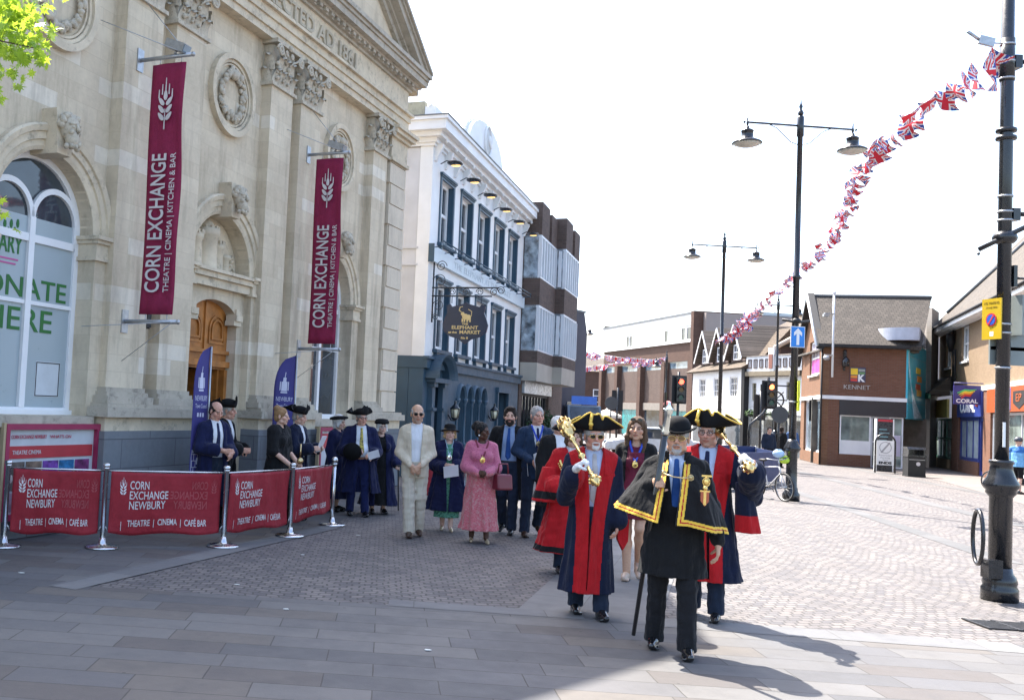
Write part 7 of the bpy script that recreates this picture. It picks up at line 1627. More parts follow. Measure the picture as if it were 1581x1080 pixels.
    def bonnet(s, mat, r=.135, h=.07, tilt=-8, brim=.0, name='soft_bonnet'):
        return s.lathehat([(.088, -.012), (.094, .0), (r+brim, .012), (r+brim, .022), (r*.98, .045), (r*.8, h), (r*.4, h+.012), (.001, h+.014)], mat, name, 1.12, .05, tilt)
    def wide_hat(s, mat, r=.16): return s.lathehat([(.088, .0), (.12, -.012), (r, -.022), (r+.006, -.012), (.12, .004), (.094, .012), (.092, .05), (.085, .085), (.05, .10), (.001, .103)], mat, 'felt_hat', 1.1, .048, -6)
    def medal(s, z, rmat, mmat, w=.055, y=None, r=.032, ribbon=.02):
        m = MB(); k = s.k; c = s.J['neck']
        v = s.vol((-.3, -.4, z-.05), (.3, .3, 1.6*k), min(s.h, .008)); v.adds(s.torso(.026), .04); zt = c[2]+.01
        v.keep(lambda X, Y, Z: np.maximum(np.maximum(np.abs(np.abs(X-c[0])-(w+.022)*np.clip((Z-z)/(zt-z), 0, 1))-ribbon*.7, Y-.06), np.maximum(z-Z, Z-zt-.03))); o = solid('neck_ribbon', v, rmat, s.root)
        yy = s.front_y(z, .036); m.ball((c[0]*.8, yy, z-.02), r, 14, (1, .22, 1.15)); m.tube([(c[0]*.8, yy, z+.035), (c[0]*.8, yy, z)], .006, 5); m.tube([(c[0]*.8+r*1.02*math.cos(q), yy-.003, z-.02+r*1.15*math.sin(q)) for q in np.linspace(0, 6.2, 18)], .004, 5); m.build('medal', mmat, o or s.root)
    def front_y(s, z, i=.03, x=0.0):
        v = Vol((x-.01, -.45, z-.01), (x+.012, .1, z+.012), .01); v.adds(s.torso(i), .04); col = v.V[1, :, 1]; k = np.argmax(col < 0); return v.ax[1][k] if (col < 0).any() else -.12

    def front_pt(s, x, z, i=.03): return (x, s.front_y(z, i, x), z)
    def gown(s, mat, hem=.3, rh=(.29, .24), c0=(0, .02), gap=None, sleeve=(.075, .085, .10, .95), facing=None, folds=9, amp=.055, inf=.022, name='gown', seed=0, warp=.004, top=(.17, .125), gy=.02, ztop=1.38, sleeves='LR', labels=None, gp=1.0):
        """gown, coat or jacket: gap = (z0, z1, centre0, centre1, half0, half1) open wedge at the front; facing = (width, material)"""
        k = s.k; v = s.vol((-.85, -.62, hem-.04), (.85, .62, 1.66*k)); t = s.torso(inf); v.adds(t[:4]+t[5:], .04); c = s.J['chest']
        v.add(skirt(hem, ztop*k, c0, (c[0], c[1]), rh, (top[0]*s.w*k, top[1]*k), folds, amp, seed, .8), .03)
        for sd in sleeves:
            if sleeve is not None:
                sl_ = sleeve[sd] if isinstance(sleeve, dict) else sleeve; v.adds(s.arm(sd, sl_[0], sl_[1], sl_[2], 0, sl_[3]), .035)
        v.warp(warp, .11, seed+2); n = s.J['neck']
        v.cut(ell(n+np.array((0, -.03, .045)), (.078*k, .09*k, .085*k)), .01)
        if gap:
            z0, z1, a0, a1, w0, w1 = gap; z0 *= k; z1 *= k; v.cut(func(lambda X, Y, Z: np.maximum(np.maximum(np.abs(X-(a0+(a1-a0)*np.clip((Z-z0)/(z1-z0), 0, 1)))-(w0+(w1-w0)*np.clip((Z-z0)/(z1-z0), 0, 1)**gp), Y-gy), z0-Z), (-.5, -.62, z0), (.5, gy, 1.7*k)), .006)
        v.keep(lambda X, Y, Z: (hem-Z)+0*X+0*Y); lab = labels
        if facing and gap:
            fw, fm, fnm = facing
            def fn(c_):
                t_ = np.clip((c_[:, 2]-z0)/(z1-z0), 0, 1); d = np.abs(c_[:, 0]-(a0+(a1-a0)*t_))-(w0+(w1-w0)*t_**gp); return ((d < fw(c_[:, 2]) if callable(fw) else d < fw) & (c_[:, 1] < gy+.03) & (np.abs(c_[:, 0]) < .30)).astype(int)
            lab = (fn, {1: (fnm, fm)})
        return solid(name, v, mat, s.root, lab)
    def glove(s, sd, mat):
        w_ = s.J['wr'+sd]; v = Vol(w_-.24, w_+.24, min(s.h, .006)); v.adds(s.hands(sd, .004), .005); f = s.J['el'+sd]-w_; v.add(cone(w_+f*.25, w_, .036, .034), .01); return solid('glove', v, mat, s.root)
    def world(s, p): s.root.matrix_basis; return s.root.location+Vector(np.array(p, float)).copy().__class__(Matrix.Rotation(s.root.rotation_euler.z, 3, 'Z') @ Vector(p))
# ================================================================ the cast
K_BLACK = cloth('black_cloth', (.007, .007, .008)); K_NAVY = cloth('navy_gown', (.006, .010, .030)); K_NAVYB = cloth('royal_navy', (.007, .010, .044)); K_DNAVY = cloth('dark_navy_suit', (.014, .022, .042)); K_RED = cloth('scarlet_cloth', (.42, .008, .012), .85, .12)
K_WHITE = cloth('white_shirt', (.66, .67, .70), .8, .05); K_LBLUE = cloth('pale_blue_shirt', (.42, .50, .66), .8, .06); K_LINEN = cloth('cream_linen', (.56, .48, .36), .9, .08); K_LINENT = cloth('cream_trousers', (.54, .48, .38), .9, .08)
K_GLOVE = cloth('white_glove', (.70, .70, .70), .8, .05); K_FELT = plain('black_felt', (.008, .008, .009), .85, bmp=.15, spec=.2); K_BRAID = plain('gold_braid', (.72, .48, .09), .4, .6, var=.2, scale=40); K_TIEB = cloth('blue_tie', (.012, .06, .22), .6, .15); K_TIEN = cloth('navy_tie', (.008, .012, .05), .6, .1); K_TIEG = cloth('silver_tie', (.45, .43, .42), .6, .2)
K_BROWNSH = plain('brown_leather', (.05, .025, .014), .4); K_BLUER = plain('blue_ribbon', (.01, .05, .42), .5); K_GREYH = cloth('grey_hair', (.34, .32, .30), .8, .25, 160); K_WHITEH = cloth('white_hair', (.62, .60, .57), .8, .12, 160); K_BROWNH = cloth('brown_hair', (.085, .045, .022), .7, .3, 160); K_DARKH = cloth('dark_hair', (.022, .014, .010), .7, .3, 160); K_BLONDH = cloth('blond_hair', (.42, .27, .13), .7, .25, 160); K_BLACKH = cloth('black_hair', (.010, .009, .009), .7, .2, 160)
M_LENSD = plain('dark_lens', (.015, .013, .012), .08); M_LENSA = plain('amber_lens', (.17, .085, .03), .08)

# --- 1. beadle in a bowler hat
f = Fig('man in bowler hat and yellow edged black cape striding in front with tall staff', 1035, 1004, 1.83, 2, .006, 'tan', head=(-3, 2, 0), arms={'R': ((-.33, -.03, 1.12), (-.215, -.33, 1.215)), 'L': ((.275, .04, 1.10), (.315, -.06, .86))}, feet={'L': (.115, -.17, 0), 'R': (-.125, .10, 0)}, belly=.03, brow=(.30, .27, .24))
A = G(978, 979, .03); A = Vector((A.x, A.y, .03)); gx, gy_ = f.root.location.x, f.root.location.y
hw_ = f.world(f.J['wrR']+np.array((.02, -.085, .02))); B = Vector((hw_.x, hw_.y, hw_.z)); top_ = at(1034, 620, 7.62)
ax = (top_-A).normalized(); q = A+ax*((B-A).dot(ax)); off = f.root.rotation_euler.z
loc_ = Matrix.Rotation(-off, 3, 'Z') @ (q-f.root.location); axl = np.array(Matrix.Rotation(-off, 3, 'Z') @ ax)
wr = np.array(loc_)+np.array((-.022, .075, -.015)); f.J['wrR'] = wr
f.set_hand('R', np.cross(axl, (-.95, -.30, 0))*-1 if False else (.25, -.95, .1), (.9, .35, 0), curl=(62, 82, 55), thumb=(.5, .65, .55), tcurl=.7)
f.set_hand('L', (.02, -.12, -1), (-1, .1, 0), curl=(18, 26, 18))
f.body(jaw=1.05); f.trousers(cloth('charcoal_trousers', (.010, .010, .012)), hem=.04); f.shoes(plain('patent_leather', (.010, .010, .011), .12, coat=.6)); f.shirt(K_LBLUE, K_TIEB); f.beard(K_GREYH, False); f.hair(K_GREYH, 'short'); f.bowler(); f.glasses(M_GOLD, M_LENSA)
f.gown(K_BLACK, .60, (.265, .215), (0, .02), (1.12, 1.50, 0, .0, .025, .07), {'L': (.062, .058, .052, .93), 'R': (.062, .06, .055, .9)}, None, 5, .03, .022, 'frock_coat', 3, gy=-.02)
v = f.vol((-.75, -.6, .85), (.62, .5, 1.6), .006); k = f.k
def cape_hem(X, Y): return 1.02+.26*np.clip(-X-.12, 0, .5)-.20*np.clip(X-.08, 0, .4)
def cape(X, Y, Z):
    z0 = cape_hem(X, Y); t = np.clip((Z-z0)/(1.50-z0), 0, 1); rx = np.where(X < 0, .40, .315)*(1-t)**.56+.08; rx = np.where(X < 0, np.minimum(rx, .66), rx); ry = .25*(1-t)**.45+.075
    th = np.arctan2(Y/ry, X/rx); d = np.sqrt((X/rx)**2+((Y-.0)/ry)**2)-1-.05*(1-t)*np.sin(7*th+1)-.02*(1-t)*np.sin(13*th); return np.maximum(d*np.minimum(rx, ry)*.75, np.maximum(z0-Z, Z-1.50))
v.add(func(cape, (-.72, -.5, .9), (.6, .45, 1.52)), 0); v.add(cone(f.J['shL']*.9+f.J['shR']*.1, f.J['shR']*.9+f.J['shL']*.1, .082, .082), .08); v.warp(.004, .16, 8)
def gl(z): t = np.clip((z-1.0)/.5, 0, 1); return -.13+.075*t, -.005+.055*t           # the two front edges of the cape
v.cut(func(lambda X, Y, Z: np.maximum(np.maximum(gl(Z)[0]-X, X-gl(Z)[1]), Y-.0)+0*Z, (-.3, -.6, .8), (.3, 0, 1.6)), .004); v.cut(ell(f.J['neck']+np.array((0, -.03, .05)), (.08, .10, .09)), .008)
def capelab(c):
    x, y, z = c.T; l, r = gl(z); dh = z-cape_hem(x, y); fr = (y < .02); de = np.where(fr, np.minimum(np.where(x < (l+r)/2, l-x, 9), np.where(x > (l+r)/2, x-r, 9)), 9); d = np.minimum(dh, de); d = np.where(d < -.02, 0, d)
    outer = d < 9; lab = np.zeros(len(c), int); lab[(d > .008) & (d < .054)] = 1; lab[(d > .027) & (d < .036)] = 2; lab[(y > .12) & (dh > .08)] = 0; return lab
cp = solid('cape', v, K_BLACK, f.root, (capelab, {1: ('yellow_trim', cloth('yellow_braid', (.74, .46, .05), .7, .12)), 2: ('red_trim', cloth('red_braid', (.40, .02, .02), .7, .1))}))
v = f.vol((-.25, -.3, 1.35), (.25, .25, 1.65), .006); n_ = f.J['neck']
v.add(func(lambda X, Y, Z: np.maximum(np.abs(np.sqrt((X)**2+((Y-.02)*.9)**2)-(.085+.35*np.clip(Z-n_[2]+.02, 0, .1)))-.007, np.abs(Z-n_[2]-.015)-.045), (-.2, -.2, 1.4), (.2, .2, 1.62)), 0); v.cut(func(lambda X, Y, Z: np.maximum(np.abs(X)-.055, Y-.0)+0*Z, (-.1, -.3, 1.3), (.1, 0, 1.7)), .004); solid('cape_collar', v, K_BLACK, cp)
m = MB()
def onchest(x, z, r, sz=1.0): y = -.235+.3*abs(x)*.2; m.ball((x, y-.02, z), r, 10, (1, .3, sz)); m.tube([(x+r*1.2*math.cos(a_), y-.03, z+r*1.2*sz*math.sin(a_)) for a_ in np.linspace(0, 6.2, 12)], .004, 4)
onchest(.10, 1.40, .018); onchest(-.10, 1.42, .018); m.tube([(-.10, -.27, 1.42), (-.03, -.29, 1.40), (.04, -.29, 1.395), (.10, -.27, 1.40)], .005, 5); m.build('cape_clasp', M_BRASS, cp)
m = MB(); onchest(.215, 1.375, .022, 1.3); m.box(.18, .255, -.272, -.262, 1.415, 1.43); m.build('medal', M_GOLD, cp)
m = MB(); m.xz([(.175, 1.30), (.235, 1.30), (.235, 1.23), (.205, 1.19), (.175, 1.23)], -.30, -.27); bd = m.build('crest_badge', plain('badge_red', (.42, .10, .04), .5), cp); m = MB(); m.box(.168, .242, -.298, -.268, 1.30, 1.312); m.box(.195, .215, -.305, -.30, 1.2, 1.3); m.ball((.205, -.29, 1.33), .02, 8); m.build('badge_gilt', M_GOLD, bd)
st = thing('ceremonial_staff', 'tall black staff with a silver crown top held by the man in the bowler hat', 'staff', A)
m = MB(); d_ = top_-A; m.tube([d_*0, d_*.87], [.017, .024], 12); m.build('shaft', plain('ebony', (.012, .011, .010), .2, coat=.5), st)
m = MB(); m.tube([d_*.87, d_*.885, d_*.89, d_*.955, d_*.96, d_*.975, d_*.985, d_*1.0], [.026, .034, .026, .028, .036, .03, .014, .006], 12)
for i in range(6): a_ = i*math.pi/3; m.ball(d_*.97+Vector((.03*math.cos(a_), .03*math.sin(a_), 0)), .010, 6)
m.build('silver_top', plain('silver', (.80, .82, .76), .15, 1.0), st)

# --- 2, 3. mace bearers
def mace(A, B, label, head=.16):
    """A: lower knop, B: crowned head"""
    t = thing('ceremonial_mace', label, 'mace', A, 0, 'silver gilt maces'); d = B-A; L = d.length; M = d.to_track_quat('Z', 'Y').to_matrix().to_4x4(); m = MB()
    m.lathe([(.002, -.06), (.018, -.055), (.028, -.035), (.044, -.01), (.048, .02), (.04, .05), (.024, .065), (.018, .09), (.026, .10), (.017, .112), (.015, L*.36), (.028, L*.37), (.034, L*.39), (.028, L*.41), (.016, L*.42), (.016, L*.64), (.034, L*.66), (.03, L*.69), (.022, L*.70), (.04, L*.73), (.055, L*.78), (.06, L*.86), (.066, L*.89), (.055, L*.90), (.045, L*.93), (.02, L*.96), (.018, L)], 18); m.v = [tuple(M @ Vector(p)) for p in m.v]; m.build('shaft', plain('silver_gilt', (.80, .56, .23), .24, 1.0, var=.25, scale=14), t)
    m = MB()
    for i in range(8):
        a_ = i*math.pi/4; m.ball((.058*math.cos(a_), .058*math.sin(a_), L*.92), .015, 6); m.tube([(.066*math.cos(a_), .066*math.sin(a_), L*.9), (.062*math.cos(a_), .062*math.sin(a_), L*.97), (.016*math.cos(a_), .016*math.sin(a_), L*1.01)], .007, 5); m.ball((.06*math.cos(a_+.4), .06*math.sin(a_+.4), L*.82), .018, 6, (1, 1, 1.3)); m.ball((.05*math.cos(a_), .05*math.sin(a_), .01), .014, 6)
    m.ball((0, 0, L*1.02), .026, 8); m.v = [tuple(M @ Vector(p)) for p in m.v]; m.build('crown_head', MATS['silver_gilt'], t); return t
def hold(f, sd, A, B, frac, outw, d, n, **kw):
    """bring the wrist of side sd to the mace so that the palm meets the shaft at frac"""
    off = f.root.rotation_euler.z; Mi = Matrix.Rotation(-off, 3, 'Z'); q = A.lerp(B, frac); p = np.array(Mi @ (q-f.root.location)); d = _n(d); n = _n(np.array(n, float)-d*(np.array(n, float)@d)); f.J['wr'+sd] = p-d*.085-n*.032; f.set_hand(sd, d, n, **kw)
f = Fig('mace bearer in sunglasses, gold braided tricorn and navy red faced gown, left of the staff', 907, 949, 1.78, 10, .0065, 'ruddy', head=(2, 3, 0), arms={'R': ((-.255, -.08, 1.07), (-.10, -.30, 1.28)), 'L': ((.225, .05, 1.10), (.22, -.05, .86))}, feet={'L': (.10, -.12, 0), 'R': (-.09, .12, .0)}, brow=(.4, .38, .36), iris=(.05, .04, .03))
A, B = at(919, 742, 8.72), at(868, 648, 9.35); hold(f, 'R', A, B, .26, 0, (.45, -.45, .55), (.75, -.2, -.55), curl=(60, 75, 50), tcurl=.6)
mace(A, B, 'silver gilt mace on the shoulder of the mace bearer in sunglasses')
f.body(); f.trousers(K_DNAVY); f.shoes(); f.shirt(K_LBLUE, K_TIEG); f.beard(K_WHITEH, False); f.hair(K_GREYH, 'short'); f.tricorn(K_FELT, K_BRAID, .97, -4, yaw=0); f.glasses(M_GOLD, M_LENSD); f.glove('R', K_GLOVE)
f.gown(K_NAVY, .22, (.25, .215), (-.03, .01), (.25, 1.50, -.05, .0, .004, .085), {'R': (.074, .078, .095, .72), 'L': (.074, .08, .10, .9)}, (lambda z: .115+.03*np.clip((z-.9)/.5, 0, 1), K_RED, 'red_facing'), 8, .045, .03, 'mayoral_gown', 5, gy=-.02, gp=3.2)
v = f.vol((-.5, -.4, 1.2), (.5, .4, 1.6), .007); t_ = f.torso(.044); v.adds(t_[:4], .03); v.keep(lambda X, Y, Z: np.maximum(1.30*f.k-Z-.16*np.abs(X)+.0*Y, .085-np.abs(X))); solid('red_yoke', v, K_RED, f.root)
m = MB(); m.add([(.24, -.02, .92), (.34, .02, .90), (.33, .0, .70), (.28, -.03, .62), (.23, -.02, .72)], [(0, 1, 2, 3, 4)]); o = m.build('sleeve_lining', K_RED, f.root, False); md = o.modifiers.new('thick', 'SOLIDIFY'); md.thickness = .03
f = Fig('smiling mace bearer in clear glasses and gold braided tricorn, right of the bowler hat', 1086, 953, 1.87, -6, .0065, 'ruddy', head=(-8, 4, 0), arms={'L': ((.36, .0, 1.10), (.33, -.26, 1.33)), 'R': ((-.27, .03, 1.10), (-.28, -.05, .86))}, feet={'L': (.11, -.08, 0), 'R': (-.12, .16, 0)}, iris=(.08, .10, .10))
A, B = at(1157, 722, 8.72), at(1098, 650, 9.62); hold(f, 'L', A, B, .16, 0, (-.45, -.45, .45), (-.8, -.1, -.3), curl=(58, 70, 50), tcurl=.6)
mace(A, B, 'silver gilt mace on the shoulder of the smiling mace bearer in clear glasses')
f.body(stubble=(.2, .15, .12)); f.trousers(K_DNAVY); f.shoes(); f.shirt(K_LBLUE, K_TIEN); f.hair(K_GREYH, 'short'); f.tricorn(K_FELT, K_BRAID, 1.0, -2); f.glasses(M_BLACKM); f.glove('L', K_GLOVE)
f.gown(K_NAVY, .36, (.30, .24), (.03, .03), (.36, 1.50, .05, .0, .01, .085), {'L': (.085, .088, .115, .72), 'R': (.085, .09, .11, .9)}, (lambda z: .115+.04*np.clip((z-.9)/.5, 0, 1), K_RED, 'red_facing'), 8, .045, .03, 'mayoral_gown', 6, gy=-.02, gp=2.6)
v = f.vol((-.5, -.4, 1.2), (.5, .4, 1.7), .007); t_ = f.torso(.044); v.adds(t_[:4], .03); v.keep(lambda X, Y, Z: np.maximum(1.30*f.k-Z-.16*np.abs(X)+.0*Y, .085-np.abs(X))); solid('red_yoke', v, K_RED, f.root)
v = f.vol((.1, -.4, .80), (.62, .3, 1.45), .007); v.add(skirt(.84, 1.30, (.37, -.05), (.32, -.10), (.11, .13), (.07, .09), 5, .08, 2), 0); sl_ = solid('hanging_sleeve', v, K_NAVY, f.root, (lambda c: (c[:, 2] < 1.0).astype(int), {1: ('red_cuff', K_RED)}))

# --- 4. woman in maroon
M_MAR = cloth('maroon_dress', (.12, .008, .025), .7, .3)
f = Fig('woman in maroon dress and black blazer with blue ribbon medal, sunglasses on her hair', 976, 893, 1.84, -4, .0075, 'tan', True, head=(-2, -2, 3), arms={'L': ((.235, .05, 1.11), (.22, -.08, .88)), 'R': ((-.235, .05, 1.11), (-.25, -.06, .87))}, feet={'L': (.05, .12, .09), 'R': (-.06, -.10, 0)}, brow=(.10, .06, .04))
f.body(); f.hair(K_BROWNH, 'long'); f.shoes(plain('nude_shoe', (.45, .33, .25), .4), ra=.04, L=.16)
f.gown(M_MAR, .69, (.235, .19), (0, .01), None, None, None, 6, .03, .010, 'dress', 4, top=(.135, .11), sleeves='')
f.gown(K_BLACK, .86, (.22, .17), (0, .02), (.80, 1.50, 0, 0, .12, .085), (.06, .055, .05, .95), None, 4, .02, .022, 'blazer', 5, gy=-.0, top=(.15, .115))
f.medal(1.33, K_BLUER, M_GOLD, .05, r=.030); f.J['head'] = f.J['head']+np.array((0, .045, .105)); f.glasses(M_BLACKM, M_LENSD); f.J['head'] = f.J['head']-np.array((0, .045, .105))
m = MB()
for q in (-1, 1): m.ball(tuple(f.hp((q*.078, .005, -.05))), .010, 6)
m.build('earring', M_WHITE, f.root)

# --- 5. mayor in scarlet, half hidden
f = Fig('mayor in scarlet black banded robe, gold chain and black tricorn, half hidden behind the mace', 877, 884, 1.70, 12, .008, 'fair', True, arms={'R': ((-.27, .02, 1.08), (-.18, -.22, 1.0)), 'L': ((.26, .02, 1.08), (.15, -.22, 1.0))}, brow=(.2, .15, .1))
f.body(); f.trousers(K_DNAVY, hem=.05); f.shoes(); f.hair(K_BROWNH, 'bob'); f.tricorn(K_FELT, None, 1.0, -4, yaw=10)
K_FUR = cloth('black_fur', (.010, .010, .011), .95, .3, 90)
f.gown(K_RED, .24, (.33, .28), (-.07, .04), (.2, 1.5, .05, 0, .10, .06), {'R': (.085, .11, .15, .72), 'L': (.085, .11, .14, .8)}, None, 7, .06, .03, 'mayoral_robe', 7, gy=-.02, labels=(lambda c: ((np.abs(c[:, 2]-.285) < .032) | ((np.abs(c[:, 2]-.90) < .045) & (c[:, 0] < -.22))).astype(int), {1: ('fur_band', K_FUR)}))
v = f.vol((-.6, -.45, .70), (-.1, .3, 1.3)); v.add(skirt(.82, 1.22, (-.30, -.03), (-.24, .0), (.16, .17), (.10, .10), 5, .08, 3), 0); solid('hanging_sleeve', v, K_RED, f.root, (lambda c: (np.abs(c[:, 2]-.90) < .045).astype(int), {1: ('fur_band', K_FUR)}))
f.shirt(K_WHITE); m = MB(); v0 = []
for i in range(30):
    a_ = math.pi*(.08+.84*i/29); p = f.front_pt(-.20*math.cos(a_)*.8, 1.40*f.k-.24*math.sin(a_), .05); m.ball(p, .020, 6, (1, .5, 1)); m.ball((p[0]*1.12, p[1], p[2]-.03), .012, 5)
m.build('chain_of_office', M_GOLD, f.root); m = MB(); m.ball((0, -.20, 1.36*f.k), .06, 10, (1, .5, 1.4)); m.ball((0, -.22, 1.28*f.k), .07, 10, (1, .4, 1.0)); m.build('lace_jabot', K_GLOVE, f.root)

# --- 6-8. men in dark clothes
f = Fig('white haired man in dark glasses and black gown looking aside behind the scarlet robe', 856, 836, 1.80, 25, .009, 'ruddy', head=(30, 0, 0), arms=None, feet={'L': (.10, -.12, 0), 'R': (-.08, .14, 0)})
f.body(); f.hair(K_WHITEH, 'short'); f.shirt(K_WHITE); f.trousers(K_DNAVY); f.shoes(); f.glasses(M_BLACKM, M_LENSD); f.gown(K_BLACK, .50, (.27, .22), (0, .03), (.45, 1.5, 0, 0, .09, .07), (.075, .08, .09, .95), None, 7, .04, .025, 'gown', 8)
f = Fig('grey haired man in a navy suit with blue ribbon medal striding beside the black gown', 822, 826, 1.93, 14, .009, 'ruddy', head=(10, 2, 0), arms={'R': ((-.27, .04, 1.14), (-.10, -.22, 1.02)), 'L': ((.27, .05, 1.12), (.27, -.04, .9))}, feet={'L': (.12, .20, .10), 'R': (-.16, -.16, 0)}, brow=(.2, .18, .17))
f.body(); f.hair(K_GREYH, 'short'); f.shirt(K_WHITE, K_TIEN); f.trousers(K_DNAVY); f.shoes(K_BROWNSH); f.gown(cloth('navy_suit', (.016, .034, .072), .85), .84, (.225, .165), (0, .02), (1.06, 1.50, 0, 0, .012, .085), (.068, .062, .055, .95), None, 4, .02, .022, 'suit_jacket', 9); f.medal(1.40, K_BLUER, M_BRASS, .06, r=.028)
pl_ = f.world((-.02, -.30, 1.0)); m = MB(); m.obox((0, 0, 0), (.10, .02, .03), (0, .004, 0), (-.03, 0, .14)); o = m.build('paper', plain('white_paper', (.70, .70, .72), .7)); o.location = (pl_.x, pl_.y, 1.02*f.k); o.rotation_euler = (0, 0, R(30)); tag(o, 'white order paper held by the man in the navy suit', 'paper')
f = Fig('dark bearded man in black gown and blue tie walking between pink dress and navy suit', 781, 822, 1.90, -8, .009, 'fair', head=(4, 2, 0), arms={'L': ((.27, .03, 1.12), (.265, -.05, .87)), 'R': ((-.28, .05, 1.12), (-.25, -.08, .9))}, feet={'L': (.09, -.14, 0), 'R': (-.07, .12, .06)})
f.body(); f.hair(K_DARKH, 'full'); f.beard(K_DARKH); f.shirt(cloth('sky_blue_shirt', (.22, .30, .46), .8, .06), K_TIEB); f.trousers(K_DNAVY); f.shoes(); f.gown(K_BLACK, .52, (.36, .24), (0, .05), (.48, 1.5, .02, 0, .17, .075), (.078, .09, .105, .9), None, 8, .05, .025, 'gown', 11, gy=.0)
m = MB(); v = f.vol((-.2, -.3, .95), (.2, .2, 1.1)); v.adds(f.torso(.014)[:3], .03); v.keep(lambda X, Y, Z: np.abs(Z-1.0*f.k)-.02+0*X+0*Y); solid('belt', v, M_BLACKM, f.root)
pl_ = f.world((.30, -.10, .93)); m = MB(); m.obox((0, 0, 0), (.02, .09, 0), (.003, 0, 0), (-.02, 0, .17)); o = m.build('paper', MATS['white_paper']); o.location = (pl_.x, pl_.y, 1.0); tag(o, 'white order paper held at the side of the dark bearded man', 'paper')

# --- 9. woman in pink
def pattern(name, a, b, c, sc):
    m, t, bb_ = new_mat(name); v = coords(t); vo = nd(t, 'ShaderNodeTexVoronoi'); vo.inputs['Scale'].default_value = sc; t.links.new(v, vo.inputs['Vector']); col = mixc(t, ramp(t, vo.outputs['Distance'], .25, .45), a, b); vo2 = noise(t, v, sc*.55, 3); col = mixc(t, ramp(t, vo2, .52, .6, 0, .8), col, c); t.links.new(col, bb_.inputs['Base Color']); bb_.inputs['Roughness'].default_value = .85; bb_.inputs['Sheen Weight'].default_value = .2; bump(t, bb_, noise(t, v, 12, 3), .2, .01); MATS[name] = m; return m
f = Fig('woman in a long pink patterned dress with a burgundy ribbon, head turned to the right', 738, 836, 1.66, 6, .0075, 'dark', True, wide=1.0, head=(48, 2, 0), arms={'R': ((-.225, -.02, 1.10), (-.07, -.25, 1.02)), 'L': ((.225, -.02, 1.10), (.06, -.27, 1.03))}, feet={'L': (.10, -.10, 0), 'R': (-.09, .02, 0)}, brow=(.01, .008, .008), iris=(.02, .012, .01))
f.set_hand('R', (.9, -.25, .15), (.2, .95, .1), curl=(35, 45, 35)); f.set_hand('L', (-.9, -.35, .1), (-.2, .95, .1), curl=(35, 45, 35)); f.body(); f.hair(K_BLACKH, 'bun', extra=(((0, .125, .055), .062), ((0, .10, .09), .055)))
f.shoes(plain('gold_shoe', (.62, .50, .32), .3, .5), True)
M_PINK1 = pattern('pink_print', (.40, .085, .16), (.46, .13, .20), (.33, .06, .13), 90); M_PINK2 = pattern('coral_print', (.42, .05, .065), (.50, .14, .16), (.48, .25, .24), 60)
f.gown(M_PINK1, .17, (.265, .245), (0, .0), None, (.075, .082, .06, .92), None, 9, .07, .02, 'dress', 12, top=(.155, .12), labels=(lambda c: (c[:, 2] < .98).astype(int), {1: ('skirt_panel', M_PINK2)}))
m = MB(); c_ = f.J['neck']; f.medal(1.17, plain('burgundy_ribbon', (.16, .01, .03), .5), M_GOLD, .07, r=.036, ribbon=.022)
m = MB(); m.ball(tuple(f.hp((.078, .0, -.055))), .013, 6); m.ball(tuple(f.hp((-.078, .0, -.055))), .013, 6); m.build('earring', M_WHITE, f.root)
bg_ = f.world((.30, -.13, .86)); t = thing('handbag', 'burgundy leather handbag on the arm of the woman in pink', 'bag', bg_, f.root.rotation_euler.z+R(30)); m = MB(); m.yz([(-.08, -.11), (.08, -.11), (.05, .11), (-.05, .11)], -.14, .12); o = m.build('bag_body', plain('burgundy_leather', (.14, .012, .025), .35), t); bv = o.modifiers.new('bevel', 'BEVEL'); bv.width = .03; bv.segments = 3; m = MB(); m.tube([(-.1, 0, .12), (-.08, 0, .25), (.06, 0, .25), (.08, 0, .12)], .012, 6); m.build('strap', MATS['burgundy_leather'], t)

# --- 10. lady in navy with felt hat
f = Fig('smiling short woman in navy gown and black felt hat with silver medal and paper', 688, 818, 1.58, 4, .0085, 'pale', True, wide=1.1, head=(4, 0, 0), arms={'R': ((-.26, .0, 1.08), (-.03, -.27, 1.05)), 'L': ((.26, .0, 1.10), (.05, -.28, 1.10))}, feet={'L': (.06, -.10, 0), 'R': (-.05, .06, 0)})
f.set_hand('R', (.9, -.2, -.1), (.1, .95, .2), curl=(30, 40, 30)); f.set_hand('L', (-.9, -.25, .05), (-.1, .95, .1), curl=(30, 40, 30)); f.body(); f.hair(K_BLONDH, 'bob'); f.wide_hat(K_FELT, .155); f.shoes(plain('gold_shoe', (.62, .50, .32), .3, .5), True)
f.gown(pattern('green_print', (.03, .14, .08), (.10, .30, .20), (.01, .06, .04), 60), .20, (.20, .17), (0, 0), None, None, None, 6, .03, .012, 'dress', 4, top=(.13, .11), sleeves='')
f.gown(K_NAVYB, .30, (.34, .25), (0, .04), (.30, 1.5, 0, 0, .008, .05), {'R': (.074, .088, .105, .68), 'L': (.074, .088, .105, .68)}, None, 9, .05, .028, 'gown', 14)
f.medal(1.28*f.k/1.0*.98, plain('pale_ribbon', (.40, .52, .65), .5), plain('silver', (.80, .82, .76), .15, 1.0), .035, r=.036, ribbon=.010)
pl_ = f.world((.02, -.33, .97)); m = MB(); m.obox((0, 0, 0), (.11, .01, .02), (0, .003, 0), (-.01, -.02, .085)); o = m.build('paper', MATS['white_paper']); o.location = (pl_.x, pl_.y, .91); o.rotation_euler = (0, 0, f.root.rotation_euler.z); tag(o, 'white folded paper held by the short woman in navy', 'paper')

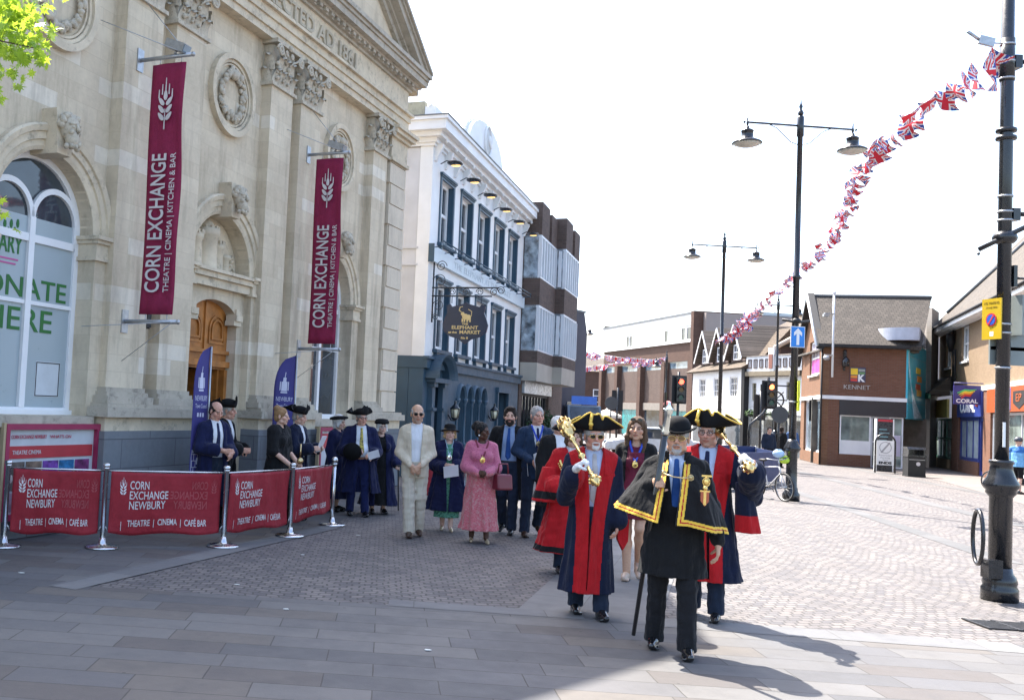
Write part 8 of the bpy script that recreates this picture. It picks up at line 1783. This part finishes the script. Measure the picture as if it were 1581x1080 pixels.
# --- 11. man in linen
f = Fig('bald tall man in cream linen suit, white open shirt and sunglasses, hands clasped', 636, 827, 1.87, 4, .0075, 'tan', wide=.93, head=(4, 3, 0), arms={'R': ((-.225, .02, 1.11), (-.06, -.20, .945)), 'L': ((.225, .02, 1.11), (.05, -.22, .955))}, feet={'L': (.09, .10, .02), 'R': (-.05, -.12, 0)}, brow=(.2, .17, .15))
f.set_hand('R', (.75, -.35, -.6), (.3, .9, 0), curl=(28, 35, 25)); f.set_hand('L', (-.75, -.4, -.6), (-.3, .9, 0), curl=(28, 35, 25)); f.body(stubble=(.25, .22, .2)); f.shirt(K_WHITE); f.trousers(K_LINENT, rk=.082, rh=.078); f.shoes(K_BROWNSH); f.glasses(M_BLACKM, M_LENSD); f.hair(K_GREYH, 'bald')
f.gown(K_LINEN, .84, (.20, .155), (0, .02), (.80, 1.50, 0, 0, .05, .085), (.060, .056, .048, .93), None, 4, .025, .024, 'linen_jacket', 15, gy=-.02, warp=.003)

# --- 12-14. navy gowns by the corner
f = Fig('white haired old woman in navy gown and black bonnet leaning on a walking stick', 583, 792, 1.58, 12, .009, 'pale', True, wide=1.1, head=(8, 4, 0), arms={'L': ((.27, .0, 1.08), (.28, -.20, .95)), 'R': ((-.26, .04, 1.08), (-.26, -.06, .86))})
f.set_hand('L', (.1, -.8, -.5), (-.2, -.4, -.8), curl=(55, 65, 45)); f.body(); f.hair(K_WHITEH, 'bob'); f.bonnet(K_FELT, .13, .085); f.glasses(M_GALV); f.shoes(); f.gown(K_BLACK, .15, (.24, .2), (0, 0), None, None, None, 6, .03, .012, 'dress', 4, top=(.13, .11), sleeves=''); f.gown(K_NAVYB, .14, (.34, .26), (0, .04), (.12, 1.5, 0, 0, .11, .055), (.072, .080, .095, .86), None, 9, .05, .028, 'gown', 16)
pw_ = f.world(f.J['wrL']+np.array((.01, -.07, -.03))); ft_ = G(615, 787); t = thing('walking_stick', 'black walking stick of the old woman in the navy gown', 'stick', ft_); m = MB(); h_ = pw_-ft_; m.tube([(0, 0, 0), h_], .011, 7); m.build('shaft', M_BLACKM, t); m = MB(); m.tube([h_+Vector((-.06, 0, .0)), h_+Vector((0, 0, .015)), h_+Vector((.06, 0, 0))], .014, 7); m.build('handle', M_BLACKM, t)
K_PTIE = pattern('yellow_black_tie', (.02, .02, .02), (.50, .40, .08), (.02, .02, .03), 60)
f = Fig('stout man in black tricorn, navy gown and patterned yellow tie by the ball topped post', 551, 795, 1.73, 8, .0085, 'ruddy', wide=1.12, belly=.05, head=(14, 2, 0), arms={'R': ((-.31, .0, 1.08), (-.12, -.30, 1.10)), 'L': ((.30, .0, 1.08), (.16, -.30, 1.02))}, feet={'L': (.12, -.08, 0), 'R': (-.12, .03, 0)}, brow=(.3, .28, .26))
f.set_hand('R', (.85, -.3, .0), (.1, .6, -.7), curl=(35, 45, 35)); f.set_hand('L', (-.6, -.6, .1), (-.2, .5, -.7), curl=(35, 45, 35)); f.body(); f.hair(K_GREYH, 'short'); f.tricorn(K_FELT, None, .98, -5, yaw=35); f.glasses(M_BLACKM); f.shirt(K_WHITE, K_PTIE, inf=.008); f.trousers(cloth('navy_trousers', (.012, .018, .075)), rt=.108); f.shoes()
f.gown(K_NAVYB, .38, (.37, .28), (0, .05), (.34, 1.5, .04, 0, .16, .08), {'R': (.078, .092, .108, .74), 'L': (.078, .092, .108, .74)}, None, 8, .05, .028, 'gown', 17, gy=.0)
hp_ = f.world((-.18, -.40, 1.06)); m = MB(); m.lathe([(.15, 0), (.155, .01), (.09, .03), (.085, .09), (.04, .11), (.001, .112)], 22); o = m.build('held_hat', K_FELT); o.location = hp_; o.rotation_euler = (R(-70), R(20), 0); tag(o, 'black hat held against the arm of the stout man in navy', 'hat')
pl_ = f.world((.17, -.40, 1.03)); m = MB(); m.obox((0, 0, 0), (.09, .03, .03), (0, .004, .0), (-.02, -.03, .06)); o = m.build('paper', MATS['white_paper']); o.location = pl_; tag(o, 'white paper held by the stout man in the patterned tie', 'paper')
f = Fig('white haired woman in navy gown and black bonnet standing behind the stout man', 516, 788, 1.62, 60, .009, 'pale', True, wide=1.1, head=(5, 8, 0))
f.body(); f.hair(K_WHITEH, 'bob'); f.bonnet(K_FELT, .15, .055, -14); f.shoes(); f.gown(K_NAVYB, .22, (.33, .26), (0, .03), None, (.072, .080, .095, .9), None, 9, .05, .026, 'gown', 18)

# --- 15-19. group behind the red screens
def spot(px, D): p = at(px, 650, D); return (p.x, p.y, 0)
f = Fig('woman with light brown hair pinned up and black short sleeved gown behind the red screens', 0, 0, 1.72, 62, .009, 'fair', True, wide=1.12, head=(8, 4, 0), loc=spot(433, 14.9), arms={'R': ((-.24, -.02, 1.12), (-.14, -.26, .93)), 'L': ((.24, -.02, 1.12), (.12, -.28, .93))})
f.body(); f.hair(cloth('light_brown_hair', (.26, .15, .07), .7, .25, 160), 'bun', extra=(((0, .09, .10), .055),)); f.shoes(); f.gown(K_BLACK, .25, (.33, .27), (0, .03), None, (.095, .085, .06, .12), None, 8, .05, .028, 'gown', 19)
m = MB(); p = f.world((-.0, -.36, .96)); m.ball((0, 0, 0), .05, 8, (1, .5, 1)); m.tube([(0, 0, .05), (0, .02, .25)], .012, 5); o = m.build('gilt_token', M_BRASS); o.location = p; tag(o, 'small gilt ornament in the hands of the woman with pinned up hair', 'ornament')
f = Fig('person in black tricorn and navy gown reading white papers beside the violet flag', 0, 0, 1.72, 66, .009, 'fair', head=(2, 12, 0), loc=spot(461, 15.5), arms={'R': ((-.24, -.05, 1.12), (-.16, -.30, 1.15)), 'L': ((.24, -.05, 1.12), (.12, -.32, 1.15))})
f.body(); f.hair(K_GREYH, 'short'); f.tricorn(K_FELT, None, 1.0, -3, yaw=10); f.shirt(K_WHITE); f.shoes(); f.trousers(K_BLACK); f.gown(K_NAVY, .3, (.31, .26), (0, .03), (.3, 1.5, 0, 0, .06, .06), (.072, .082, .10, .84), None, 8, .05, .028, 'gown', 20)
p = f.world((0, -.40, 1.20)); m = MB(); m.obox((0, 0, 0), (.09, .0, .0), (0, .004, .002), (0, -.05, .12)); o = m.build('paper', MATS['white_paper']); o.location = p; o.rotation_euler = (0, 0, f.root.rotation_euler.z); tag(o, 'white papers read by the person in tricorn beside the violet flag', 'paper')
f = Fig('bald man in navy gown and white shirt looking down in the doorway', 0, 0, 1.76, 34, .0085, 'ruddy', head=(4, 22, 0), loc=spot(332, 14.1), arms={'R': ((-.26, -.02, 1.12), (-.02, -.28, 1.10)), 'L': ((.26, -.02, 1.12), (.10, -.30, 1.06))})
f.body(); f.hair(K_DARKH, 'bald'); f.shirt(K_WHITE, K_TIEN); f.shoes(); f.trousers(K_DNAVY); f.gown(K_NAVYB, .3, (.32, .26), (0, .03), (.3, 1.5, 0, 0, .12, .08), (.072, .080, .098, .80), None, 8, .05, .026, 'gown', 21)
f = Fig('man in black tricorn and dark gown in profile beside the bald man', 0, 0, 1.77, 72, .009, 'ruddy', head=(0, 2, 0), loc=spot(350, 14.75), arms={'R': ((-.25, -.02, 1.12), (-.10, -.26, 1.08)), 'L': ((.25, -.02, 1.12), (.10, -.28, 1.08))})
f.body(); f.hair(K_GREYH, 'short'); f.tricorn(K_FELT, None, 1.05, -2, yaw=20); f.shirt(K_WHITE); f.shoes(); f.trousers(K_BLACK); f.gown(K_BLACK, .3, (.31, .26), (0, .03), (.3, 1.5, 0, 0, .10, .08), (.072, .080, .098, .84), None, 8, .05, .026, 'gown', 22)
f = Fig('person in dark gown mostly hidden in the open doorway by the left pilaster', 0, 0, 1.74, 60, .010, 'fair', loc=CE.loc(-8.38, .80))
f.body(); f.hair(K_DARKH, 'short'); f.shirt(K_WHITE); f.shoes(); f.trousers(K_BLACK); f.gown(K_BLACK, .3, (.31, .26), (0, .03), None, (.072, .080, .095, .9), None, 8, .05, .026, 'gown', 23)
# --- cyclist and far walkers
f = Fig('cyclist in pale blue jersey, black shorts and helmet standing behind the tall post', 1571, 762, 1.80, 150, .012, 'fair', group='passers by', feet={'L': (.10, -.05, 0), 'R': (-.1, .05, 0)}, arms={'L': ((.26, -.05, 1.12), (.18, -.32, 1.02)), 'R': ((-.26, -.05, 1.12), (-.18, -.32, 1.02))})
f.body(); f.shoes(); f.trousers(K_BLACK, 'cycling_shorts', rt=.095, rk=.07, hem=.50); f.gown(cloth('blue_jersey', (.16, .38, .62), .6), .86, (.20, .16), (0, .02), None, (.068, .062, .05, .25), None, 4, .02, .02, 'jersey', 24, labels=(lambda c: (c[:, 2] > 1.32).astype(int), {1: ('jersey_yoke', cloth('deep_blue_jersey', (.03, .14, .42), .6))}))
f.lathehat([(.10, -.02), (.105, .02), (.10, .06), (.07, .10), (.03, .12), (.001, .122)], plain('helmet', (.05, .055, .07), .35), 'helmet', 1.25, .03)
cb_ = f.world((.35, -.15, 0)); bb2 = bicycle((cb_.x, cb_.y, 0), R(120), 'dark bicycle held by the cyclist in pale blue behind the tall post', M_BLACK)
for px, D, H_, yw, lab, gm, tm, sk in ((1188, 40, 1.72, 20, 'far walker in dark grey top beside the navy screens', K_DNAVY, K_BLACK, 'fair'), (1207, 43, 1.75, 150, 'far walker in black seen from behind near the nearer lamp post', K_BLACK, K_BLACK, 'dark'), (1224, 46, 1.80, 170, 'far walker in blue jacket just right of the nearer lamp post', cloth('denim_blue', (.05, .10, .22)), K_DNAVY, 'fair')):
    f = Fig(lab, 0, 0, H_, yw, .016, sk, loc=spot(px, D), group='passers by', feet={'L': (.1, -.15, 0), 'R': (-.1, .15, 0)}); f.body(); f.hair(K_DARKH, 'short'); f.trousers(tm); f.shoes(); f.gown(gm, .85, (.20, .16), (0, .02), None, (.068, .062, .05, .9), None, 4, .02, .02, 'jacket', 25)
